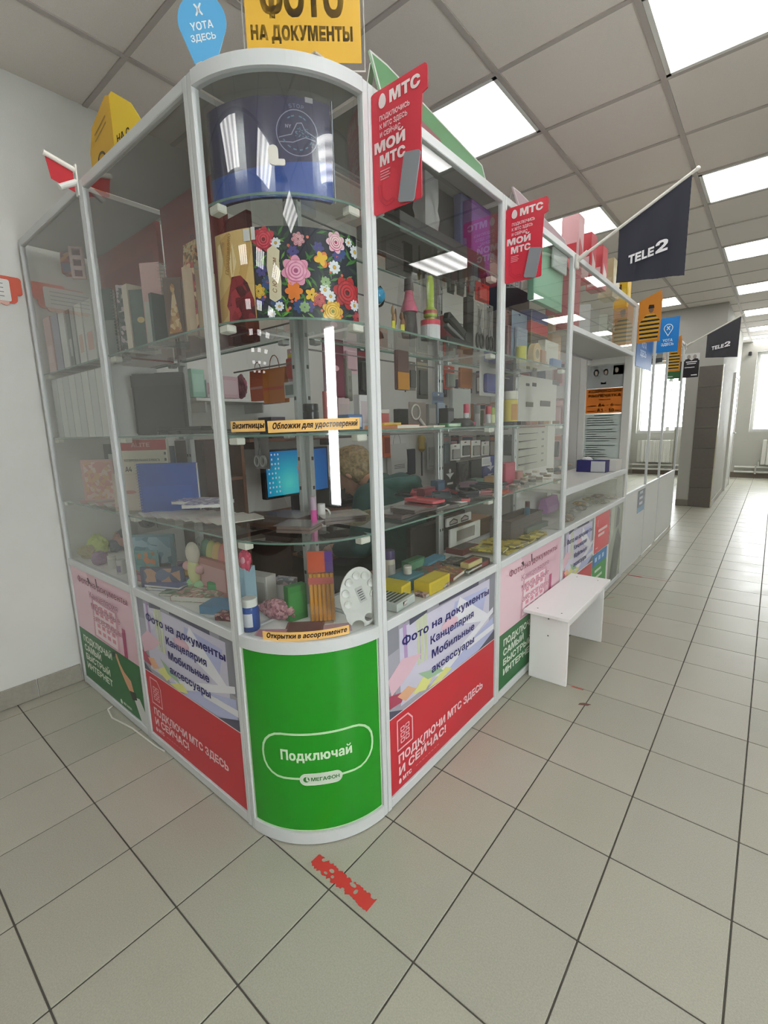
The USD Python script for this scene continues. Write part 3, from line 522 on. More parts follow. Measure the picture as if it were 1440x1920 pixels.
# ================================================================ signs and flags
def mts_sign(label, y, z0, s):
    fr = Frame((.0015, y, z0), (1, 0, 0), (0, -1, 0)); W, Hh = .158*s, .298*s; P = lambda *q: Polygon([(x*s, z*s) for x, z in q])
    shape = unary_union([rrect(0, 0, W, Hh*.82, .006), rrect(0, Hh*.55, W*1.13, Hh*.975, .012), rrect(0, Hh*.8, W*1.0, Hh*.97, .006)]).difference(Polygon([(W, Hh*.5), (W*1.2, Hh*.5), (W*1.2, Hh*.80), (W+.004, Hh*.77)]))
    t = thing('operator_sign', label, 'sign', group=None); part(t, 'board', slab(shape, fr, .003), M('d83447', .3))
    fr = Frame((.0015, y-.003, z0), (1, 0, 0), (0, -1, 0))
    pr(t, 'logo', [egg(.038*s, .262*s, .034*s), T(letters('МТС', .028*s, 900, .096*s), .060*s, .248*s)], 'f4e6e6', fr, 1)
    pr(t, 'lettering', [T(letters(x, .012*s, 800, w*s), .027*s, z*s) for x, w, z in (('ПОДКЛЮЧИСЬ', .098, .218), ('К МТС ЗДЕСЬ', .090, .199), ('И СЕЙЧАС', .068, .180))], 'f2c9cc', fr, 1)
    pr(t, 'lettering', [T(letters('МОЙ', .026*s, 900, .102*s), .006*s, .146*s), T(letters('МТС', .026*s, 900, .084*s), .024*s, .112*s)], 'f4e2e2', fr, 1)
    pr(t, 'small_print', [sbox(.026*s, (.099-.0065*k)*s, (.060-.004*(k % 2))*s, (.102-.0065*k)*s) for k in range(4)], 'ef9aa2', fr, 1)
    c = LineString([(.022*s, .065*s), (.026*s, .035*s), (.045*s, .018*s), (.066*s, .022*s)]); pr(t, 'curve', [c.buffer(.006*s).difference(c.buffer(.003*s))], 'c22c3e', fr, 1)
    ph = affinity.rotate(rrect(-.026*s, -.056*s, .026*s, .056*s, .008*s), -12); ph = T(ph, .122*s, .058*s)
    part(t, 'phone', slab(ph, fr, .004, .0006), M('8f9499', .35)); f2 = Frame((.0015, y-.0046, z0), (1, 0, 0), (0, -1, 0)); R_ = lambda g: T(affinity.rotate(g, -12, origin=(0, 0)), .122*s, .058*s)
    pr(t, 'phone_screen', R_(rrect(-.0235*s, -.049*s, .0235*s, .052*s, .006*s)), 'a8acb0', f2, 0); pr(t, 'screen_white', R_(sbox(-.019*s, -.012*s, .019*s, .028*s)), 'd9dbdd', f2, 1); pr(t, 'screen_lines', [R_(sbox(-.018*s, z*s, x*s, (z+.006)*s)) for z, x in ((-.022, .012), (-.036, .018), (-.048, .004))], '4c5056', f2, 1)
    part(t, 'mount', bx(.0012, .006, y-.001, y+.008, z0+.02, z0+.26*s), M('c5c5c5', .4))
mts_sign('red operator sign on the post right of the rounded corner', .338, 1.872, 1.0)
mts_sign('red operator sign on the post at the start of the yellow magazine cabinet', 1.150, 1.862, .95)
def tele_flag(label, y, s=1.0, col='2c2e3b'):
    t = thing('flag', label, 'flag')
    part(t, 'pole', rod((.002, y, 2.150), (.520, y, 2.418), .0075), M('e6e4dd', .4)); part(t, 'pole_knob', trimesh.creation.icosphere(2, .010).apply_translation((.524, y, 2.42)), M('e6e4dd', .4)); part(t, 'holder', [rb(.0005, .012, y-.02, y+.02, 2.11, 2.18, .003), rod((.006, y, 2.150), (.06, y, 2.182), .012)], M('dcdad3', .4))
    fr = Frame((0, y, 0), (1, 0, 0), (0, -1, 0)); N = 14; X = np.linspace(.206, .503, N); V = []; F = []
    for i, x in enumerate(X):
        zt, zb = 2.150+(x-.002)/.518*.268-.006, 1.998-.023*(x-.206)/.297
        for k in range(9):
            z = zt+(zb-zt)*k/8; V.append((x, y+.006*math.sin(9*i/N*2+k*.5)*k/8, z))
    for i in range(N-1):
        for k in range(8): p = i*9+k; F += [(p, p+1, p+10), (p, p+10, p+9)]
    m = trimesh.Trimesh(np.array(V), np.array(F), process=False); b = m.copy(); b.vertices = b.vertices+[0, .0012, 0]; b.faces = b.faces[:, ::-1]
    part(t, 'cloth', [m, b], M(col, .7), smooth=True)
    f = Frame((.258, y-.0075, 2.072), (1, 0, .16), (0, -1, 0)); pr(t, 'lettering', letters('TELE', .042, 900, .112), 'eeeef2', f, 0); pr(t, 'lettering', T(letters('2', .054, 900, .052), .114, .002), 'eeeef2', f, 0)
tele_flag('large dark navy operator flag on a slanted white pole by the serving window', 2.0); tele_flag('smaller looking dark flag on a slanted pole at the far end', 5.945, col='3c3c42')
# red flag at the left, its pole pointing out of the cabinet row
t = thing('flag', 'red flag on a white pole at the left cabinet post', 'flag')
part(t, 'pole', rod((-1.083, -.004, 2.222), (-1.083, -.096, 2.245), .009), M('e8e6e0', .4)); part(t, 'holder', [rod((-1.083, -.004, 2.185), (-1.083, -.06, 2.150), .010), rb(-1.095, -1.073, -.006, -.0005, 2.14, 2.24, .002)], M('dfe0dc', .4))
part(t, 'cloth', slab(Polygon([(-.092, 2.237), (-.012, 2.216), (-.012, 2.150), (-.082, 2.170)]), Frame((-1.083, 0, 0), (0, 1, 0), (1, 0, 0)), .0015, -.0007), M('b3202c', .7))
# hand shaped card on the wall
t = thing('wall_sign', 'small hand shaped wall sign holding a white card', 'sign'); f = Frame((XL+.004, -.27, 1.90), (0, 1, 0), (1, 0, 0))
part(t, 'hand', slab(unary_union([rrect(.03, .012, .24, .118, .02), rrect(.12, .05, .262, .128, .012)]), f, .004), M('d7624c', .4)); part(t, 'fingers', slab(unary_union([ell(.04+.03*k, .012, .016, .012) for k in range(6)]), f, .007), M('e0b3a6', .5)); part(t, 'card', slab(rrect(.0, .018, .215, .112, .008), f, .005, .004), M('e3e3df', .4)); part(t, 'lines', flat([sbox(.02, .09-.018*k, .19, .094-.018*k) for k in range(4)], f, .0095), M('8d9296', .5))
# drop shaped sign and yellow sheet on the corner
nd = np.array([.68, -.733, 0]); ud = np.array([.733, .68, 0])
t = thing('drop_sign', 'light blue drop shaped operator sign on top of the corner cabinet', 'sign'); f = Frame(np.array([-.284, .034, 2.192]), ud, nd, (0, 0, 1))
drop = unary_union([ell(0, .110, .059, .060, 32), Polygon([(-.057, .094), (.057, .094), (.024, .012), (.012, .0), (-.012, .0), (-.024, .012)])]).buffer(.004).buffer(-.004); part(t, 'board', slab(drop, f, .003), M('5fb0e3', .35)); f = Frame(f.o+nd*.0026, ud, nd)
R_ = lambda g: affinity.rotate(g, 9, origin=(0, .09)); pr(t, 'lettering', [R_(T(letters('YOTA', .017, 700, .056, center=True), 0, .092)), R_(T(letters('ЗДЕСЬ', .015, 700, .062, center=True), -.002, .068))], 'eef6fb', f, 0)
pr(t, 'emblem', [R_(T(g, 0, .133)) for g in (LineString([(-.007, -.010), (.007, .012)]).buffer(.0022), LineString([(.007, -.010), (-.007, .012)]).buffer(.0022), ell(0, .0, .0045, .006))], 'eef6fb', f, 0); pr(t, 'small_print', R_(sbox(-.01, .018, .012, .020)), 'a9d3ef', f, 0); part(t, 'foot', rod((-.284, .036, 2.1905), (-.284, .036, 2.2), .028), M('e3e0d8', .4))
t = thing('document_photo_sign', 'yellow document photo sheet in a clear holder on the rounded corner', 'sign'); f = Frame(np.array([-.197, .086, 2.191])-nd*.012, ud, nd)
part(t, 'paper', slab(sbox(.008, .02, .292, .216), f, .0008), M('e9b93f', .45)); pr(t, 'lettering', [T(letters('НА ДОКУМЕНТЫ', .033, 900, .252), .018, .067), T(letters('ФОТО', .075, 900, .205), .045, .118)], '1e1816', f, 0)
part(t, 'holder', flat(sbox(0, .004, .302, .224), f, .003), MG('holder_film', (.98, .98, .98), .03, .5, .02)); part(t, 'holder_edge', slab(sbox(0, 0, .302, .224).difference(sbox(.003, .003, .299, .221)), f, .003), M('c9c6c0', .3)); part(t, 'base', rb(-.11, -.03, .17, .20, 2.1905, 2.196, .002), M('cbbfb6', .4))
# boxes, prisms and boards lying on top of the cabinets
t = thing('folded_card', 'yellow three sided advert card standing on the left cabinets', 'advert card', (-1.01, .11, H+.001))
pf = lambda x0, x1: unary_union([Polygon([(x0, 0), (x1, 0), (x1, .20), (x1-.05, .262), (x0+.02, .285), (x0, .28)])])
part(t, 'face', slab(Polygon([(0, 0), (.20, 0), (.20, .12), (.13, .215), (.02, .29), (.002, .285)]), Frame((0, 0, 0), (1, .1, 0), (.1, -1, 0)), .0015), M('f0cf3c', .45)); part(t, 'face', slab(Polygon([(0, 0), (.16, 0), (.16, .285), (.135, .29), (.03, .225), (0, .15)]), Frame((-.158, -.02, 0), (1, .12, 0), (.12, -1, 0)), .0015), M('d3a83c', .45), 'yellow side with shade painted into its colour and a dark ring print')  # left face takes a darker yellow, its shade put into the colour
pr(t, 'lettering', T(letters('НА С', .026, 700), .022, .126), '3a2c14', Frame((0, -.0016, 0), (1, .1, 0), (.1, -1, 0)), 0); o = ell(0, 0, .030, .034); pr(t, 'ring_print', T(o.difference(o.buffer(-.008)), .075, .10), '4a3a20', Frame((-.158, -.0216, 0), (1, .12, 0), (.12, -1, 0)), 0); pr(t, 'line_print', [T(affinity.rotate(sbox(0, 0, .09, .006), 25), .04, .19+.02*k) for k in range(2)], '9a7a30', Frame((-.158, -.0216, 0), (1, .12, 0), (.12, -1, 0)), 0)
def aboard(label, y0, y1, h, col, cols, lean=.10, x=-.06, c2='e8eae6'):
    """board leaning back on top of the rail, the long side along the aisle"""
    t = thing('advert_board', label, 'advert board', (0, 0, H+.001)); k = math.hypot(lean, h); f = Frame((x, y0, 0), (0, 1, 0), (h/k, 0, lean/k), (-lean/k, 0, h/k)); W = y1-y0
    part(t, 'board', slab(Polygon([(0, 0), (W, 0), (W, k*.62), (.08, k), (.0, k*.98)]), f, .006), M(col, .35)); pr(t, 'print', [Polygon([(.05, k*.2), (W*.5, k*.16), (W*.5, k*.4), (.05, k*.6)])], cols, Frame(f.o+f.n*.0056, f.u, f.n, f.v), 0); g = Polygon([(0, 0), (W, 0), (W, k*.62), (.08, k), (.0, k*.98)]); pr(t, 'edge', g.difference(g.buffer(-.008)), c2, Frame(f.o+f.n*.0056, f.u, f.n, f.v), 1)
    part(t, 'stay', slab(Polygon([(0, 0), (.02, 0), (.02, k*.9), (0, k*.9)]), Frame((x-2*lean, y0+.02, 0), (0, 1, 0), (-h/k, 0, lean/k), (lean/k, 0, h/k)), .004), M('dfe2de', .4)); return t
aboard('green leaning advert board on top of the cabinet right of the corner', .47, 1.12, .20, '6fa275', 'a06a70', .06); aboard('grey pink leaning advert board on top of the second cabinet', 1.45, 2.08, .17, 'c0a9b0', 'd9d3d3', .06, c2='e3dfe0')
def card_box(label, y0, y1, h, col, front, txt=None):
    t = thing('advert_box', label, 'advert box', (-.14, (y0+y1)/2, H+.001)); W = (y1-y0)/2
    part(t, 'body', rb(-.05, .05, -W, W, 0, h, .002), M(col, .4)); f = Frame((.051, -W, 0), (0, 1, 0), (1, 0, 0)); pr(t, 'print', Polygon([(.02, .03), (2*W-.02, .03), (2*W-.02, h*.4), (.02, h*.6)]), front, f, 0); f2 = Frame((-.05, -W-.001, 0), (1, 0, 0), (0, -1, 0)); pr(t, 'end_print', sbox(.01, .02, .09, h*.5), front, f2, 0)
    if txt: pr(t, 'lettering', T(letters(txt, .05, 800), .012, h*.45), '4a3010', f2, 1)
card_box('tall red and white advert box on the serving bay, nearest one', 2.30, 2.40, .31, 'e2aeb2', 'd23c48'); card_box('red advert box on the serving bay, second one', 2.55, 2.66, .28, 'd14450', 'ecd0d0'); card_box('red advert box on the serving bay, third one', 2.80, 2.92, .27, 'd8575f', 'f0dada'); card_box('beige advert box on the serving bay beside the red ones', 3.08, 3.26, .26, 'cfc39a', 'ded6b8'); card_box('yellow advert box with dark letter on the far end of the serving bay', 3.50, 3.62, .27, 'ecc02c', 'f0d35a', 'Н')
# far operator signs
def beeline(label, x0, y, z0, s, nrm=(0, -1, 0)):
    t = thing('striped_sign', label, 'sign'); f = Frame((x0, y, z0), (1, 0, 0), nrm); W, Hh = .155*s, .34*s
    part(t, 'board', slab(unary_union([sbox(0, 0, W, Hh*.9), Polygon([(0, Hh*.9), (W, Hh*.9), (W*.95, Hh*1.08)])]), f, .003), M('dd8f2c', .4)); f = Frame((x0, y-.0026, z0), (1, 0, 0), nrm)
    torso = Polygon([(.10*W, .05*Hh), (.90*W, .05*Hh), (.95*W, .45*Hh), (.70*W, .60*Hh), (.35*W, .60*Hh), (.05*W, .42*Hh)]); pr(t, 'figure_shirt', torso, 'e6b53c', f, 0); pr(t, 'figure_stripes', [torso.intersection(sbox(0, (.08+.09*k)*Hh, W, (.12+.09*k)*Hh)) for k in range(6)], '231d16', f, 1); pr(t, 'figure_head', ell(.55*W, .70*Hh, .11*W, .075*Hh), '8a6a55', f, 1); pr(t, 'figure_hair', Polygon([(.42*W, .72*Hh), (.68*W, .72*Hh), (.66*W, .79*Hh), (.45*W, .80*Hh)]), '1c1714', f, 2)
beeline('orange sign with a figure in a striped jersey behind the serving bay', .004, 3.49, 1.90, 1.0); beeline('orange striped sign partly hidden by the blue operator sign', -.10, 5.30, 1.82, 1.0)
t = thing('operator_sign', 'bright blue rectangular operator sign on the far glass section', 'sign'); f = Frame((.0015, 4.275, 1.905), (1, 0, 0), (0, -1, 0)); part(t, 'board', slab(sbox(0, 0, .168, .295), f, .003), M('1f86dc', .35)); f = Frame((.0015, 4.272, 1.905), (1, 0, 0), (0, -1, 0)); d = unary_union([ell(.084, .205, .036, .036), Polygon([(.05, .192), (.118, .192), (.084, .135)])]); pr(t, 'emblem', [d.difference(d.buffer(-.006)), LineString([(.074, .192), (.094, .218)]).buffer(.004), LineString([(.094, .192), (.074, .218)]).buffer(.004)], 'eaf4fb', f, 0); pr(t, 'lettering', [T(letters('YOTA', .024, 800, .078, center=True), .084, .090), T(letters('ЗДЕСЬ', .024, 800, .098, center=True), .084, .056)], 'eaf4fb', f, 0)
t = thing('operator_sign', 'blue sticker board on the glass behind the bright blue sign', 'sign'); f = Frame((-.009, 3.55, 1.74), (0, 1, 0), (1, 0, 0)); part(t, 'board', slab(sbox(0, 0, .60, .25), f, .002), M('3f6fb4', .4)); pr(t, 'lettering', [T(letters('YOTA', .05, 800), .16, .16), T(letters('ЗДЕСЬ', .05, 800), .13, .09)], 'c6d6ec', Frame((-.0075, 3.55, 1.74), (0, 1, 0), (1, 0, 0)), 0)
t = thing('operator_sign', 'black and white sign with two figures at the far end post', 'sign'); f = Frame((.0015, 5.93, 1.79), (1, 0, 0), (0, -1, 0)); part(t, 'board', slab(sbox(-.0, 0, .152, .27), f, .003), M('232126', .4)); f = Frame((.0015, 5.927, 1.79), (1, 0, 0), (0, -1, 0)); pr(t, 'picture_white', sbox(0, .19, .152, .27), 'e2e2e0', f, 0); pr(t, 'figure_head', [ell(.045, .232, .018, .024), ell(.105, .232, .018, .024)], 'a9a39d', f, 1); pr(t, 'figure_coat', [Polygon([(.01, .15), (.15, .15), (.14, .205), (.105, .215), (.075, .19), (.045, .215), (.01, .205)])], '2b2930', f, 1); pr(t, 'lettering', [sbox(.02, .17, .13, .182), sbox(.03, .15, .12, .160), sbox(.01, .11, .11, .119), sbox(.08, .02, .14, .032)], 'e6e6ea', f, 2)
t = thing('operator_sign', 'dark sign with a green patch inside the far end glass', 'sign'); f = Frame((-.36, 5.96, 1.76), (1, 0, 0), (0, -1, 0)); part(t, 'board', slab(sbox(0, 0, .34, .29), f, .003), M('37474a', .4)); pr(t, 'print', [Polygon([(.06, .02), (.34, .02), (.34, .14), (.1, .10)])], '3f9a4c', Frame((-.36, 5.957, 1.76), (1, 0, 0), (0, -1, 0)), 0)
# sheets on the glazed leaf behind the counter
t = thing('photo_sheet', 'grey sheet of sample portraits at the top of the glazed leaf', 'paper sheet'); f = Frame((-.343, 3.442, 1.575), (1, 0, 0), (0, -1, 0)); part(t, 'sheet', slab(sbox(0, 0, .278, .18), f, .0008), M('a9adae', .4)); pr(t, 'portrait', [sbox(.20, .10, .275, .17)], '55564f', f, 0); pr(t, 'portrait', [ell(.07, .125, .02, .028), ell(.145, .125, .018, .026), Polygon([(.11, .03), (.15, .03), (.15, .05), (.13, .04), (.11, .05)])], '4a4c50', f, 0); pr(t, 'portrait_face', [ell(.07, .122, .012, .018), ell(.145, .122, .012, .018), ell(.225, .135, .014, .02)], 'b9aca2', f, 1)
t = thing('price_sheet', 'orange photocopy price sheet on the glazed leaf', 'paper sheet'); f = Frame((-.343, 3.442, 1.375), (1, 0, 0), (0, -1, 0)); part(t, 'sheet', slab(sbox(0, 0, .278, .196), f, .0008), M('e07f2c', .45)); pr(t, 'lettering', [T(letters('КСЕРОКОПИЯ', .025, 900, .25), .016, .164), T(letters('РАСПЕЧАТКА', .024, 900, .25), .016, .128), T(letters('А4 - 6', .026, 900, .12), .095, .052), T(letters('А3 - 10', .026, 900, .13), .09, .010)], '571a06', f, 0); pr(t, 'small_print', [sbox(.012, .056, .085, .062), sbox(.225, .056, .265, .062), sbox(.012, .014, .08, .020), sbox(.23, .014, .265, .020), sbox(.10, .105, .19, .110)], '8a3c18', f, 0)
t = thing('price_list', 'long white price list under the orange price sheet', 'paper sheet'); f = Frame((-.343, 3.442, .86), (1, 0, 0), (0, -1, 0)); part(t, 'sheet', slab(sbox(0, 0, .278, .505), f, .0008), M('c4d0cc', .45)); R3 = random.Random(5); pr(t, 'small_print', [sbox(.012, .47-.0185*k, .06+R3.uniform(.03, .20), .476-.0185*k) for k in range(25) if k not in (4, 11)]+[sbox(.07, .492, .22, .499)], '74847f', f, 0)

# ================================================================ bench
t = thing('bench', 'low white laminate bench against the stall front', 'bench', (.115, 1.785, 0)); W = M('fafafa', .3)
part(t, 'seat', rb(-.114, .115, -.36, .37, .362, .380, .002), W); part(t, 'leg', rb(-.095, .098, -.315, -.297, .001, .3615, .002), W); part(t, 'leg', rb(-.095, .098, .30, .318, .001, .3615, .002), W); part(t, 'apron', rb(.055, .071, -.2965, .2995, .28, .3615, .002), W)
part(t, 'screw', [rod((x, -.3155, z), (x, -.313, z), .004, 8) for x in (.0,) for z in (.34, .25)]+[rod((x, y, .3795), (x, y, .3806), .004, 8) for x in (-.06, .06) for y in (-.306, .309)], M('6d6d6d', .4))

# ================================================================ goods: builders (front towards -y, base at z = 0)
def C(h, r=.45):
    """'a' = colour, 'a|b|c' = printed pattern, '~a' = clear film"""
    if h == '~': return FILM
    if h.startswith('%'): return MF(h[1:], .25, 90, .4)
    if '|' in h:
        q = h.split('@'); return MP(q[0].replace('|', ' '), float(q[1]) if len(q) > 1 else 90)
    return M(h, r)
def fpr(t, name, shapes, c, y, lay=0):
    return part(t, name, flat(shapes, Frame((0, y, 0), (1, 0, 0), (0, -1, 0)), .0004+lay*.0003), C(c))
def tpr(t, name, shapes, c, z, lay=0):
    return part(t, name, flat(shapes, Frame((0, 0, z), (1, 0, 0), (0, 0, 1), (0, 1, 0)), .0004+lay*.0003), C(c))
def g_carton(t, W, D, Hh, c, o):
    part(t, 'body', rb(-W/2, W/2, -D/2, D/2, 0, Hh, .0015), C(c[0]))
    if len(c) > 1: fpr(t, 'label_print', sbox(-W*.42, Hh*.18, W*.42, Hh*.82), c[1], -D/2)
    if len(c) > 2: tpr(t, 'top_print', sbox(-W*.4, -D*.38, W*.4, D*.38), c[2], Hh)
    if o: fpr(t, 'lettering', letters(o, Hh*.2, 800, W*.7, center=True) if False else T(letters(o, Hh*.2, 800, W*.7, center=True), 0, Hh*.42), c[3] if len(c) > 3 else 'eeeeee', -D/2, 1)
def g_book(t, W, D, Hh, c, o):
    b = min(.0025, D*.25)
    part(t, 'cover', [bx(-W/2, W/2, -D/2, -D/2+b, 0, Hh), bx(-W/2, W/2, D/2-b, D/2, 0, Hh), bx(-W/2, -W/2+b, -D/2+b, D/2-b, 0, Hh)], C(c[0]))
    part(t, 'pages', bx(-W/2+b, W/2-.002, -D/2+b, D/2-b, .002, Hh-.002), M('dcd8cc', .8))
    if len(c) > 1: fpr(t, 'cover_print', o_shape(o, W, Hh), c[1], -D/2)
    if len(c) > 2: fpr(t, 'cover_emblem', o_shape('mid', W, Hh), c[2], -D/2, 1)
def o_shape(o, W, Hh):
    o = o or 'in'
    if o == 'in': return sbox(-W*.42, Hh*.06, W*.42, Hh*.94)
    if o == 'mid': return [T(ell(0, 0, W*.2, Hh*.05), 0, Hh*.5)]
    if o == 'dress': return [Polygon([(-W*.05, Hh*.75), (W*.08, Hh*.78), (W*.35, Hh*.15), (-W*.38, Hh*.12)]), ell(0, Hh*.83, W*.12, Hh*.07)]
    if o == 'swirl': return [affinity.rotate(ell(x*W, z*Hh, W*.06, Hh*.15), a) for x, z, a in ((-.1, .75, 20), (.1, .6, -30), (.0, .35, -35), (.18, .25, 15))]
    if o == 'lower': return sbox(-W/2+.002, .002, W/2-.002, Hh*.45)
    if o == 'stripe': return [affinity.rotate(sbox(-W*.7, Hh*(k/9), W*.7, Hh*(k/9+.035)), 35, origin=(0, Hh*k/9)).intersection(sbox(-W*.48, .003, W*.48, Hh*.98)) for k in range(10)]
    if o == 'top': return sbox(-W/2+.001, Hh*.80, W/2-.001, Hh-.001)
    if o == 'girl': return [ell(0, Hh*.35, W*.3, Hh*.25), ell(W*.1, Hh*.65, W*.2, Hh*.15), ell(-W*.3, Hh*.2, W*.12, Hh*.1)]
    if o == 'hline': return [sbox(-W*.35, Hh*(.35+.12*k), W*.35, Hh*(.39+.12*k)) for k in range(3)]
    return sbox(-W*.42, Hh*.06, W*.42, Hh*.94)
def g_spine(t, W, D, Hh, c, o):
    part(t, 'cover', [bx(-W/2, -W/2+.002, -D/2, D/2, 0, Hh), bx(W/2-.002, W/2, -D/2, D/2, 0, Hh), bx(-W/2+.002, W/2-.002, -D/2, -D/2+.002, 0, Hh)], C(c[0]))
    part(t, 'pages', bx(-W/2+.002, W/2-.002, -D/2+.002, D/2-.004, .002, Hh-.003), M('d9d5c9', .8))
    if len(c) > 1: fpr(t, 'spine_label', sbox(-W*.3, Hh*.2, W*.3, Hh*.5), c[1], -D/2)
def g_spiral(t, W, D, Hh, c, o):
    side = -1 if o == 'l' else 1
    part(t, 'cover', [rb(-W/2, W/2, -D/2, -D/2+.0015, 0, Hh, .0005), rb(-W/2, W/2, D/2-.0015, D/2, 0, Hh, .0005)], C(c[0])); part(t, 'pages', bx(-W/2+.002, W/2-.002, -D/2+.0016, D/2-.0016, .002, Hh-.002), M('dfdcd2', .8))
    n = max(6, int(Hh/.011)); r = D/2+.003; R = []
    for k in range(n):
        a = np.linspace(0, 2*PI, 9); z = Hh*(k+.5)/n; R.append(tube(np.c_[side*(W/2-.001)+r*np.cos(a)*.9, r*np.sin(a), np.full(9, z)], .0009, 4))
    part(t, 'coil', R, M('c9c9c9', .3, .8))
    if len(c) > 1: fpr(t, 'cover_print', sbox(-W*.44, .003, W*.40, Hh*.55), c[1], -D/2)
    if len(c) > 2: fpr(t, 'cover_emblem', o_shape('mid', W, Hh), c[2], -D/2, 1)
def g_pack(t, W, D, Hh, c, o):
    """carded goods with a punched hanging hole"""
    g = rrect(-W/2, 0, W/2, Hh, .004).difference(ell(0, Hh-.010, min(.012, W*.25), .0035))
    part(t, 'card', slab(g, Frame((0, D/2, 0), (1, 0, 0), (0, -1, 0)), .0012), C(c[0]))
    part(t, 'goods', rb(-W*.34, W*.34, -D/2, D/2-.0015, Hh*.10, Hh*.70, min(.006, D*.4)), C(c[1] if len(c) > 1 else '55565a'))
    if len(c) > 2: part(t, 'header', flat(sbox(-W*.46, Hh*.76, W*.46, Hh-.018), Frame((0, D/2, 0), (1, 0, 0), (0, -1, 0)), .0017), C(c[2]))
    if o == 'film': part(t, 'blister', rb(-W*.44, W*.44, -D/2-.004, D/2-.0015, Hh*.04, Hh*.74, .006), FILM)
def g_bag(t, W, D, Hh, c, o):
    P = [(-W/2*.94, -D/2, 0), (W/2*.94, -D/2, 0), (W/2*.94, D/2, 0), (-W/2*.94, D/2, 0), (-W/2, -D/2*.5, Hh), (W/2, -D/2*.5, Hh), (W/2, D/2*.5, Hh), (-W/2, D/2*.5, Hh), (-W/2*.97, -D/2*1.05, Hh*.45), (W/2*.97, -D/2*1.05, Hh*.45), (W/2*.97, D/2*1.05, Hh*.45), (-W/2*.97, D/2*1.05, Hh*.45)]
    part(t, 'body', trimesh.convex.convex_hull(np.array(P)), C(c[0]))
    if len(c) > 1: part(t, 'print', flat(o_shape(o, W*.9, Hh*.45), Frame((0, -D/2*1.02, Hh*.02), (1, 0, 0), (0, -1, -.02)), .0012), C(c[1]))
    a = np.linspace(0, PI, 10); part(t, 'handle', tube(np.c_[W*.22*np.cos(a), np.zeros(10), Hh-.004+W*.38*np.sin(a)], .0016, 5), C(c[2] if len(c) > 2 else '6d6a66'))
def g_pouch(t, W, D, Hh, c, o):
    g = rrect(-W/2, 0, W/2, Hh, W*.08); part(t, 'body', move(ext(g, D*.6), (0, D*.3, 0), rx=90), C(c[0])); part(t, 'front', move(ext(g.buffer(-W*.06), D*.4), (0, -D*.05, 0), rx=90), C(c[0]))
    if len(c) > 1: fpr(t, 'print', [T(g, 0, Hh*.55) for g in (ell(0, Hh*.12, W*.08, W*.08), Polygon([(-W*.28, Hh*.04), (W*.28, Hh*.04), (W*.05, -Hh*.10), (0, -Hh*.18), (-W*.05, -Hh*.10)]), sbox(-W*.2, -Hh*.34, W*.2, -Hh*.27))] if not o else o_shape(o, W, Hh), c[1], -D/2)
def g_bottle(t, W, D, Hh, c, o):
    r = W/2; part(t, 'body', lathe([(0, 0), (r*.92, 0), (r, .004), (r, Hh*.66), (r*.86, Hh*.76), (0, Hh*.76)]), C(c[0], .3), smooth=40); k = .88
    part(t, 'cap', lathe([(0, Hh*.762), (r*k, Hh*.762), (r*k, Hh*.97), (r*k*.9, Hh), (0, Hh)]), C(c[1], .4), smooth=40)
    if len(c) > 2: part(t, 'label', arcmesh(r*.99, r+.0006, Hh*.16, Hh*.58, -140, -40, 10, (0, 0)), C(c[2]))
def g_jar(t, W, D, Hh, c, o):
    r = W/2; part(t, 'body', lathe([(0, 0), (r*.95, 0), (r, .004), (r, Hh*.70), (r*.9, Hh*.76), (0, Hh*.76)]), C(c[0], .3), smooth=40); part(t, 'lid', lathe([(0, Hh*.762), (r*.98, Hh*.762), (r*.98, Hh*.96), (r*.93, Hh), (0, Hh)]), C(c[1], .4), smooth=40)
    if len(c) > 2: part(t, 'label', arcmesh(r*.99, r+.0006, Hh*.15, Hh*.62, -150, -30, 10, (0, 0)), C(c[2]))
def g_roll(t, W, D, Hh, c, o):
    R = Hh/2; rg = [(R*.55, -D/2), (R, -D/2), (R, D/2), (R*.55, D/2), (R*.55, -D/2)]; m = lathe(rg, 24)
    k = lathe([(R*.46, -D/2), (R*.549, -D/2), (R*.549, D/2), (R*.46, D/2), (R*.46, -D/2)], 24)
    for n, q, cc in (('tape', m, c[0]), ('core', k, c[1] if len(c) > 1 else 'b79a70')): part(t, n, move(q, (0, 0, R), rx=90), C(cc))
def g_rollflat(t, W, D, Hh, c, o):
    R = W/2; part(t, 'tape', lathe([(R*.6, 0), (R, 0), (R, Hh), (R*.6, Hh), (R*.6, 0)], 24), C(c[0])); part(t, 'core', lathe([(R*.5, 0), (R*.599, 0), (R*.599, Hh), (R*.5, Hh), (R*.5, 0)], 24), C(c[1] if len(c) > 1 else 'b79a70'))
def g_flatbook(t, W, D, Hh, c, o):
    b = min(.0015, Hh*.25); part(t, 'cover', [bx(-W/2, W/2, -D/2, D/2, Hh-b, Hh), bx(-W/2, W/2, -D/2, D/2, 0, b), bx(-W/2, -W/2+b, -D/2, D/2, b, Hh-b)], C(c[0])); part(t, 'pages', bx(-W/2+b, W/2-.001, -D/2+.001, D/2-.001, b, Hh-b), M('d8d6ce', .8))
    if len(c) > 1: tpr(t, 'cover_print', sbox(-W*.44, -D*.44, W*.44, D*.44), c[1], Hh)
    if len(c) > 2: tpr(t, 'cover_title', [sbox(-W*.35, D*.25, W*.3, D*.33), sbox(-W*.35, D*.12, W*.1, D*.18)], c[2], Hh, 1)
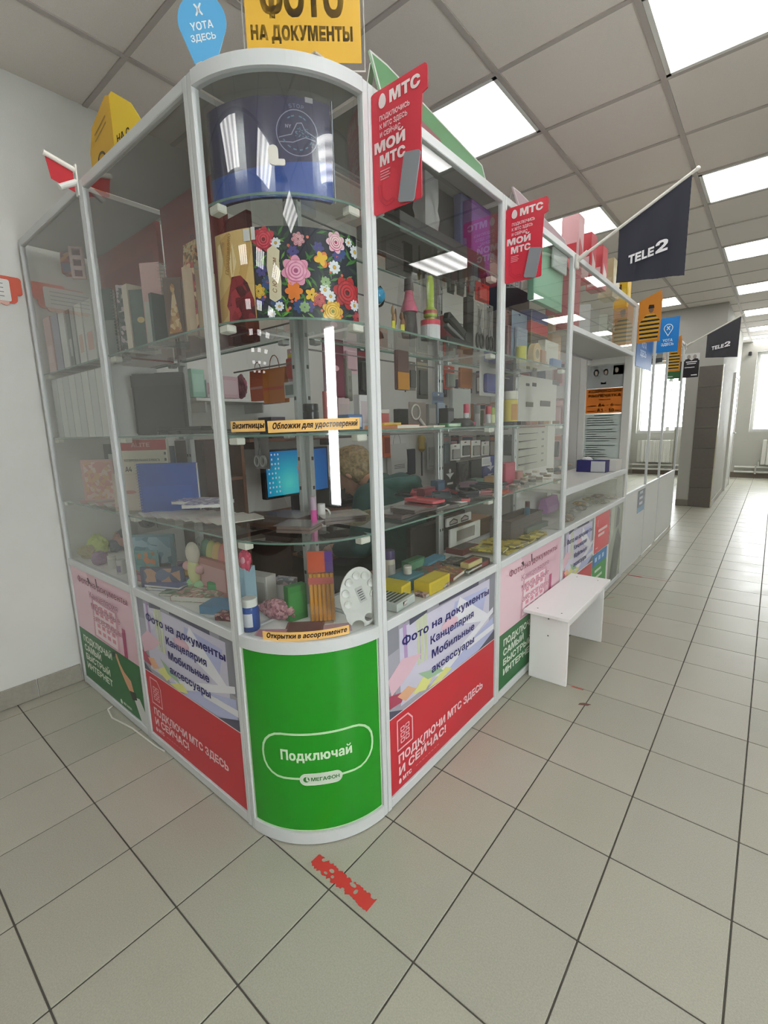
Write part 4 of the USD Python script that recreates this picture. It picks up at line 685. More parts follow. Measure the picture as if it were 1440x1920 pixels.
def g_wallet(t, W, D, Hh, c, o):
    g = rrect(-W/2, -D/2, W/2, D/2, .006); part(t, 'cover', ext(g, Hh*.45), C(c[0], .4)); m = ext(g.buffer(-.0012), Hh*.5); m.apply_translation((0, 0, Hh*.5)); part(t, 'flap', m, C(c[0], .4)); part(t, 'stitching', tube([(-W*.45, -D*.42, Hh), (W*.45, -D*.42, Hh), (W*.45, D*.42, Hh), (-W*.45, D*.42, Hh), (-W*.45, -D*.42, Hh)], .0005, 4), C(c[1] if len(c) > 1 else '5d4d48'))
    if len(c) > 2: tpr(t, 'embossed_print', [ell(0, 0, W*.14, D*.1), sbox(-W*.2, -D*.25, W*.2, -D*.18)], c[2], Hh)
    if o == 'film': part(t, 'sleeve', rb(-W/2-.004, W/2+.006, -D/2-.005, D/2+.005, Hh+.001, Hh+.003, .0008), FILM)
def g_case(t, W, D, Hh, c, o):
    g = rrect(-W/2, -D/2, W/2, D/2, W*.14); part(t, 'back', ext(g, Hh*.35), C(c[0], .35)); m = ext(g.difference(g.buffer(-.002)), Hh*.6); m.apply_translation((0, 0, Hh*.352)); part(t, 'rim', m, C(c[0], .35)); part(t, 'camera_cutout', ext(T(rrect(-.012, -.014, .012, .014, .004), -W*.2, D*.33), Hh*.5), C(c[1] if len(c) > 1 else '18181a'))
    if len(c) > 2: m = flat([sbox(-W*.15, -D*.3, W*.2, -D*.1)], Frame((0, 0, Hh*.36), (1, 0, 0), (0, 0, 1), (0, 1, 0)), .0004); part(t, 'card_insert', m, C(c[2]))
def g_lump(t, W, D, Hh, c, o):
    m = trimesh.creation.icosphere(4); n = meshkit.fbm(m.vertices*1.5+len(_n)*.37, 3)-.5; m.vertices = m.vertices*(1+.75*n[:, None]); m.vertices = (m.vertices-m.bounds.mean(0))/(np.ptp(m.vertices, axis=0)/2)*[W/2, D/2, Hh/2]+[0, 0, Hh/2]; part(t, 'body', m, C(c[0], .3), smooth=True)
    if len(c) > 1: q = trimesh.creation.icosphere(2); q.vertices = q.vertices*[W*.16, D*.16, Hh*.14]+[W*.1, -D*.36, Hh*.62]; part(t, 'patch', q, C(c[1]), smooth=True)
def g_glue(t, W, D, Hh, c, o):
    r = W/2; part(t, 'tube', lathe([(0, 0), (r*1.05, 0), (r*1.05, Hh*.12), (r, Hh*.12), (r, Hh*.60), (0, Hh*.60)], 14), C(c[0]), smooth=40); part(t, 'cap', lathe([(0, Hh*.602), (r*1.03, Hh*.602), (r*1.0, Hh), (0, Hh)], 14), C(c[1]), smooth=40)
def g_tool(t, W, D, Hh, c, o):
    """screwdriver hanging handle up"""
    r = W/2; part(t, 'handle', lathe([(0, Hh), (r*.7, Hh*.99), (r, Hh*.9), (r*.8, Hh*.78), (r, Hh*.66), (r*.4, Hh*.58), (0, Hh*.58)], 14), C(c[0], .3), smooth=40); part(t, 'blade', rod((0, 0, 0), (0, 0, Hh*.58), r*.22, 8), M('6a6a6c', .3, .7))
def g_scissors(t, W, D, Hh, c, o):
    part(t, 'card', slab(rrect(-W/2, 0, W/2, Hh, .004).difference(ell(0, Hh-.009, W*.2, .0035)), Frame((0, D/2, 0), (1, 0, 0), (0, -1, 0)), .001), C(c[1] if len(c) > 1 else '8a8a88'))
    for s in (-1, 1):
        rg = ell(s*W*.20, Hh*.22, W*.19, Hh*.16); part(t, 'handle', move(ext(rg.difference(rg.buffer(-W*.07)), D*.5), (0, D*.2, 0), rx=90), C(c[0])); part(t, 'blade', move(ext(Polygon([(s*W*.10, Hh*.38), (s*W*.20, Hh*.34), (-s*W*.06, Hh*.86), (-s*W*.12, Hh*.86)]), .0018), (0, s*.0012, 0), rx=90), M('9c9c9e', .25, .8))
def g_globe(t, W, D, Hh, c, o):
    r = W*.44; s = trimesh.creation.icosphere(4, r); s.apply_translation((0, 0, Hh*.58)); part(t, 'sphere', s, mat('globe_map', {'g': ('geometry', {}), 'n': ('noise_texture', {'scale': 22, 'detail': 4}), 'r': ('rgb_ramp', {'ramp': [(0, lin('2f86b8')), (.5, lin('3c9ac6')), (.53, lin('3c7a3f')), (.62, lin('8f8a45')), (1, lin('b08a50'))]}), 'p': ('principled_bsdf', {'roughness': .25})}, [('g.position', 'n.vector'), ('n.fac', 'r.fac'), ('r.color', 'p.base_color')], surface='p.BSDF'), smooth=True)
    a = np.radians(np.linspace(-115, 65, 20)); part(t, 'meridian_arc', tube(np.c_[(r+.007)*np.cos(a), np.zeros(20), Hh*.58+(r+.007)*np.sin(a)], .004, 6), DARK); part(t, 'foot', [lathe([(0, 0), (r*.7, 0), (r*.6, .012), (.01, .02), (0, .02)]), rod((0, 0, .018), (-.012, 0, Hh*.58-r-.006), .006)], DARK)
def g_flute(t, W, D, Hh, c, o):
    r = W*.24; part(t, 'barrel', lathe([(0, Hh*.02), (r, Hh*.02), (r, Hh*.34), (r*1.4, Hh*.36), (r*1.4, Hh*.46), (r*.8, Hh*.5), (r*.8, Hh*.86), (r*.5, Hh*.98), (0, Hh*.98)], 16), C(c[0], .35), smooth=40); part(t, 'band', lathe([(r*1.42, Hh*.40), (r*1.46, Hh*.41), (r*1.46, Hh*.44), (r*1.42, Hh*.45)], 16), C(c[1])); part(t, 'wrapper', [arcmesh(W*.485, W*.49, .001, Hh*.99, 0, 360, 24, (0, 0))], FILM); part(t, 'paper_band', arcmesh(W*.492, W*.5, .002, Hh*.22, 0, 360, 24, (0, 0)), C(c[2])); part(t, 'paper_stripe', arcmesh(W*.4925, W*.501, Hh*.22, Hh*.30, 0, 360, 24, (0, 0)), C(c[1]))
def g_stapler(t, W, D, Hh, c, o):
    part(t, 'base', rb(-W/2, W/2, -D/2, D/2, 0, Hh*.18, .004), C(c[0])); part(t, 'arm', move(rb(-W*.48, W*.40, -D*.4, D*.4, 0, Hh*.22, .006), (0, 0, Hh*.34), ry=24), C(c[0])); part(t, 'hinge', rod((W*.36, -D*.45, Hh*.26), (W*.36, D*.45, Hh*.26), Hh*.12), C(c[0])); part(t, 'magazine', move(rb(-W*.46, W*.34, -D*.3, D*.3, 0, Hh*.08, .002), (0, 0, Hh*.24), ry=20), M('8d8d90', .3, .7))
def g_animal(t, W, D, Hh, c, o):
    E = lambda x, y, z, a, b, q: trimesh.creation.icosphere(2).apply_scale((a, b, q)).apply_translation((x, y, z))
    part(t, 'body', [E(0, 0, Hh*.38, W*.28, D*.4, Hh*.34), E(-W*.12, -D*.1, Hh*.76, W*.2, D*.32, Hh*.2), E(-W*.26, -D*.2, Hh*.72, W*.10, D*.15, Hh*.1)], C(c[0]), smooth=True); part(t, 'ear', [E(-W*.06, 0, Hh*.96, W*.05, D*.08, Hh*.08)], C(c[1])); part(t, 'tail', [E(W*.28, D*.05, Hh*.55, W*.16, D*.2, Hh*.32)], C(c[1]), smooth=True); part(t, 'price_tag', rb(-W*.25, W*.15, -D*.5-.002, -D*.5, .0, Hh*.35, .0005), M('d9d640', .5))
def g_magnifier(t, W, D, Hh, c, o):
    part(t, 'card', slab(rrect(-W/2, 0, W/2, Hh, .003), Frame((0, D/2, 0), (1, 0, 0), (0, -1, 0)), .0012), C(c[0])); q = ell(-W*.18, Hh*.62, W*.26, W*.26, 28); part(t, 'ring', move(ext(q.difference(q.buffer(-.005)), D*.5), (0, D*.25, 0), rx=90), C(c[1])); part(t, 'lens', move(ext(q.buffer(-.0055), D*.15), (0, D*.12, 0), rx=90), FILM); part(t, 'handle', move(rod((W*.0, 0, Hh*.38), (W*.34, 0, Hh*.06), .006), (0, -D*.1, 0)), C(c[1]))
def g_mouse(t, W, D, Hh, c, o):
    m = trimesh.creation.icosphere(3); v = m.vertices; m.vertices = np.c_[v[:, 0]*W/2, v[:, 1]*D/2, np.maximum(v[:, 2], -.35)*Hh*.74+Hh*.26]; part(t, 'shell', m, C(c[0], .35), smooth=True); part(t, 'wheel', move(rod((-.003, 0, 0), (.003, 0, 0), .006, 12), (0, -D*.25, Hh*.86)), C(c[1] if len(c) > 1 else '77777a'))
def g_palette(t, W, D, Hh, c, o):
    g = unary_union([ell(0, Hh*.55, W*.5, Hh*.45, 40), ell(W*.05, Hh*.25, W*.42, Hh*.25, 30)]).difference(unary_union([ell(-W*.06, Hh*.03, W*.17, Hh*.10), ell(W*.24, Hh*.15, W*.11, W*.11)])); wells = [(-.30, .42), (-.36, .60), (-.26, .77), (-.06, .87), (.17, .85), (.34, .72), (.40, .53)]
    g2 = g; part(t, 'plate', move(ext(g2, .004), (0, 0, 0), rx=90), C(c[0], .25))
    for x, z in wells: part(t, 'well', move(lathe([(W*.085, 0), (W*.105, 0), (W*.105, .004), (W*.085, .004), (W*.06, .0015), (0, .001), (0, 0)], 20), (x*W*.98, -.0041, z*Hh), rx=90), C(c[0], .25), smooth=40)
    part(t, 'price_label', move(rb(-.012, .012, -.0005, 0, -.026, .026, .0001), (W*.05, -.0046, Hh*.55), ry=-20), M('c4c4c4', .5)); part(t, 'label_print', [move(bx(-.008, .008, -.0003, 0, -.018+.008*k, -.015+.008*k), (W*.05, -.0055, Hh*.55), ry=-20) for k in range(5)], M('55555a', .5))
def g_pencils(t, W, D, Hh, c, o):
    for k in range(6): x = -W*.40+k*W*.16; part(t, 'pencil', [rod((x, 0, .004), (x, 0, Hh*.58), W*.076, 6)], C(c[0], .35))
    part(t, 'tag', bx(-W*.48, W*.48, -.0075, -.0065, Hh*.60, Hh*.85), C(c[1])); part(t, 'tag_stripe', bx(W*.18, W*.48, -.0083, -.0076, Hh*.60, Hh*.85), C(c[2])); part(t, 'red_band', bx(-W*.48, W*.48, -.0078, -.007, Hh*.46, Hh*.54), M('c65a5a', .4)); part(t, 'bag', trimesh.convex.convex_hull(np.array([(-W/2, -.010, 0), (W/2, -.010, 0), (W/2, .010, 0), (-W/2, .010, 0), (-W/2, -.008, Hh*.85), (W/2, -.008, Hh*.85), (W/2, .008, Hh*.85), (-W/2, .008, Hh*.85), (W*.1, 0, Hh), (W*.3, 0, Hh)])), FILM)
def g_grid(t, W, D, Hh, c, o):
    part(t, 'tray', rb(-W/2, W/2, -D/2, D/2, 0, Hh, .003), C(c[0])); n = 9
    for k in range(n): y = -D*.42+D*.84*(k+.5)/n; tpr(t, 'slot', sbox(-W*.42, y-D*.03, W*.42, y+D*.03), c[1], Hh)
def g_basket(t, W, D, Hh, c, o):
    w = .004; part(t, 'wall', [bx(-W/2, W/2, -D/2, -D/2+w, 0, Hh), bx(-W/2, W/2, D/2-w, D/2, 0, Hh), bx(-W/2, -W/2+w, -D/2+w, D/2-w, 0, Hh), bx(W/2-w, W/2, -D/2+w, D/2-w, 0, Hh), bx(-W/2+w, W/2-w, -D/2+w, D/2-w, 0, w)], C(c[0], .3)); part(t, 'rim', [bx(-W/2-.003, W/2+.003, -D/2-.003, -D/2, Hh-.01, Hh), bx(-W/2-.003, W/2+.003, D/2, D/2+.003, Hh-.01, Hh)], C(c[0], .3)); part(t, 'filling', bx(-W/2+w, W/2-w, -D/2+w, D/2-w, w, Hh*.7), C(c[1]))
def g_mug(t, W, D, Hh, c, o):
    r = W*.38; part(t, 'cup', lathe([(0, 0), (r, 0), (r, Hh), (r*.88, Hh), (r*.88, Hh*.1), (0, Hh*.1)]), C(c[0]), smooth=40); a = np.linspace(-PI/2, PI/2, 10); part(t, 'handle', tube(np.c_[r*.95+Hh*.2*np.cos(a), np.zeros(10), Hh*.5+Hh*.28*np.sin(a)], .003, 6), C(c[0]))
def g_frames(t, W, D, Hh, c, o):
    """photo frame with several windows"""
    n = int(o or 3); hs = Hh/n; g = sbox(-W/2, 0, W/2, Hh).difference(unary_union([sbox(-W*.30, hs*k+hs*.2, W*.30, hs*k+hs*.82) for k in range(n)])); part(t, 'frame', slab(g, Frame((0, D/2, 0), (1, 0, 0), (0, -1, 0)), D*.9), C(c[0])); part(t, 'backing', bx(-W*.48, W*.48, D/2-.002, D/2, .004, Hh-.004), C(c[1]))
def g_house_card(t, W, D, Hh, c, o):
    part(t, 'panel', rb(-W/2, W/2, -D/2, D/2, 0, Hh, .001), C(c[0]))
    for k in range(2):
        x = -W*.24+k*W*.46; g = Polygon([(x-W*.16, Hh*.10), (x+W*.16, Hh*.10), (x+W*.16, Hh*.55), (x, Hh*.85), (x-W*.16, Hh*.55)]); fpr(t, 'outline', g.difference(g.buffer(-W*.03)), c[1], -D/2); fpr(t, 'picture', g.buffer(-W*.035), c[2], -D/2, 0)
def g_pens(t, W, D, Hh, c, o):
    part(t, 'sheet', slab(sbox(-W/2, 0, W/2, Hh), Frame((0, D/2, 0), (1, 0, 0), (0, -1, 0)), .001), C(c[0])); fpr(t, 'header', sbox(-W*.5, Hh*.90, W*.4, Hh), c[1], D/2-.001, 1)
    for k in range(5): z = Hh*(.78-.16*k); part(t, 'pen', [rod((-W*.36, D/2-.006, z), (W*(.16-.03*(k % 2)), D/2-.006, z+Hh*.015*(k % 2)), .003+.001*(k % 3), 8, .0015)], C('2f2f2f' if k % 2 == 0 else '4b4640')); fpr(t, 'mark', sbox(W*.30, z-Hh*.012, W*.38, z+Hh*.03), '77756c', D/2-.001, 1)
def g_toybag(t, W, D, Hh, c, o):
    n = 5; part(t, 'bag', rb(-W/2, W/2, -D/2, D/2, 0, Hh, min(W, D, Hh)*.3), FILM)
    for k in range(n): m = trimesh.creation.icosphere(2); m.vertices = m.vertices*[W*.13, D*.36, Hh*.42]+[-W*.36+k*W*.18, 0, Hh*.5]; part(t, 'segment', m, C(c[k % len(c)]), smooth=True)
def g_flag3(t, W, D, Hh, c, o):
    part(t, 'body', rb(-W/2, W/2, -D/2, D/2, 0, Hh, .002), C(c[-1])); n = len(c)
    for k in range(n): fpr(t, 'band', sbox(-W/2+.001, Hh*k/n, W/2-.001, Hh*(k+1)/n-.001), c[n-1-k], -D/2)
    for k in range(n): part(t, 'side_band', flat(sbox(-D/2+.001, Hh*k/n, D/2-.001, Hh*(k+1)/n-.001), Frame((-W/2, 0, 0), (0, -1, 0), (-1, 0, 0)), .0005), C(c[n-1-k]))
def g_keyrings(t, W, D, Hh, c, o):
    a = np.linspace(0, 2*PI, 13); part(t, 'ring', [tube(np.c_[W*.2+W*.2*np.cos(a), D*.2*np.sin(a), np.full(13, Hh*.5)], .0012, 4)], M('b5b5b5', .3, .8)); part(t, 'fob', rb(-W/2, W*.05, -D*.4, D*.4, 0, Hh, .002), C(c[0])); tpr(t, 'fob_print', sbox(-W*.4, -D*.2, -W*.1, D*.2), c[1], Hh)
def g_bangle(t, W, D, Hh, c, o):
    a = np.linspace(0, 2*PI, 19)
    for k in range(4): part(t, 'loop', tube(np.c_[np.full(19, -W*.3+k*W*.2), D/2*np.cos(a), Hh/2+(Hh/2-.002)*np.sin(a)], .002, 5), C(c[0], .3))
def g_tissue(t, W, D, Hh, c, o):
    part(t, 'box', rb(-W/2, W/2, -D/2, D/2, 0, Hh*.8, .002), C(c[0])); fpr(t, 'side_print', sbox(0, .003, W*.48, Hh*.75), c[1], -D/2); m = trimesh.creation.icosphere(2); m.vertices = m.vertices*[W*.18, D*.12, Hh*.2]*(1+.5*(meshkit.fbm(m.vertices*3, 2)-.5))[:, None]+[-W*.2, 0, Hh*.82]; part(t, 'tissue', m, M('e8e8ea', .8), smooth=True)
def g_foil(t, W, D, Hh, c, o):
    m = trimesh.creation.box((W, D, Hh)); m = m.subdivide().subdivide().subdivide(); n = meshkit.fbm(m.vertices*40, 3)-.5; m.vertices = m.vertices+m.vertices/np.linalg.norm(m.vertices, axis=1, keepdims=True)*n[:, None]*min(W, D)*.35; m.vertices[:, 2] += Hh/2; part(t, 'sheet', m, M(c[0], .22, .6), smooth=40)
def g_plush(t, W, D, Hh, c, o):
    E = lambda x, z, a, q: trimesh.creation.icosphere(2).apply_scale((a*W, D*.42, q*Hh)).apply_translation((x*W, 0, z*Hh))
    for n, q, cc in (('head', E(0, .74, .30, .24), c[0]), ('body', E(0, .38, .26, .30), c[1]), ('arm', E(-.34, .45, .14, .10), c[2]), ('arm', E(.34, .45, .14, .10), c[2]), ('foot', E(-.2, .10, .17, .10), c[3]), ('foot', E(.2, .10, .17, .10), c[3])): part(t, n, q, C(cc, .8), smooth=True)
def g_bell(t, W, D, Hh, c, o):
    part(t, 'base', lathe([(0, 0), (W*.40, 0), (W*.44, Hh*.06), (W*.36, Hh*.40), (0, Hh*.40)], 16), C(c[0]), smooth=40); part(t, 'skirt', lathe([(0, Hh*.405), (W*.44, Hh*.405), (W*.46, Hh*.44), (W*.26, Hh*.62), (W*.20, Hh*.74), (0, Hh*.74)], 18), C(c[1], .35), smooth=40); part(t, 'top', lathe([(0, Hh*.742), (W*.26, Hh*.742), (W*.22, Hh*.93), (0, Hh*.93)], 14), C(c[2]), smooth=40)
    part(t, 'bag', trimesh.convex.convex_hull(np.array([(x*W, y*D, z) for x, z in ((-.5, .001), (.5, .001), (-.5, Hh*.6), (.5, Hh*.6), (-.25, Hh), (.25, Hh)) for y in (-.5, .5)])), FILM)
def g_paperpack(t, W, D, Hh, c, o):
    part(t, 'body', rb(-W/2, W/2, -D/2, D/2, 0, Hh, .002), C(c[0])); fpr(t, 'header', sbox(-W/2+.001, Hh*.84, W/2-.001, Hh-.002), c[1], -D/2); fpr(t, 'lettering', [T(letters('КОПИРОВАЛЬНАЯ БУМАГА', Hh*.035, 700, W*.70, center=True), 0, Hh*.68), T(letters('А4', Hh*.075, 800, W*.13), -W*.35, Hh*.53), T(letters('25', Hh*.06, 500, W*.1), -W*.14, Hh*.53)], '5a5550', -D/2, 1); fpr(t, 'line_print', [sbox(W*.02, Hh*.53, W*.15, Hh*.58), sbox(W*.2, Hh*.55, W*.38, Hh*.57)], '8d877d', -D/2, 1); fpr(t, 'header_mark', T(letters('ALITE', Hh*.06, 700, W*.36, center=True), 0, Hh*.89), 'd9a8a4', -D/2, 2); fpr(t, 'corner_mark', [sbox(W*.44, Hh*(.5+.09*k), W*.48, Hh*(.54+.09*k)) for k in range(4)], '5f5f5a', -D/2, 1)
BUILD = {k[2:]: v for k, v in list(globals().items()) if k.startswith('g_')}
def put(kind, label, cat, x, y, z, W, D, Hh, rz, cols, o='', group=None, rx=0):
    name = cat.replace(' ', '_').replace('-', '_')
    t = thing(name, label, cat, (x, y, z), rz, group)
    if rx: UsdGeom.Xformable(t).AddRotateXOp().Set(float(rx))
    BUILD[kind](t, W, D, Hh, cols.split(), o); return t

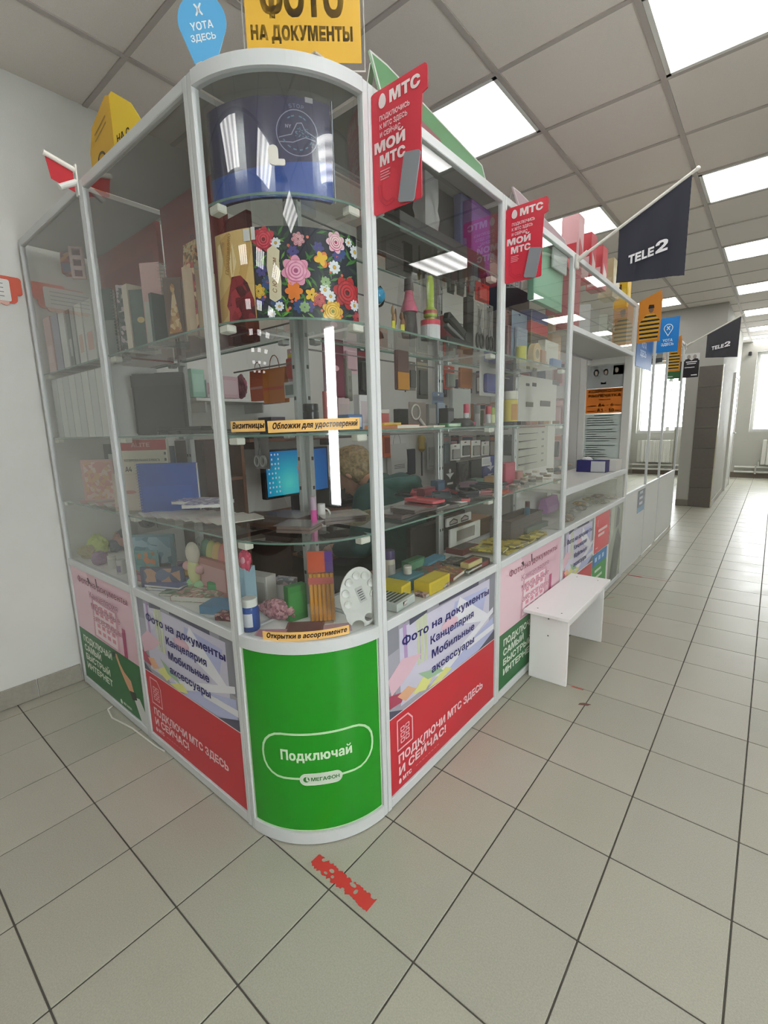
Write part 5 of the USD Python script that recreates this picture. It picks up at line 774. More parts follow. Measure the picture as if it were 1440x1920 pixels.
ROWS = [
('spine', 'pink notebook standing first in the top row of the narrow left cabinet', 'notebook', -1.7585, 0.105, 1.5981, 0.095, 0.13, 0.2495, 0, 'caa6a6 d8b8b8', '', None, 0),
('spine', 'lavender grey notebook beside the pink one in the narrow left cabinet', 'notebook', -1.6505, 0.105, 1.5981, 0.083, 0.13, 0.2435, 0, '8f90a4', '', None, 0),
('spine', 'white ring book fourth from the wall in the narrow left cabinet', 'notebook', -1.562, 0.105, 1.5981, 0.072, 0.13, 0.2385, 0, 'd0d2d0', '', None, 0),
('spine', 'dark grey notebook between white spines in the narrow left cabinet', 'notebook', -1.486, 0.105, 1.5981, 0.044, 0.13, 0.2365, 0, '5c6664 a8acac', '', None, 0),
('spine', 'silver grey notebook after the dark one in the narrow left cabinet', 'notebook', -1.4345, 0.105, 1.5981, 0.043, 0.13, 0.2345, 0, '9ea4a4', '', None, 0),
('spine', 'tall white notebook in the middle of the top row, narrow left cabinet', 'notebook', -1.362, 0.105, 1.5981, 0.07, 0.13, 0.2385, 0, 'cfd0cd c9a79c', '', None, 0),
('spine', 'white and pink notebook last in the top row of the narrow left cabinet', 'notebook', -1.263, 0.105, 1.5981, 0.098, 0.13, 0.2345, 0, 'c4c6c2 c59a90', '', None, 0),
('spine', 'white binder in the row of nine on the middle shelf, number one from the wall', 'binder', -1.775, 0.13, 1.2981, 0.074, 0.18, 0.272, 0, 'c9cbca', '', 'white binders in the narrow left cabinet', 0),
('spine', 'white binder in the row of nine on the middle shelf, number two from the wall', 'binder', -1.696, 0.13, 1.2981, 0.074, 0.18, 0.272, 0, 'd6d7d5', '', 'white binders in the narrow left cabinet', 0),
('spine', 'white binder in the row of nine on the middle shelf, number three from the wall', 'binder', -1.617, 0.13, 1.2981, 0.074, 0.18, 0.272, 0, 'c9cbca', '', 'white binders in the narrow left cabinet', 0),
('spine', 'white binder in the row of nine on the middle shelf, number four from the wall', 'binder', -1.538, 0.13, 1.2981, 0.074, 0.18, 0.272, 0, 'd6d7d5', '', 'white binders in the narrow left cabinet', 0),
('spine', 'white binder in the row of nine on the middle shelf, number five from the wall', 'binder', -1.459, 0.13, 1.2981, 0.074, 0.18, 0.272, 0, 'c9cbca', '', 'white binders in the narrow left cabinet', 0),
('spine', 'white binder in the row of nine on the middle shelf, number six from the wall', 'binder', -1.38, 0.13, 1.2981, 0.074, 0.18, 0.272, 0, 'd6d7d5', '', 'white binders in the narrow left cabinet', 0),
('spine', 'white binder in the row of nine on the middle shelf, number seven from the wall', 'binder', -1.301, 0.13, 1.2981, 0.074, 0.18, 0.272, 0, 'c9cbca', '', 'white binders in the narrow left cabinet', 0),
('spine', 'white binder in the row of nine on the middle shelf, number eight from the wall', 'binder', -1.222, 0.13, 1.2981, 0.074, 0.18, 0.272, 0, 'd6d7d5', '', 'white binders in the narrow left cabinet', 0),
('spine', 'white binder in the row of nine on the middle shelf, number nine from the wall', 'binder', -1.143, 0.13, 1.2981, 0.074, 0.18, 0.272, 0, 'c9cbca', '', 'white binders in the narrow left cabinet', 0),
('carton', 'dark grey box with a pale printed band behind the pink album', 'box', -1.48, 0.2417, 0.9891, 0.42, 0.03, 0.27, 12, '4c5250 b3b8b6', '', None, 0),
('book', 'pink girls album leaning at the front of the narrow left cabinet', 'album', -1.6, 0.12, 0.9891, 0.155, 0.018, 0.2, 40, 'd8b0b0 e3cdc4|d59a9a|d8b48c@60', 'in', None, 0),
('carton', 'dark narrow box beside the dark grey banded box', 'box', -1.17, 0.24, 0.9891, 0.09, 0.05, 0.26, 12, '454b58', '', None, 0),
('flatbook', 'pink edged copybook number one in the fan along the narrow left cabinet', 'copybook', -1.62, 0.1109, 0.9896, 0.13, 0.15, 0.003, -12, 'd0a8ac', '', 'fanned copybooks in the narrow left cabinet', 0),
('flatbook', 'pink edged copybook number two in the fan along the narrow left cabinet', 'copybook', -1.52, 0.1109, 0.993, 0.13, 0.15, 0.003, -12, 'd8d4d0', '', 'fanned copybooks in the narrow left cabinet', 0),
('flatbook', 'pink edged copybook number three in the fan along the narrow left cabinet', 'copybook', -1.42, 0.1109, 0.9964, 0.13, 0.15, 0.003, -12, 'd0a8ac', '', 'fanned copybooks in the narrow left cabinet', 0),
('flatbook', 'pink edged copybook number four in the fan along the narrow left cabinet', 'copybook', -1.32, 0.1109, 0.9998, 0.13, 0.15, 0.003, -12, 'd8d4d0', '', 'fanned copybooks in the narrow left cabinet', 0),
('flatbook', 'pink edged copybook number five in the fan along the narrow left cabinet', 'copybook', -1.22, 0.1109, 1.0032, 0.13, 0.15, 0.003, -12, 'd0a8ac', '', 'fanned copybooks in the narrow left cabinet', 0),
('lump', 'lime green soft toy at the bottom of the narrow left cabinet', 'toy', -1.772, 0.13, 0.6851, 0.092, 0.1, 0.1115, 0, 'b9cf66', '', None, 0),
('lump', 'dusty pink plush at the back bottom of the narrow left cabinet', 'toy', -1.7621, 0.245, 0.6851, 0.1118, 0.09, 0.1135, 0, 'b98f86', '', None, 0),
('lump', 'dark grey bag of toys behind the white jars', 'toy bag', -1.7675, 0.25, 0.6851, 0.101, 0.08, 0.1195, 0, '55585c', '', None, 0),
('jar', 'small white jar at the bottom of the narrow left cabinet', 'jar', -1.452, 0.075, 0.6851, 0.0376, 0.03, 0.0605, 0, 'c7c9c2 dad9d2', '', None, 0),
('jar', 'white jar with violet label beside the post', 'jar', -1.321, 0.065, 0.6851, 0.0385, 0.03, 0.0645, 0, 'cfcdc9 c9c9c9 8d80a8', '', None, 0),
('frames', 'white photo frame with three windows in the narrow left cabinet', 'photo holder', -1.6729, 0.1746, 2.0256, 0.0585, 0.015, 0.138, 52, 'd6b4b4 6b2430', '3', None, 0),
('bag', 'red and orange gift bag beside the photo frame', 'gift bag', -1.7807, 0.1759, 2.0656, 0.0571, 0.05, 0.098, 52, 'b8402c|c9742c|8d2430@40 5a4a80', '', None, 0),
('carton', 'big dark red glossy folder at the back of the narrow left cabinet', 'gift folder', -1.4, 0.285, 1.5981, 0.6, 0.02, 0.55, 0, '8a1a20 7d1722', '', None, 0),
('carton', 'tall dark red glossy folder at the back of the left cabinet', 'gift folder', -0.8, 0.262, 1.5981, 0.42, 0.02, 0.56, 0, '84191f 781620', '', None, 0),
('carton', 'second dark red glossy folder beside the first, near the corner', 'gift folder', -0.52, 0.262, 1.5981, 0.12, 0.02, 0.4, 0, '66202a 5e1e26', '', None, 0),
('spiral', 'dark teal spiral notebook first on the upper shelf by the left post', 'notebook', -1.1327, 0.0682, 1.5981, 0.0633, 0.02, 0.2565, 35, '3c5552 7d8682', '', None, 0),
('book', 'black and white marbled notebook on the upper left shelf', 'notebook', -1.0156, 0.0801, 1.5981, 0.0241, 0.06, 0.2425, 48, '54605f|b7a9b4|3a4444@90', '', None, 0),
('spine', 'notebook with a pale pink spine on the upper left shelf', 'notebook', -0.9295, 0.1, 1.5981, 0.043, 0.1, 0.2285, 0, 'd8cbbf', '', None, 0),
('book', 'dark teal notebook with golden swirls on the upper left shelf', 'notebook', -0.8566, 0.0728, 1.5981, 0.0683, 0.03, 0.1985, 35, '4a5d5c 4d6060 c7b07a', 'swirl', None, 0),
('spine', 'thin dark notebook between teal swirl cover and spiral pad', 'notebook', -0.7445, 0.11, 1.5981, 0.019, 0.12, 0.1655, 0, '33484a', '', None, 0),
('spiral', 'tall pink and white spiral notebook on the upper left shelf', 'notebook', -0.7959, 0.0927, 1.5981, 0.0728, 0.03, 0.2765, 32, 'c9a2a2 b7bdb5', '', None, 0),
('book', 'brown notebook with a golden dress on the cover', 'notebook', -0.6367, 0.0799, 1.5981, 0.0584, 0.025, 0.1945, 38, '5d4038 c79f66|a9743c|e0c69a@70', 'dress', None, 0),
('spine', 'notebook with a beige edge near the corner post', 'notebook', -0.5155, 0.1, 1.5981, 0.019, 0.1, 0.1955, 0, 'd2b79c', '', None, 0),
('book', 'red and gold patterned notebook next to the corner post', 'notebook', -0.5285, 0.0936, 1.5981, 0.0228, 0.06, 0.2115, 38, 'a93a34|d8b48c|7d2a34@60', '', None, 0),
('bag', 'cream dotted gift bag behind the corner post', 'gift bag', -0.7505, 0.225, 1.6981, 0.085, 0.05, 0.2645, 0, 'd9c59c|8d6a4a|d9a06a@90 b0754a', '', None, 0),
('pouch', 'flat black document case with a price tag, left in the row of three', 'document case', -1.1501, 0.0923, 1.2981, 0.1218, 0.02, 0.2365, 34, '2b2c2e 37383a', 'top', 'black document cases on the middle shelf', 0),
('pouch', 'flat black document case with a price tag, middle in the row of three', 'document case', -0.9878, 0.1288, 1.2981, 0.1268, 0.02, 0.2335, 34, '2b2c2e 37383a', 'top', 'black document cases on the middle shelf', 0),
('pouch', 'flat black document case with a price tag, third in the row of three', 'document case', -0.8826, 0.1593, 1.2981, 0.111, 0.02, 0.2315, 34, '2b2c2e 37383a', 'top', 'black document cases on the middle shelf', 0),
('wallet', 'black leather wallet on the middle shelf, number one from the left', 'wallet', -0.802, 0.1, 1.2986, 0.105, 0.085, 0.012, -20, '26272a 4a4a4c', '', 'black wallets on the middle shelf', 0),
('wallet', 'black leather wallet on the middle shelf, number two from the left', 'wallet', -0.698, 0.1, 1.2986, 0.105, 0.085, 0.012, -9, '26272a 4a4a4c', '', 'black wallets on the middle shelf', 0),
('wallet', 'black leather wallet on the middle shelf, number three from the left', 'wallet', -0.601, 0.1, 1.2986, 0.105, 0.085, 0.012, 2, '26272a 4a4a4c', '', 'black wallets on the middle shelf', 0),
('wallet', 'black leather wallet on the middle shelf, number four from the left', 'wallet', -0.525, 0.1, 1.2986, 0.105, 0.085, 0.012, 13, '26272a 4a4a4c', '', 'black wallets on the middle shelf', 0),
('wallet', 'black leather wallet on the middle shelf, number five from the left', 'wallet', -0.755, 0.1, 1.3116, 0.105, 0.085, 0.012, 24, '26272a 4a4a4c', '', 'black wallets on the middle shelf', 0),
('wallet', 'black leather wallet on the middle shelf, number six from the left', 'wallet', -0.643, 0.1, 1.3116, 0.105, 0.085, 0.012, 35, '26272a 4a4a4c', '', 'black wallets on the middle shelf', 0),
('paperpack', 'copy paper pack with a red header band on the lower left shelf', 'paper pack', -1.1982, 0.1639, 0.9891, 0.2245, 0.025, 0.2925, 38, 'd6d0be b5484a', '', None, 0),
('spiral', 'big blue spiral album lying against the copy paper', 'album', -0.9458, 0.1434, 0.9891, 0.2387, 0.02, 0.1985, 38, '2f4f9c 3457a6', 'l', None, 0),
('book', 'small cream notebook with a pink emblem in front of the blue album', 'notebook', -1.1522, 0.0772, 0.9891, 0.1383, 0.012, 0.1545, 38, 'd2c4b8 d8cabf c98f8f', 'in', None, 0),
('flatbook', 'thin pale copybook in the fan along the lower left shelf, number one', 'copybook', -0.9678, 0.1186, 0.9896, 0.12, 0.165, 0.003, -14, 'd8d4cc', '', 'fanned copybooks on the lower left shelf', 0),
('flatbook', 'thin pale copybook in the fan along the lower left shelf, number two', 'copybook', -0.922, 0.1186, 0.993, 0.12, 0.165, 0.003, -14, 'c7b9b6', '', 'fanned copybooks on the lower left shelf', 0),
('flatbook', 'thin pale copybook in the fan along the lower left shelf, number three', 'copybook', -0.854, 0.1186, 0.9964, 0.12, 0.165, 0.003, -14, 'd0c9c2', '', 'fanned copybooks on the lower left shelf', 0),
('flatbook', 'thin pale copybook in the fan along the lower left shelf, number four', 'copybook', -0.786, 0.1186, 0.9998, 0.12, 0.165, 0.003, -14, 'd8d4cc', '', 'fanned copybooks on the lower left shelf', 0),
('flatbook', 'thin pale copybook in the fan along the lower left shelf, number five', 'copybook', -0.718, 0.1186, 1.0032, 0.12, 0.165, 0.003, -14, 'c7b9b6', '', 'fanned copybooks on the lower left shelf', 0),
('flatbook', 'thin pale copybook in the fan along the lower left shelf, number six', 'copybook', -0.65, 0.1186, 1.0066, 0.12, 0.165, 0.003, -14, 'd0c9c2', '', 'fanned copybooks on the lower left shelf', 0),
('flatbook', 'thin pale copybook in the fan along the lower left shelf, number seven', 'copybook', -0.582, 0.1186, 1.01, 0.12, 0.165, 0.003, -14, 'd8d4cc', '', 'fanned copybooks on the lower left shelf', 0),
('flatbook', 'thin pale copybook in the fan along the lower left shelf, number eight', 'copybook', -0.514, 0.1186, 1.0134, 0.12, 0.165, 0.003, -14, 'c7b9b6', '', 'fanned copybooks on the lower left shelf', 0),
('flatbook', 'thin pale copybook in the fan along the lower left shelf, number nine', 'copybook', -0.446, 0.1186, 1.0168, 0.12, 0.165, 0.003, -14, 'd0c9c2', '', 'fanned copybooks on the lower left shelf', 0),
('flatbook', 'olive flowered notebook lying on the lower left shelf near the corner', 'notebook', -0.9567, 0.213, 1.0226, 0.15, 0.11, 0.012, 20, '9a9a6e|c7c09a|6d6a4a@70', '', None, 0),
('flatbook', 'lilac patterned notebook lying on the lower left shelf near the corner', 'notebook', -0.809, 0.18, 1.0361, 0.15, 0.11, 0.012, 32, '8f86a8|d0cad8|6a6a92@70', '', None, 0),
('flatbook', 'violet flecked notebook lying on the lower left shelf near the corner', 'notebook', -0.61, 0.116, 1.0496, 0.15, 0.11, 0.012, 44, 'a9a4b8|d8d4dc|7d6f9a@70', '', None, 0),
('book', 'blue seascape colouring book leaning at the back of the bottom left shelf', 'colouring book', -1.185, 0.1484, 0.6851, 0.2162, 0.012, 0.1815, 36, '5a8796 6d9db3|4f7f95|9cc0cc@25', '', None, 0),
('book', 'teal colouring book with orange fish in front of the seascape book', 'colouring book', -1.1549, 0.091, 0.6851, 0.1432, 0.01, 0.1255, 36, '5b9a9c 63a3a2|4d8c90|c77c3f@40', '', None, 0),
('lump', 'dark bag at the far back of the bottom left shelf', 'bag', -1.51, 0.275, 0.8351, 0.1503, 0.05, 0.0485, 0, '2e3334', '', None, 0),
('book', 'dark blue picture book with a child face, bottom left shelf', 'picture book', -0.9695, 0.0875, 0.6851, 0.1818, 0.01, 0.0845, 36, '3b4668 5a6a8a|3b4668|b98f74@30', '', None, 0),
('toybag', 'rainbow striped squeezy toy in a clear bag behind the corner post', 'toy', -0.724, 0.2, 0.7471, 0.242, 0.06, 0.1505, 0, '4f9a78 c8cf4a e0b23c dd6a5a d2545c', '', None, 0),
('plush', 'pastel plush toy with green and pink limbs, bottom left shelf', 'toy', -0.837, 0.155, 0.6851, 0.142, 0.05, 0.1975, 0, 'd9d2c2 dfe0a0 e3b3b3 a3dba0', '', None, 0),
('carton', 'red and white carton carrying the rainbow toy', 'box', -0.7085, 0.2, 0.6851, 0.205, 0.08, 0.1365, 0, 'b5766c d0a0a0', '', None, 0),
('roll', 'pale blue adhesive tape roll at the bottom left shelf', 'tape roll', -0.924, 0.272, 0.6851, 0.04, 0.022, 0.05, 20, '8fb6b8 d0cec6', '', None, 0),
('roll', 'blue adhesive tape roll at the bottom left shelf', 'tape roll', -0.87, 0.275, 0.6851, 0.04, 0.022, 0.05, 20, '4a7fb8 d0cec6', '', None, 0),
('roll', 'green adhesive tape roll at the bottom left shelf', 'tape roll', -0.827, 0.2828, 0.6851, 0.04, 0.022, 0.05, 20, '3f9a58 d0cec6', '', None, 0),
('flatbook', 'navy exercise book with white edges at the bottom left', 'book', -0.9436, 0.1143, 0.6851, 0.17, 0.12, 0.012, 25, '4a5a8a', '', None, 0),
('flatbook', 'second navy exercise book on top of the first', 'book', -0.9447, 0.1115, 0.6976, 0.17, 0.12, 0.01, 22, '56669a', '', None, 0),
('flatbook', 'green patterned book lying at the front of the bottom left shelf', 'book', -0.828, 0.1278, 0.6851, 0.19, 0.13, 0.01, 30, '5f7a5c|8da28a|4a6650@60', '', None, 0),
('flatbook', 'grey green exercise book behind the pink flowered book', 'book', -0.9482, 0.149, 0.6851, 0.17, 0.11, 0.01, 18, '8fa29a', '', None, 0),
('flatbook', 'pink flowered thick book on the bottom left shelf', 'book', -0.732, 0.126, 0.6851, 0.19, 0.13, 0.02, 28, 'c9a09a|d8d0c2|9a6a62|7d9a78@70', '', None, 0),
('carton', 'small blue box at the front corner of the bottom left shelf', 'box', -0.542, 0.0901, 0.6851, 0.12, 0.09, 0.03, 25, '3f7fa8', '', None, 0),
('carton', 'dark pink card pack beside the small blue box', 'box', -0.454, 0.0747, 0.6851, 0.09, 0.07, 0.022, 25, '8a4a52|c7a0a0|5a3a40@90', '', None, 0),
('flatbook', 'violet blue notepad behind the flowered book', 'book', -0.854, 0.207, 0.6851, 0.12, 0.08, 0.012, 10, '5a5f8a', '', None, 0),
('carton', 'mint green gift case on the white wall shelf', 'case', -1.66, 0.6935, 1.5006, 0.077, 0.08, 0.154, 90, '9fd2bd b4dfcd', '', None, 0),
('carton', 'small white box with ribbon on the white wall shelf', 'gift box', -1.65, 0.7555, 1.5006, 0.027, 0.06, 0.1, 90, 'd9d9dc b9a4ac', '', None, 0),
('carton', 'pink dotted gift box on the white wall shelf', 'gift box', -1.67, 0.8835, 1.5006, 0.133, 0.1, 0.126, 90, 'd8b4bf e0c4cd', '', None, 0),
('lump', 'maroon foil bow pack behind the pink gift box', 'gift wrap', -1.66, 1.0, 1.5006, 0.0655, 0.08, 0.152, 90, '6d2438 b0607a', '', None, 0),
('bag', 'orange gift bag with loop handles behind the rounded corner', 'gift bag', -0.521, 0.37, 1.4026, 0.13, 0.02, 0.123, 0, 'cf7a34 d05a44 b0603a', 'top', None, 0),
('bag', 'pink and orange gift bag partly behind the orange one', 'gift bag', -0.643, 0.385, 1.4176, 0.088, 0.02, 0.113, 0, 'c9654a d9a0a0 a06a60', 'top', None, 0),
('pack', 'yellow headed toy card beside the inner corner post', 'carded toy', -0.426, 0.37, 1.4706, 0.058, 0.02, 0.113, 0, 'c9a8b0 c0504a d8cf3c', '', None, 0),
('carton', 'small white notice card with grey letters by the inner post', 'notice card', -0.4195, 0.357, 1.4146, 0.069, 0.004, 0.054, 0, 'd2d4d4 8f9594', '', None, 0),
('scissors', 'white ribbon bundle hanging below the yellow price strips', 'ribbon bundle', -0.6305, 0.36, 1.1566, 0.093, 0.02, 0.139, 0, 'b7b4b4 8f8a8c', '', None, 0),
('jar', 'round black puck box standing behind the long price strip', 'puck box', -0.1857, 0.234, 1.2931, 0.0474, 0.03, 0.0855, 43, '26262a 1d1d20', '', None, 0),
('book', 'maroon box with slanted pink stripes hanging behind the corner glass', 'carded goods', -0.36, 0.512, 1.4176, 0.088, 0.02, 0.204, 90, '6a2238 6a2238 d8a4b4', 'stripe', None, 0),
('pack', 'pink hook card holding a tape measure behind the corner glass', 'carded goods', -0.36, 0.605, 1.5086, 0.088, 0.02, 0.116, 90, 'd9b3bd c9a4ae', '', None, 0),
('pack', 'black carded tool with red header behind the corner post', 'carded goods', -0.36, 0.682, 1.4286, 0.06, 0.02, 0.186, 90, '232023 2b2a2c 8d1f32', '', None, 0),
('pouch', 'grey tape measure strip hanging on the pink card', 'carded goods', -0.36, 0.5845, 1.4056, 0.029, 0.02, 0.156, 90, '8c8a82 77756f', '', None, 0),
('carton', 'white and blue glue box on the middle shelf behind the price strip', 'box', -0.285, 0.586, 1.2981, 0.08, 0.03, 0.1245, 90, 'd2cfd2 c2b4ba', '', None, 0),
('carton', 'pale pink box beside the white and blue glue box', 'box', -0.285, 0.467, 1.2981, 0.056, 0.03, 0.1095, 90, 'b9a4a6 a99a9a', '', None, 0),
('carton', 'orange red card box next to the pale pink box', 'box', -0.29, 0.414, 1.2981, 0.046, 0.02, 0.1315, 90, 'c9605a d9a48c', '', None, 0),
('bottle', 'blue bubble bottle with a white cap behind the rounded glass', 'bottle', -0.3231, 0.0571, 0.6851, 0.058, 0.03, 0.1035, 20, '27509c e6e6e2 d9dce6', '', None, 0),
('pencils', 'bag of orange pencils with a purple price tag', 'pencil pack', -0.1793, 0.2338, 0.6851, 0.0836, 0.02, 0.2805, 43, 'd99a2e d9552c 5a2f8a', '', None, 0),
('palette', 'white plastic painting palette leaning in the rounded corner', 'palette', -0.0518, 0.2718, 0.6851, 0.1237, 0.012, 0.1975, 62, 'dcdcda', '', None, 0),
('carton', 'white box with grey print beside the green box in the corner', 'box', -0.4543, 0.1981, 0.6871, 0.0986, 0.05, 0.1195, 10, 'cfcbc6 b7b1ac', '', None, 0),
('carton', 'green box at the back of the rounded corner', 'box', -0.2678, 0.1976, 0.6851, 0.0695, 0.03, 0.1185, 80, '2f7d35 37863c', '', None, 0),
('carton', 'white patterned box stack at the back of the rounded corner', 'box', -0.4056, 0.263, 0.6851, 0.0791, 0.05, 0.0965, 20, 'd2cfd0|8d8a90|c7b0b4@70 d8d5d4', '', None, 0),
('lump', 'pink sparkly pouch lying in front of the white boxes', 'pouch', -0.32, 0.1571, 0.6851, 0.156, 0.05, 0.0705, 15, 'b9808a|d0a0a8|8f5f6a@120', '', None, 0),
('lump', 'red foil ball pack above the blue carton by the corner post', 'foil ball pack', -0.4215, 0.1192, 0.8251, 0.0531, 0.04, 0.0925, 10, 'c23a5a e0a0b0', '', None, 0),
('carton', 'light blue carton under the red foil ball', 'box', -0.4338, 0.1221, 0.6851, 0.0505, 0.05, 0.1715, 10, '9ab8c8 8fafc2', '', None, 0),
('flatbook', 'pink greeting card lying on the corner floor board, left one', 'greeting card', -0.237, 0.069, 0.6851, 0.1, 0.07, 0.002, 38, 'd8a9b4 c98f9f', '', None, 0),
('flatbook', 'brown greeting card lying in the middle of the corner floor board', 'greeting card', -0.193, 0.168, 0.6851, 0.12, 0.08, 0.002, 42, '8a5a58 74464a', '', None, 0),
('flatbook', 'pink greeting card lying on the corner floor board near the palette', 'greeting card', -0.105, 0.223, 0.6851, 0.09, 0.06, 0.002, 50, 'd9b0ba c99aa6', '', None, 0),
('flatbook', 'beige greeting card under the brown one in the corner', 'greeting card', -0.183, 0.238, 0.6851, 0.07, 0.05, 0.0015, 42, 'b9a69a', '', None, 0),
('wallet', 'brown document cover in clear film on the corner shelf, leftmost one', 'document cover', -0.485, 0.263, 0.9861, 0.142, 0.112, 0.019, 30, '6d5850 57463f', 'film', None, 0),
('wallet', 'brown document cover in clear film on the corner shelf, second one', 'document cover', -0.319, 0.239, 1.0076, 0.142, 0.112, 0.019, 12, '5f504c 4a3d39', 'film', None, 0),
('wallet', 'brown document cover in clear film on the corner shelf, middle one', 'document cover', -0.297, 0.324, 0.9861, 0.142, 0.112, 0.019, 40, '6a5a57 51443f 6a5a57', 'film', None, 0),
('wallet', 'brown document cover in clear film on the corner shelf, one with golden print', 'document cover', -0.172, 0.33, 1.0076, 0.142, 0.112, 0.019, 60, '5a4a46 463935 c79a5c', 'film', None, 0),
('wallet', 'brown document cover in clear film on the corner shelf, front one', 'document cover', -0.169, 0.15, 1.0076, 0.112, 0.092, 0.019, 25, '75655f 5b4c47', 'film', None, 0),
('mug', 'small white mug at the back of the corner shelf', 'mug', -0.2257, 0.2935, 0.9861, 0.034, 0.03, 0.0765, 43, 'd8d4d2', '', None, 0),
('glue', 'pink glue tube standing behind the brown covers', 'glue tube', -0.2088, 0.2443, 0.9861, 0.0198, 0.02, 0.1075, 43, 'cf4a9a b9a0b4', '', None, 0),
('carton', 'flat black bag pile under the silver film roll', 'bag pile', -0.13, 0.78, 1.8941, 0.55, 0.18, 0.06, 90, '25272a 2d2f33', '', None, 0),
('foil', 'crinkled silver film roll on the top shelf right of the corner', 'film roll', -0.125, 0.773, 1.9561, 0.084, 0.05, 0.2075, 90, 'b7b9bb', '', None, 0),
('bag', 'black glossy bag on the top shelf between silver film and folder', 'bag', -0.15, 0.909, 1.9561, 0.128, 0.06, 0.2075, 90, '2a2c2e', '', None, 0),
('carton', 'navy document folder on the top shelf right of the corner', 'folder', -0.105, 1.036, 1.9561, 0.164, 0.03, 0.2075, 90, '3a4672 404c7a', '', None, 0),
('carton', 'purple advert box with white letters on the top shelf by the post', 'advert box', -0.07, 1.042, 1.8941, 0.152, 0.04, 0.2425, 90, '5a2f72 6a3a86', '', None, 0),
('carton', 'black flat box at the back of the top shelf', 'box', -0.275, 0.8485, 1.8941, 0.195, 0.05, 0.2695, 90, '25272a 2d2f33', '', None, 0),
('pack', 'grey green carded battery pack in the upper hanging row, number one', 'carded goods', -0.3525, 0.896, 1.9686, 0.064, 0.015, 0.121, 90, '5f7266 8b938c 4b5a52', '', 'upper row of carded packs right of the corner', 0),
('pack', 'grey green carded battery pack in the upper hanging row, number two', 'carded goods', -0.3525, 0.9835, 1.9706, 0.069, 0.015, 0.121, 90, '77807a 59645e 4b5a52', '', 'upper row of carded packs right of the corner', 0),
('pack', 'grey green carded battery pack in the upper hanging row, number three', 'carded goods', -0.3525, 1.0775, 1.9726, 0.073, 0.015, 0.121, 90, '6a756c 8b938c 4b5a52', '', 'upper row of carded packs right of the corner', 0),
('pack', 'grey green carded battery pack in the upper hanging row, number four', 'carded goods', -0.3525, 1.1785, 1.9746, 0.079, 0.015, 0.121, 90, '5f7266 59645e 4b5a52', '', 'upper row of carded packs right of the corner', 0),
('pack', 'grey green carded battery pack in the upper hanging row, number five', 'carded goods', -0.3525, 1.2875, 1.9766, 0.085, 0.015, 0.121, 90, '77807a 8b938c 4b5a52', '', 'upper row of carded packs right of the corner', 0),
('pack', 'grey green carded battery pack in the upper hanging row, number six', 'carded goods', -0.3525, 1.406, 1.9796, 0.092, 0.015, 0.121, 90, '6a756c 59645e 4b5a52', '', 'upper row of carded packs right of the corner', 0),
('pack', 'grey green carded battery pack in the upper hanging row, number seven', 'carded goods', -0.3525, 1.534, 1.9826, 0.1, 0.015, 0.121, 90, '5f7266 8b938c 4b5a52', '', 'upper row of carded packs right of the corner', 0),
('pack', 'grey green carded battery pack in the upper hanging row, number eight', 'carded goods', -0.3525, 1.673, 1.9856, 0.108, 0.015, 0.121, 90, '77807a 59645e 4b5a52', '', 'upper row of carded packs right of the corner', 0),
('pack', 'grey green carded pack in the second hanging row, number one', 'carded goods', -0.351, 1.3135, 1.9256, 0.063, 0.012, 0.083, 90, '66756a 77807a', '', 'second row of carded packs right of the corner', 0),
('pack', 'grey green carded pack in the second hanging row, number two', 'carded goods', -0.351, 1.4035, 1.9326, 0.067, 0.012, 0.081, 90, '8a8f88 77807a', '', 'second row of carded packs right of the corner', 0),
('pack', 'grey green carded pack in the second hanging row, number three', 'carded goods', -0.351, 1.4985, 1.9406, 0.071, 0.012, 0.078, 90, '66756a 77807a', '', 'second row of carded packs right of the corner', 0),
('pack', 'grey green carded pack in the second hanging row, number four', 'carded goods', -0.351, 1.5995, 1.9486, 0.075, 0.012, 0.075, 90, '8a8f88 77807a', '', 'second row of carded packs right of the corner', 0),
('pack', 'grey green carded pack in the second hanging row, number five', 'carded goods', -0.351, 1.708, 1.9566, 0.08, 0.012, 0.072, 90, '66756a 77807a', '', 'second row of carded packs right of the corner', 0),
('globe', 'small blue desk globe on the shelf right of the corner post', 'globe', -0.15, 0.52, 1.5981, 0.0595, 0.1, 0.2305, 90, '2f86b8', '', None, 0),
('animal', 'brown squirrel figure with price tag beside the globe', 'figurine', -0.045, 0.4705, 1.5981, 0.0232, 0.03, 0.0785, 40, '9a7a5a 6a4a34', '', None, 0),
('animal', 'dark brown squirrel figure nearer to the pink bell pack', 'figurine', -0.0453, 0.517, 1.5981, 0.0305, 0.03, 0.0665, 40, '7a5238 4f3424', '', None, 0),
('bell', 'pink and black bell shaker in a clear bag', 'toy', -0.075, 0.5935, 1.5981, 0.064, 0.05, 0.1975, 90, '3a3436 c05a78 4a4648', '', None, 0),
('flute', 'lime green recorder in a printed clear wrapper', 'recorder', -0.055, 0.689, 1.5981, 0.0682, 0.05, 0.2135, 90, 'b9d628 d0485a c9c9cc', '', None, 0),
('stapler', 'black stapler with an open arm beside the lime recorder', 'stapler', -0.07, 0.882, 1.5981, 0.172, 0.04, 0.1595, 90, '2c2d2c', '', None, 0),
('carton', 'black narrow stand behind the stapler', 'display stand', -0.13, 1.085, 1.5981, 0.054, 0.02, 0.2245, 90, '2f302d', '', None, 0),
('carton', 'red box peeking out behind the recorder', 'box', -0.14, 0.9215, 1.5981, 0.055, 0.04, 0.1285, 90, '9a2f3a', '', None, 0),
('scissors', 'pair of dark scissors in clear wrapping by the right post', 'scissors', -0.0575, 1.0515, 1.5981, 0.081, 0.015, 0.1895, 90, '4a4846 8d8a86', '', None, 0),
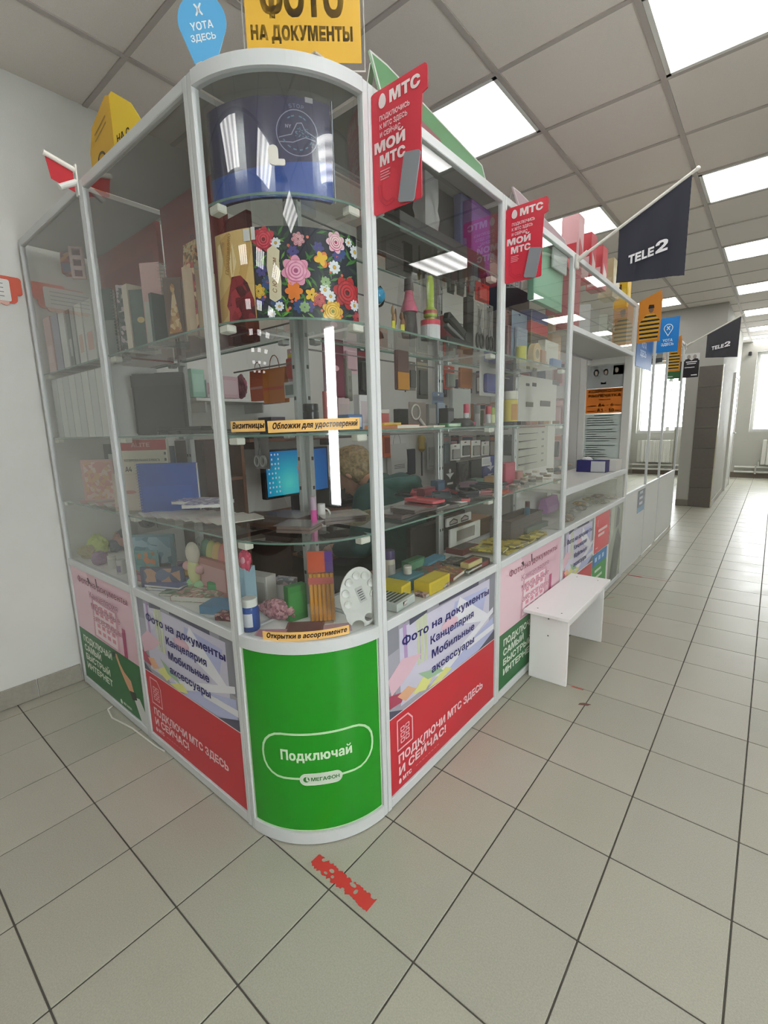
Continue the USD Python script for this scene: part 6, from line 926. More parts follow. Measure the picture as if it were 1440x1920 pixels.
('scissors', 'second dark scissors pack leaning beside the first', 'scissors', -0.0675, 1.157, 1.5981, 0.082, 0.015, 0.2015, 90, '3a3836 84817d', '', None, 0),
('pack', 'red carded pack hanging above the scissors', 'carded goods', -0.2075, 1.363, 1.8696, 0.136, 0.015, 0.084, 90, 'b9382f c74a44', '', None, 0),
('pouch', 'amber hair comb in a clear pouch next to the corner post', 'comb pouch', -0.29, 0.829, 1.4516, 0.082, 0.02, 0.155, 90, '6a4f4a c98a2a', 'lower', None, 0),
('tool', 'red handled screwdriver hanging behind the glass', 'screwdriver', -0.351, 0.9325, 1.4526, 0.0254, 0.012, 0.149, 90, 'b0263c', '', None, 0),
('pack', 'grey comb set in a long card, first', 'carded goods', -0.351, 0.989, 1.4616, 0.056, 0.012, 0.123, 90, '77726c 5c5854', '', None, 0),
('pack', 'grey and beige comb set in a long card, second', 'carded goods', -0.351, 1.0695, 1.4276, 0.089, 0.012, 0.178, 90, '6e6a64 4e4c48 b3a78e', '', None, 0),
('pack', 'orange red carded calculator on the hanging row', 'carded goods', -0.355, 1.311, 1.4806, 0.1, 0.02, 0.112, 90, 'c9472f 8d938a', '', None, 0),
('carton', 'orange brown envelope pack on the hanging row', 'envelope pack', -0.3525, 1.452, 1.4926, 0.12, 0.015, 0.1, 90, '9c5a2a 8d5226', '', None, 0),
('pack', 'white carded blue computer mouse on the hanging row', 'carded mouse', -0.285, 1.624, 1.4546, 0.244, 0.03, 0.161, 90, 'c9c7c4 3b3f8a', '', None, 0),
('foil', 'silver cushioned pouch under the calculator card', 'pouch', -0.29, 1.2925, 1.3381, 0.171, 0.02, 0.1385, 90, 'c6c8c8', '', None, 0),
('pack', 'blue grey carded cable on the middle shelf', 'carded goods', -0.23, 1.0195, 1.2981, 0.089, 0.02, 0.1495, 90, '5a6a86 7d8898 39485f', '', None, 0),
('carton', 'grey radio box on the middle shelf', 'box', -0.22, 0.9165, 1.2981, 0.055, 0.04, 0.0955, 90, '6f6a68 8a8582', '', None, 0),
('magnifier', 'magnifying glass on a brown card, middle shelf', 'magnifier', -0.166, 0.769, 1.2981, 0.114, 0.012, 0.0975, 90, '6f625c b9b4ae', '', None, 0),
('carton', 'small black box on the middle shelf near the corner', 'box', -0.235, 0.7465, 1.2981, 0.059, 0.03, 0.0745, 90, '26282a', '', None, 0),
('flatbook', 'orange and pink paper pack at the front of the middle shelf', 'paper pack', -0.0949, 0.515, 1.2981, 0.14, 0.13, 0.012, 95, 'e0936a e6a08a', '', None, 0),
('flatbook', 'red ruler pack lying at the front of the middle shelf', 'ruler pack', -0.09, 0.631, 1.2981, 0.05, 0.16, 0.008, 4, 'c74038 d8644a', '', None, 0),
('flatbook', 'beige notelet pack after the red ruler pack', 'notelet pack', -0.09, 0.732, 1.2981, 0.08, 0.1, 0.008, 8, 'c9b79c', '', None, 0),
('mouse', 'black computer mouse on the middle shelf', 'computer mouse', -0.09, 0.966, 1.2981, 0.06, 0.1, 0.035, 120, '1e1f21', '', None, 0),
('lump', 'bright pink eraser in the front of the middle shelf', 'eraser', -0.09, 1.032, 1.2981, 0.055, 0.035, 0.022, 0, 'cf2f72', '', None, 0),
('flatbook', 'white correction tape pack by the right post', 'correction tape', -0.09, 1.2188, 1.2981, 0.05, 0.09, 0.012, 20, 'cfcfd2 b9c4cc', '', None, 0),
('glue', 'grey glue stick with a red cap on the middle shelf', 'glue stick', -0.15, 1.1062, 1.2981, 0.0237, 0.02, 0.0965, 90, 'b7b4b8 c2385a', '', None, 0),
('glue', 'white glue stick with a grey cap on the middle shelf', 'glue stick', -0.15, 1.2085, 1.2981, 0.0243, 0.02, 0.0935, 90, 'd2d2d4 a9abad', '', None, 0),
('glue', 'white glue stick with a dark red cap on the middle shelf', 'glue stick', -0.15, 1.313, 1.2981, 0.0252, 0.02, 0.0905, 90, 'c9c9cb b82a3c', '', None, 0),
('glue', 'pale green glue stick by the post on the middle shelf', 'glue stick', -0.15, 1.357, 1.2981, 0.0256, 0.02, 0.0865, 90, 'c9cf9a 8a9a4a', '', None, 0),
('pack', 'teal long card hanging below the middle shelf', 'carded goods', -0.3525, 1.265, 1.1006, 0.07, 0.015, 0.166, 90, '4a5c60 3c4a52 8a5a5c', '', None, 0),
('pack', 'white card with silver earphones hanging below the middle shelf', 'carded goods', -0.351, 1.3575, 1.1266, 0.095, 0.012, 0.084, 90, 'c9c6c2 8d8a88', '', None, 0),
('pack', 'white card with a dark charger hanging below the middle shelf', 'carded goods', -0.351, 1.461, 1.1386, 0.102, 0.012, 0.087, 90, 'c9c6c2 4c4a4a', '', None, 0),
('pack', 'white card with a folded cable hanging below the middle shelf', 'carded goods', -0.351, 1.5745, 1.1316, 0.103, 0.012, 0.09, 90, 'c9c6c2 77726e', '', None, 0),
('pack', 'white card with a clear adapter hanging below the middle shelf', 'carded goods', -0.351, 1.6835, 1.1336, 0.091, 0.012, 0.078, 90, 'c9c6c2 a6a29c', '', None, 0),
('carton', 'small white price card hanging near the blue pouch', 'price card', -0.299, 1.585, 1.0836, 0.098, 0.002, 0.047, 90, 'd8d8d4 b9bcc2', '', None, 0),
('pouch', 'black shoe bag with a white winged figure', 'shoe bag', -0.355, 1.288, 0.9796, 0.138, 0.02, 0.149, 90, '17171a d5d5d5', '', None, 0),
('pouch', 'black shoe bag with grey camouflage print', 'shoe bag', -0.355, 1.426, 0.9856, 0.116, 0.02, 0.13, 90, '1d1d1f|3c3f3c|141416@60', '', None, 0),
('pouch', 'plain dark shoe bag left of the blue one', 'shoe bag', -0.355, 1.5655, 0.9906, 0.139, 0.02, 0.127, 90, '1c1e26', '', None, 0),
('pouch', 'bright blue shoe bag by the right post', 'shoe bag', -0.355, 1.7305, 0.9886, 0.167, 0.02, 0.136, 90, '2b3a8f c9cce0', '', None, 0),
('bag', 'white gift bag with small dark print inside the stall', 'gift bag', -1.825, 2.754, 0.8746, 0.254, 0.05, 0.279, 90, 'c9c9c6 55565a', 'hline', None, 0),
('tool', 'yellow handled brush hanging inside the stall', 'brush', -1.815, 3.1415, 0.8176, 0.0755, 0.03, 0.409, 90, 'b39a3a', '', None, 0),
('carton', 'orange striped toy hanging inside the stall near the post', 'toy', -1.815, 2.578, 1.0366, 0.092, 0.03, 0.22, 90, 'c9642f 8d3f2a', '', None, 0),
('pack', 'white oval mirror card hanging inside the stall', 'carded goods', -1.81, 3.309, 0.8686, 0.128, 0.02, 0.327, 90, 'c7c9c7 a3a6a6', '', None, 0),
('pouch', 'dark blue umbrella bag hanging inside the stall', 'umbrella bag', -1.815, 2.95, 0.8466, 0.14, 0.03, 0.248, 90, '2a3346', '', None, 0),
('case', 'phone case in grey on the fourth shelf, first in the spread', 'phone case', -0.2222, 0.87, 0.9896, 0.075, 0.15, 0.01, 41.52336628162041, '7a7f86 101012 d8d8d8', '', 'phone cases right of the corner', 0),
('case', 'phone case in red on the fourth shelf, second in the spread', 'phone case', -0.352, 1.028, 1.0001, 0.075, 0.15, 0.01, 32.22162239615011, 'c23a4a 101012', '', 'phone cases right of the corner', 0),
('case', 'phone case in bright red on the fourth shelf, third in the spread', 'phone case', -0.2176, 1.033, 1.0106, 0.075, 0.15, 0.01, 52.724076982747675, 'd04a55 101012', '', 'phone cases right of the corner', 0),
('case', 'phone case in dark teal on the fourth shelf, fourth in the spread', 'phone case', -0.129, 0.871, 1.0211, 0.075, 0.15, 0.01, 35.84805895616872, '3a4a52 101012', '', 'phone cases right of the corner', 0),
('case', 'phone case in black on the fourth shelf, fifth in the spread', 'phone case', -0.2303, 1.2517, 0.9896, 0.075, 0.15, 0.01, 29.656056697571294, '1f2126 101012 d8d8d8', '', 'phone cases right of the corner', 0),
('case', 'phone case in dark slate on the fourth shelf, sixth in the spread', 'phone case', -0.2175, 1.243, 1.0001, 0.075, 0.15, 0.01, 53.111371013955235, '23272e 101012', '', 'phone cases right of the corner', 0),
('case', 'phone case in jet black on the fourth shelf, seventh in the spread', 'phone case', -0.181, 1.244, 1.0106, 0.075, 0.15, 0.01, 89.25685301614033, '17181a 101012', '', 'phone cases right of the corner', 0),
('case', 'phone case in navy on the fourth shelf, eighth in the spread', 'phone case', -0.132, 1.268, 1.0211, 0.075, 0.15, 0.01, 81.0316646047066, '2b3442 101012', '', 'phone cases right of the corner', 0),
('case', 'phone case in white on the fourth shelf, ninth in the spread', 'phone case', -0.133, 0.936, 0.9896, 0.075, 0.15, 0.01, 78.56138217538069, 'e0e0de 101012 d8d8d8', '', 'phone cases right of the corner', 0),
('case', 'phone case in coral red on the fourth shelf, tenth in the spread', 'phone case', -0.1012, 0.957, 1.0001, 0.075, 0.15, 0.01, 40.53497229832223, 'c9545c 101012', '', 'phone cases right of the corner', 0),
('case', 'phone case in dark slate on the fourth shelf, eleventh in the spread', 'phone case', -0.1078, 1.004, 1.0106, 0.075, 0.15, 0.01, 62.56760057223695, '23272e 101012', '', 'phone cases right of the corner', 0),
('case', 'phone case in silver on the fourth shelf, twelfth in the spread', 'phone case', -0.1033, 1.0382, 1.0211, 0.075, 0.15, 0.01, 44.367785040901516, 'b8bcc0 101012', '', 'phone cases right of the corner', 0),
('case', 'phone case in steel blue on the fourth shelf, thirteenth in the spread', 'phone case', -0.206, 0.798, 0.9896, 0.075, 0.15, 0.01, 37.086517049975825, '50606a 101012 d8d8d8', '', 'phone cases right of the corner', 0),
('case', 'phone case in grey on the fourth shelf, fourteenth in the spread', 'phone case', -0.171, 0.871, 1.0001, 0.075, 0.15, 0.01, 32.43283047020711, '7a7f86 101012', '', 'phone cases right of the corner', 0),
('case', 'phone case in jet black on the fourth shelf, fifteenth in the spread', 'phone case', -0.1009, 0.887, 1.0106, 0.075, 0.15, 0.01, 40.00803028052415, '17181a 101012', '', 'phone cases right of the corner', 0),
('case', 'phone case in dark teal on the fourth shelf, sixteenth in the spread', 'phone case', -0.0991, 1.215, 1.0211, 0.075, 0.15, 0.01, 89.92329419996423, '3a4a52 101012', '', 'phone cases right of the corner', 0),
('case', 'phone case in dark slate on the fourth shelf, seventeenth in the spread', 'phone case', -0.369, 0.983, 0.9896, 0.075, 0.15, 0.01, 83.02440341448936, '23272e 101012 d8d8d8', '', 'phone cases right of the corner', 0),
('case', 'phone case in jet black on the fourth shelf, eighteenth in the spread', 'phone case', -0.2203, 1.218, 1.0001, 0.075, 0.15, 0.01, 81.46566426916264, '17181a 101012', '', 'phone cases right of the corner', 0),
('case', 'phone case in navy on the fourth shelf, nineteenth in the spread', 'phone case', -0.125, 0.991, 1.0106, 0.075, 0.15, 0.01, 81.03134869800763, '2b3442 101012', '', 'phone cases right of the corner', 0),
('case', 'phone case in black on the fourth shelf, twentieth in the spread', 'phone case', -0.1001, 1.036, 1.0211, 0.075, 0.15, 0.01, 38.5404932613468, '1f2126 101012', '', 'phone cases right of the corner', 0),
('case', 'phone case in red on the fourth shelf, last-but-three in the spread', 'phone case', -0.178, 1.293, 0.9896, 0.075, 0.15, 0.01, 46.689497010967486, 'c23a4a 101012 d8d8d8', '', 'phone cases right of the corner', 0),
('case', 'phone case in dark slate on the fourth shelf, last-but-two in the spread', 'phone case', -0.2165, 1.512, 1.0001, 0.075, 0.15, 0.01, 68.88829216891911, '23272e 101012', '', 'phone cases right of the corner', 0),
('case', 'phone case in jet black on the fourth shelf, last-but-one in the spread', 'phone case', -0.1058, 0.729, 1.0106, 0.075, 0.15, 0.01, 76.23262962151026, '17181a 101012', '', 'phone cases right of the corner', 0),
('case', 'phone case in coral red on the fourth shelf, last in the spread', 'phone case', -0.11, 0.72, 1.0211, 0.075, 0.15, 0.01, 84.8253850593943, 'c9545c 101012', '', 'phone cases right of the corner', 0),
('wallet', 'brown passport cover in film beside the corner post, first', 'document cover', -0.121, 0.573, 0.9896, 0.13, 0.11, 0.012, 95, '6a5a58 4e413e', 'film', None, 0),
('wallet', 'brown passport cover in film beside the corner post, second', 'document cover', -0.0845, 0.623, 1.0036, 0.13, 0.11, 0.012, 85, '5f5250 473b38 8d7f7a', 'film', None, 0),
('wallet', 'brown passport cover in film beside the corner post, pale one', 'document cover', -0.0895, 0.784, 0.9896, 0.13, 0.11, 0.012, 80, '6f6a68 57514e d0ccc6', 'film', None, 0),
('wallet', 'brown passport cover in film beside the corner post, rear one', 'document cover', -0.13, 0.658, 1.0036, 0.13, 0.11, 0.012, 100, '75625a 564640', 'film', None, 0),
('lump', 'orange rubber bracelet bundle at the back of the phone cases', 'bracelet bundle', -0.26, 1.639, 0.9891, 0.08, 0.05, 0.022, 0, 'd0542f', '', None, 0),
('lump', 'lime rubber bracelet bundle at the back of the phone cases', 'bracelet bundle', -0.362, 1.575, 0.9891, 0.08, 0.05, 0.022, 0, 'b9c24a', '', None, 0),
('lump', 'brown rubber bracelet bundle at the back of the phone cases', 'bracelet bundle', -0.361, 1.753, 0.9891, 0.08, 0.05, 0.022, 0, '8a5a34', '', None, 0),
('flatbook', 'white phone accessory card with a dark picture, front of the phone cases', 'accessory card', -0.1081, 0.722, 1.0051, 0.1, 0.16, 0.002, 95, 'c9c7c2 8f8f8a', '', None, 0),
('grid', 'white tray with dark slots at the front corner of the bottom shelf', 'tray', -0.1148, 0.481, 0.6851, 0.12, 0.17, 0.03, 96, 'c9d0cc 3a4a44', '', None, 0),
('carton', 'yellow box left of the white slotted tray', 'box', -0.132, 0.552, 0.6851, 0.07, 0.1, 0.055, 98, 'd8c02c c9b228', '', None, 0),
('carton', 'yellow box in the middle of the bottom shelf', 'box', -0.0616, 0.696, 0.6851, 0.15, 0.07, 0.05, 92, 'd9bf2c cdb42a e0c840', '', None, 0),
('carton', 'teal blue open box behind the yellow boxes', 'box', -0.161, 0.662, 0.6851, 0.12, 0.09, 0.05, 92, '5a8fa0 4d8294', '', None, 0),
('jar', 'white jar with a violet lid beside the corner post', 'jar', -0.225, 0.6365, 0.6851, 0.0484, 0.05, 0.1445, 90, 'b9b2a4 4a3a6a 8f8a86', '', None, 0),
('jar', 'small clear cup on the teal box', 'cup', -0.16, 0.671, 0.7366, 0.0333, 0.04, 0.032, 90, 'c9c4b8 d0ccc4', '', None, 0),
('carton', 'long light blue box at the back of the bottom shelf', 'box', -0.2627, 0.989, 0.6851, 0.17, 0.06, 0.02, 95, '5a9ab8 68a6c2', '', None, 0),
('flatbook', 'pink and teal craft kit in film on the bottom shelf', 'craft kit', -0.16, 0.862, 0.6851, 0.16, 0.11, 0.012, 92, 'b06a62|5f8a7a|8d5a62@50', '', None, 0),
('flatbook', 'gold and pink bead kit on the bottom shelf', 'craft kit', -0.0833, 0.852, 0.6976, 0.14, 0.1, 0.014, 98, 'c9a04a|b05a5a|7d6a4a@80', '', None, 0),
('flatbook', 'muted craft kit behind the pink and teal one', 'craft kit', -0.2333, 0.932, 0.6851, 0.15, 0.1, 0.01, 104, '8a7a78|5a6a6a|a05a5a@60', '', None, 0),
('flatbook', 'grey green sticker pack near the right post', 'craft kit', -0.0762, 0.97, 0.6976, 0.13, 0.1, 0.01, 92, '6a7068|9aa09a|4a5048@70', '', None, 0),
('flatbook', 'dark picture set in film on the bottom shelf', 'craft kit', -0.165, 1.0417, 0.6851, 0.14, 0.1, 0.012, 98, '5a4a4a|8a8a7a|3a3a3c@60', '', None, 0),
('flatbook', 'pink pen pack behind the white slotted tray', 'craft kit', -0.0688, 0.503, 0.6976, 0.09, 0.07, 0.014, 104, 'a8848a|6a4a4a|c9a0a8@90', '', None, 0),
('flatbook', 'dusty pink pencil set in front of the yellow box', 'craft kit', -0.0511, 0.657, 0.6851, 0.12, 0.05, 0.014, 92, '9a7a7a|c9a9a9|5a4a50@90', '', None, 0),
('carton', 'dark red pencil box at the back of the bottom shelf', 'box', -0.2474, 1.2447, 0.6851, 0.15, 0.1, 0.028, 88, '74292f 5f2228 45403e', '', None, 0),
('carton', 'black and red game box near the right post', 'box', -0.078, 1.033, 0.6851, 0.17, 0.09, 0.03, 90, '2a2628 8f3a3c 3a3536', '', None, 0),
('carton', 'pale yellow strip box with red end by the right post', 'box', -0.044, 0.97, 0.7161, 0.12, 0.04, 0.022, 90, 'c9b979 d0c48c a83c40', '', None, 0),
('house_card', 'white panel with two house shaped pictures, upper one', 'picture card', -0.295, 1.2885, 0.8151, 0.241, 0.01, 0.0425, 90, 'c9c6c4 3a3434 a89a98', '', None, 0),
('frames', 'white photo frame with two windows leaning at the back', 'photo holder', -0.275, 1.3205, 0.7151, 0.305, 0.01, 0.0895, 90, 'd8d8d4 8f8986', '1', None, 0),
('carton', 'brown cardboard box inside the stall behind the frames', 'box', -0.5, 1.7955, 0.6166, 0.221, 0.16, 0.128, 90, '8a6a52 93735a', '', None, 0),
('flatbook', 'yellow school magazine right of the house pictures, number one in the pile', 'magazine', -0.167, 1.344, 0.6857, 0.1, 0.19, 0.008, 90, 'b9a838|d0c050|8d8430@40', '', 'yellow magazine pile', 0),
('flatbook', 'yellow school magazine right of the house pictures, number two in the pile', 'magazine', -0.152, 1.315, 0.6942, 0.1, 0.19, 0.008, 95, 'b9a838|d0c050|8d8430@40', '', 'yellow magazine pile', 0),
('flatbook', 'yellow school magazine right of the house pictures, number three in the pile', 'magazine', -0.137, 1.286, 0.7027, 0.1, 0.19, 0.008, 100, 'b9a838|d0c050|8d8430@40', '', 'yellow magazine pile', 0),
('carton', 'mint green advert box at the top of the magazine cabinet', 'advert box', -0.065, 1.76, 1.8916, 0.392, 0.03, 0.272, 90, '8fc0a4 9accb0', '', None, 0),
('carton', 'pale sheet box in front of the mint green advert box', 'box', -0.03, 1.8405, 2.0686, 0.197, 0.01, 0.095, 90, 'c9d2d0 d0d8d6', '', None, 0),
('pouch', 'dark navy bag on the upper shelf of the magazine cabinet', 'bag', -0.26, 1.762, 1.5981, 0.388, 0.08, 0.4255, 90, '1f2536', '', None, 0),
('pack', 'red brown carded goods beside the left post, magazine cabinet', 'carded goods', -0.13, 1.4805, 1.5981, 0.089, 0.02, 0.2435, 90, '8a5a5c 6d4a50', '', None, 0),
('pack', 'blue grey carded goods on the upper shelf, magazine cabinet', 'carded goods', -0.11, 1.57, 1.5981, 0.178, 0.02, 0.2425, 90, '77889c 8f9aa8', '', None, 0),
('flag3', 'tall box in blue, red, dark, green and yellow bands', 'box', -0.135, 1.784, 1.5981, 0.224, 0.07, 0.2765, 90, '2b3a78 b53a42 4a4744 2f7a4a d2b62e', '', None, 0),
('carton', 'beige carton on top of the white box stack', 'box', -0.145, 2.0915, 1.6581, 0.145, 0.05, 0.2435, 90, 'c2a586 cbb094', '', None, 0),
('carton', 'white box stack by the right post of the magazine cabinet', 'box', -0.09, 1.8605, 1.5981, 0.191, 0.06, 0.1345, 90, 'd6d4c8 cfcdbf', '', None, 0),
('rollflat', 'yellow tape roll lying at the front of the upper shelf', 'tape roll', -0.085, 1.522, 1.5981, 0.0491, 0.05, 0.0735, 90, 'd2cf5a d6d2c4', '', None, 0),
('roll', 'beige packing tape roll standing on the upper shelf', 'tape roll', -0.085, 1.689, 1.5981, 0.0547, 0.03, 0.1085, 90, 'cdb48a d8cdb8', '', None, 0),
('carton', 'small brown box beside the beige tape roll', 'box', -0.08, 1.7615, 1.5981, 0.081, 0.04, 0.0785, 90, 'a98468', '', None, 0),
('carton', 'small blue eraser box at the right end of the upper shelf', 'box', -0.06, 1.8915, 1.5981, 0.129, 0.04, 0.0435, 90, '4a6a9a', '', None, 0),
('jar', 'yellow glue jar with a white lid in the magazine cabinet', 'jar', -0.195, 1.653, 1.2981, 0.0764, 0.07, 0.1765, 90, 'd2bf4a dcd9cc b9863a', '', None, 0),
('keyrings', 'black and white key fob on the middle shelf of the magazine cabinet', 'key fob', -0.09, 1.403, 1.2981, 0.06, 0.05, 0.018, 75, '1d1e20 d8d8d8', '', None, 0),
('keyrings', 'black tagged key fob on the middle shelf of the magazine cabinet', 'key fob', -0.09, 1.457, 1.2981, 0.06, 0.05, 0.018, 92, '222326 dcdcdc', '', None, 0),
('keyrings', 'dark lettered key fob on the middle shelf of the magazine cabinet', 'key fob', -0.09, 1.507, 1.2981, 0.06, 0.05, 0.018, 109, '1a1a1c c9c9c9', '', None, 0),
('keyrings', 'brown key fob on the middle shelf of the magazine cabinet', 'key fob', -0.09, 1.565, 1.2981, 0.06, 0.05, 0.018, 75, '3a2c2c c9a0a0', '', None, 0),
('keyrings', 'rose key fob on the middle shelf of the magazine cabinet', 'key fob', -0.09, 1.639, 1.2981, 0.06, 0.05, 0.018, 92, '8a5c54 d0b4a8', '', None, 0),
('keyrings', 'copper key fob on the middle shelf of the magazine cabinet', 'key fob', -0.09, 1.717, 1.2981, 0.06, 0.05, 0.018, 109, 'a0705c d8c8a8', '', None, 0),
('keyrings', 'dusty rose key fob on the middle shelf of the magazine cabinet', 'key fob', -0.09, 1.806, 1.2981, 0.06, 0.05, 0.018, 75, '7d5a5a c9b0a8', '', None, 0),
('keyrings', 'tan key fob on the middle shelf of the magazine cabinet', 'key fob', -0.09, 1.908, 1.2981, 0.06, 0.05, 0.018, 92, 'b08a62 d8c8b0', '', None, 0),
('keyrings', 'bronze key fob on the middle shelf of the magazine cabinet', 'key fob', -0.09, 2.0465, 1.2981, 0.06, 0.05, 0.018, 109, '9a7a5a c9b48c', '', None, 0),
('pens', 'white card with five dark pens at the back of the magazine cabinet', 'pen card', -0.3185, 2.268, 1.0076, 0.568, 0.015, 0.301, 90, 'bdbdb2 8f4a4a', '', None, 0),
('carton', 'dark price tag on the white back board, upper first', 'price tag', -0.3235, 2.179, 1.5376, 0.05, 0.003, 0.016, 90, '3f403c', '', None, 0),
('carton', 'dark price tag on the white back board, upper second', 'price tag', -0.3235, 2.2855, 1.5396, 0.061, 0.003, 0.023, 90, '3f403c', '', None, 0),
('carton', 'dark price tag on the white back board, upper right one', 'price tag', -0.3235, 2.673, 1.5686, 0.126, 0.003, 0.029, 90, '3f403c', '', None, 0),
('carton', 'dark price tag on the white back board, lower left one', 'price tag', -0.3235, 2.2175, 1.4096, 0.111, 0.003, 0.03, 90, '5a6048', '', None, 0),
('carton', 'dark price tag on the white back board, lower right one', 'price tag', -0.3235, 2.4865, 1.4176, 0.175, 0.003, 0.036, 90, '3f403c', '', None, 0),
('carton', 'crimson box on the fourth shelf of the magazine cabinet', 'box', -0.21, 1.6365, 0.9891, 0.121, 0.06, 0.1105, 90, 'a82a48 b5365a', '', None, 0),
('lump', 'olive green pouch behind the orange scissors', 'pouch', -0.249, 1.901, 0.9891, 0.1, 0.07, 0.03, 0, '6a7a3a', '', None, 0),
('scissors', 'orange handled scissors lying at the front of the fourth shelf', 'scissors', -0.034, 1.315, 0.9911, 0.06, 0.015, 0.16, 95, 'd0542f 8d8a86', '', None, -90),
('keyrings', 'grey brown hair clip on the fourth shelf of the magazine cabinet, first along', 'hair clip', -0.094, 1.502, 0.9891, 0.055, 0.045, 0.014, 80, '8a7d72 c9c0b4', '', 'small hair clips in the magazine cabinet', 0),
('keyrings', 'dark brown hair clip on the fourth shelf of the magazine cabinet, second along', 'hair clip', -0.163, 1.691, 0.9891, 0.055, 0.045, 0.014, 105, '5a5450 c9c0b4', '', 'small hair clips in the magazine cabinet', 0),
('keyrings', 'sand hair clip on the fourth shelf of the magazine cabinet, third along', 'hair clip', -0.242, 1.911, 0.9891, 0.055, 0.045, 0.014, 130, 'a08a74 c9c0b4', '', 'small hair clips in the magazine cabinet', 0),
('keyrings', 'slate hair clip on the fourth shelf of the magazine cabinet, fourth along', 'hair clip', -0.1, 1.62, 0.9891, 0.055, 0.045, 0.014, 155, '6d6a66 c9c0b4', '', 'small hair clips in the magazine cabinet', 0),
('keyrings', 'cream hair clip on the fourth shelf of the magazine cabinet, fifth along', 'hair clip', -0.172, 1.825, 0.9891, 0.055, 0.045, 0.014, 80, 'b0a08c c9c0b4', '', 'small hair clips in the magazine cabinet', 0),
('keyrings', 'chestnut hair clip on the fourth shelf of the magazine cabinet, sixth along', 'hair clip', -0.256, 2.068, 0.9891, 0.055, 0.045, 0.014, 105, '77614f c9c0b4', '', 'small hair clips in the magazine cabinet', 0),
('keyrings', 'charcoal hair clip on the fourth shelf of the magazine cabinet, seventh along', 'hair clip', -0.107, 1.746, 0.9891, 0.055, 0.045, 0.014, 130, '4d4a48 c9c0b4', '', 'small hair clips in the magazine cabinet', 0),
('keyrings', 'taupe hair clip on the fourth shelf of the magazine cabinet, eighth along', 'hair clip', -0.182, 1.924, 0.9891, 0.055, 0.045, 0.014, 155, '9a8d80 c9c0b4', '', 'small hair clips in the magazine cabinet', 0),
('keyrings', 'ivory hair clip on the fourth shelf of the magazine cabinet, ninth along', 'hair clip', -0.272, 2.24, 0.9891, 0.055, 0.045, 0.014, 80, 'c9bca6 c9c0b4', '', 'small hair clips in the magazine cabinet', 0),
('keyrings', 'umber hair clip on the fourth shelf of the magazine cabinet, tenth along', 'hair clip', -0.114, 1.884, 0.9891, 0.055, 0.045, 0.014, 105, '6a5548 c9c0b4', '', 'small hair clips in the magazine cabinet', 0),
('keyrings', 'grey brown hair clip on the fourth shelf of the magazine cabinet, eleventh along', 'hair clip', -0.193, 2.132, 0.9891, 0.055, 0.045, 0.014, 130, '8a7d72 c9c0b4', '', 'small hair clips in the magazine cabinet', 0),
('keyrings', 'dark brown hair clip on the fourth shelf of the magazine cabinet, twelfth along', 'hair clip', -0.2656, 2.429, 0.9891, 0.055, 0.045, 0.014, 155, '5a5450 c9c0b4', '', 'small hair clips in the magazine cabinet', 0),
('keyrings', 'sand hair clip on the fourth shelf of the magazine cabinet, thirteenth along', 'hair clip', -0.122, 2.041, 0.9891, 0.055, 0.045, 0.014, 80, 'a08a74 c9c0b4', '', 'small hair clips in the magazine cabinet', 0),
('keyrings', 'slate hair clip on the fourth shelf of the magazine cabinet, fourteenth along', 'hair clip', -0.206, 2.307, 0.9891, 0.055, 0.045, 0.014, 105, '6d6a66 c9c0b4', '', 'small hair clips in the magazine cabinet', 0),
('keyrings', 'cream hair clip on the fourth shelf of the magazine cabinet, fifteenth along', 'hair clip', -0.2651, 2.638, 0.9891, 0.055, 0.045, 0.014, 130, 'b0a08c c9c0b4', '', 'small hair clips in the magazine cabinet', 0),
('keyrings', 'chestnut hair clip on the fourth shelf of the magazine cabinet, sixteenth along', 'hair clip', -0.13, 2.197, 0.9891, 0.055, 0.045, 0.014, 155, '77614f c9c0b4', '', 'small hair clips in the magazine cabinet', 0),
('keyrings', 'charcoal hair clip on the fourth shelf of the magazine cabinet, seventeenth along', 'hair clip', -0.219, 2.501, 0.9891, 0.055, 0.045, 0.014, 80, '4d4a48 c9c0b4', '', 'small hair clips in the magazine cabinet', 0),
('keyrings', 'taupe hair clip on the fourth shelf of the magazine cabinet, eighteenth along', 'hair clip', -0.2711, 2.87, 0.9891, 0.055, 0.045, 0.014, 105, '9a8d80 c9c0b4', '', 'small hair clips in the magazine cabinet', 0),
('basket', 'dark clear plastic basket at the bottom of the magazine cabinet', 'basket', -0.18, 1.7405, 0.6851, 0.431, 0.12, 0.1145, 90, '5a5054 6a5a56', '', None, 0),
('bottle', 'small blue bottle with a dark red cap standing in the basket', 'bottle', -0.205, 1.9398, 0.7101, 0.0323, 0.03, 0.1355, 90, '3f7896 5a2a34', '', None, 0),
('bag', 'purple plastic bag at the back right of the magazine cabinet', 'bag', -0.25, 2.4175, 0.7051, 0.225, 0.06, 0.1045, 90, 'a86fb0 b987c0', '', None, 0),
('foil', 'long grey green rolled tube at the front of the yellow magazines', 'tube', -0.108, 1.8251, 0.7071, 0.26, 0.035, 0.03, 86, '7f8f8a', '', None, 0),
('flatbook', 'yellow printed magazine in the bottom of the magazine cabinet, number one', 'magazine', -0.1266, 1.37, 0.6857, 0.15, 0.2, 0.006, 88, 'd2bc3a|b9a030|e0d060|7d7430@30', '', 'yellow magazines in the cabinet', 0),
('flatbook', 'yellow printed magazine in the bottom of the magazine cabinet, number two', 'magazine', -0.1313, 1.598, 0.6922, 0.15, 0.2, 0.006, 96, 'd2bc3a|b9a030|e0d060|7d7430@30', '', 'yellow magazines in the cabinet', 0),
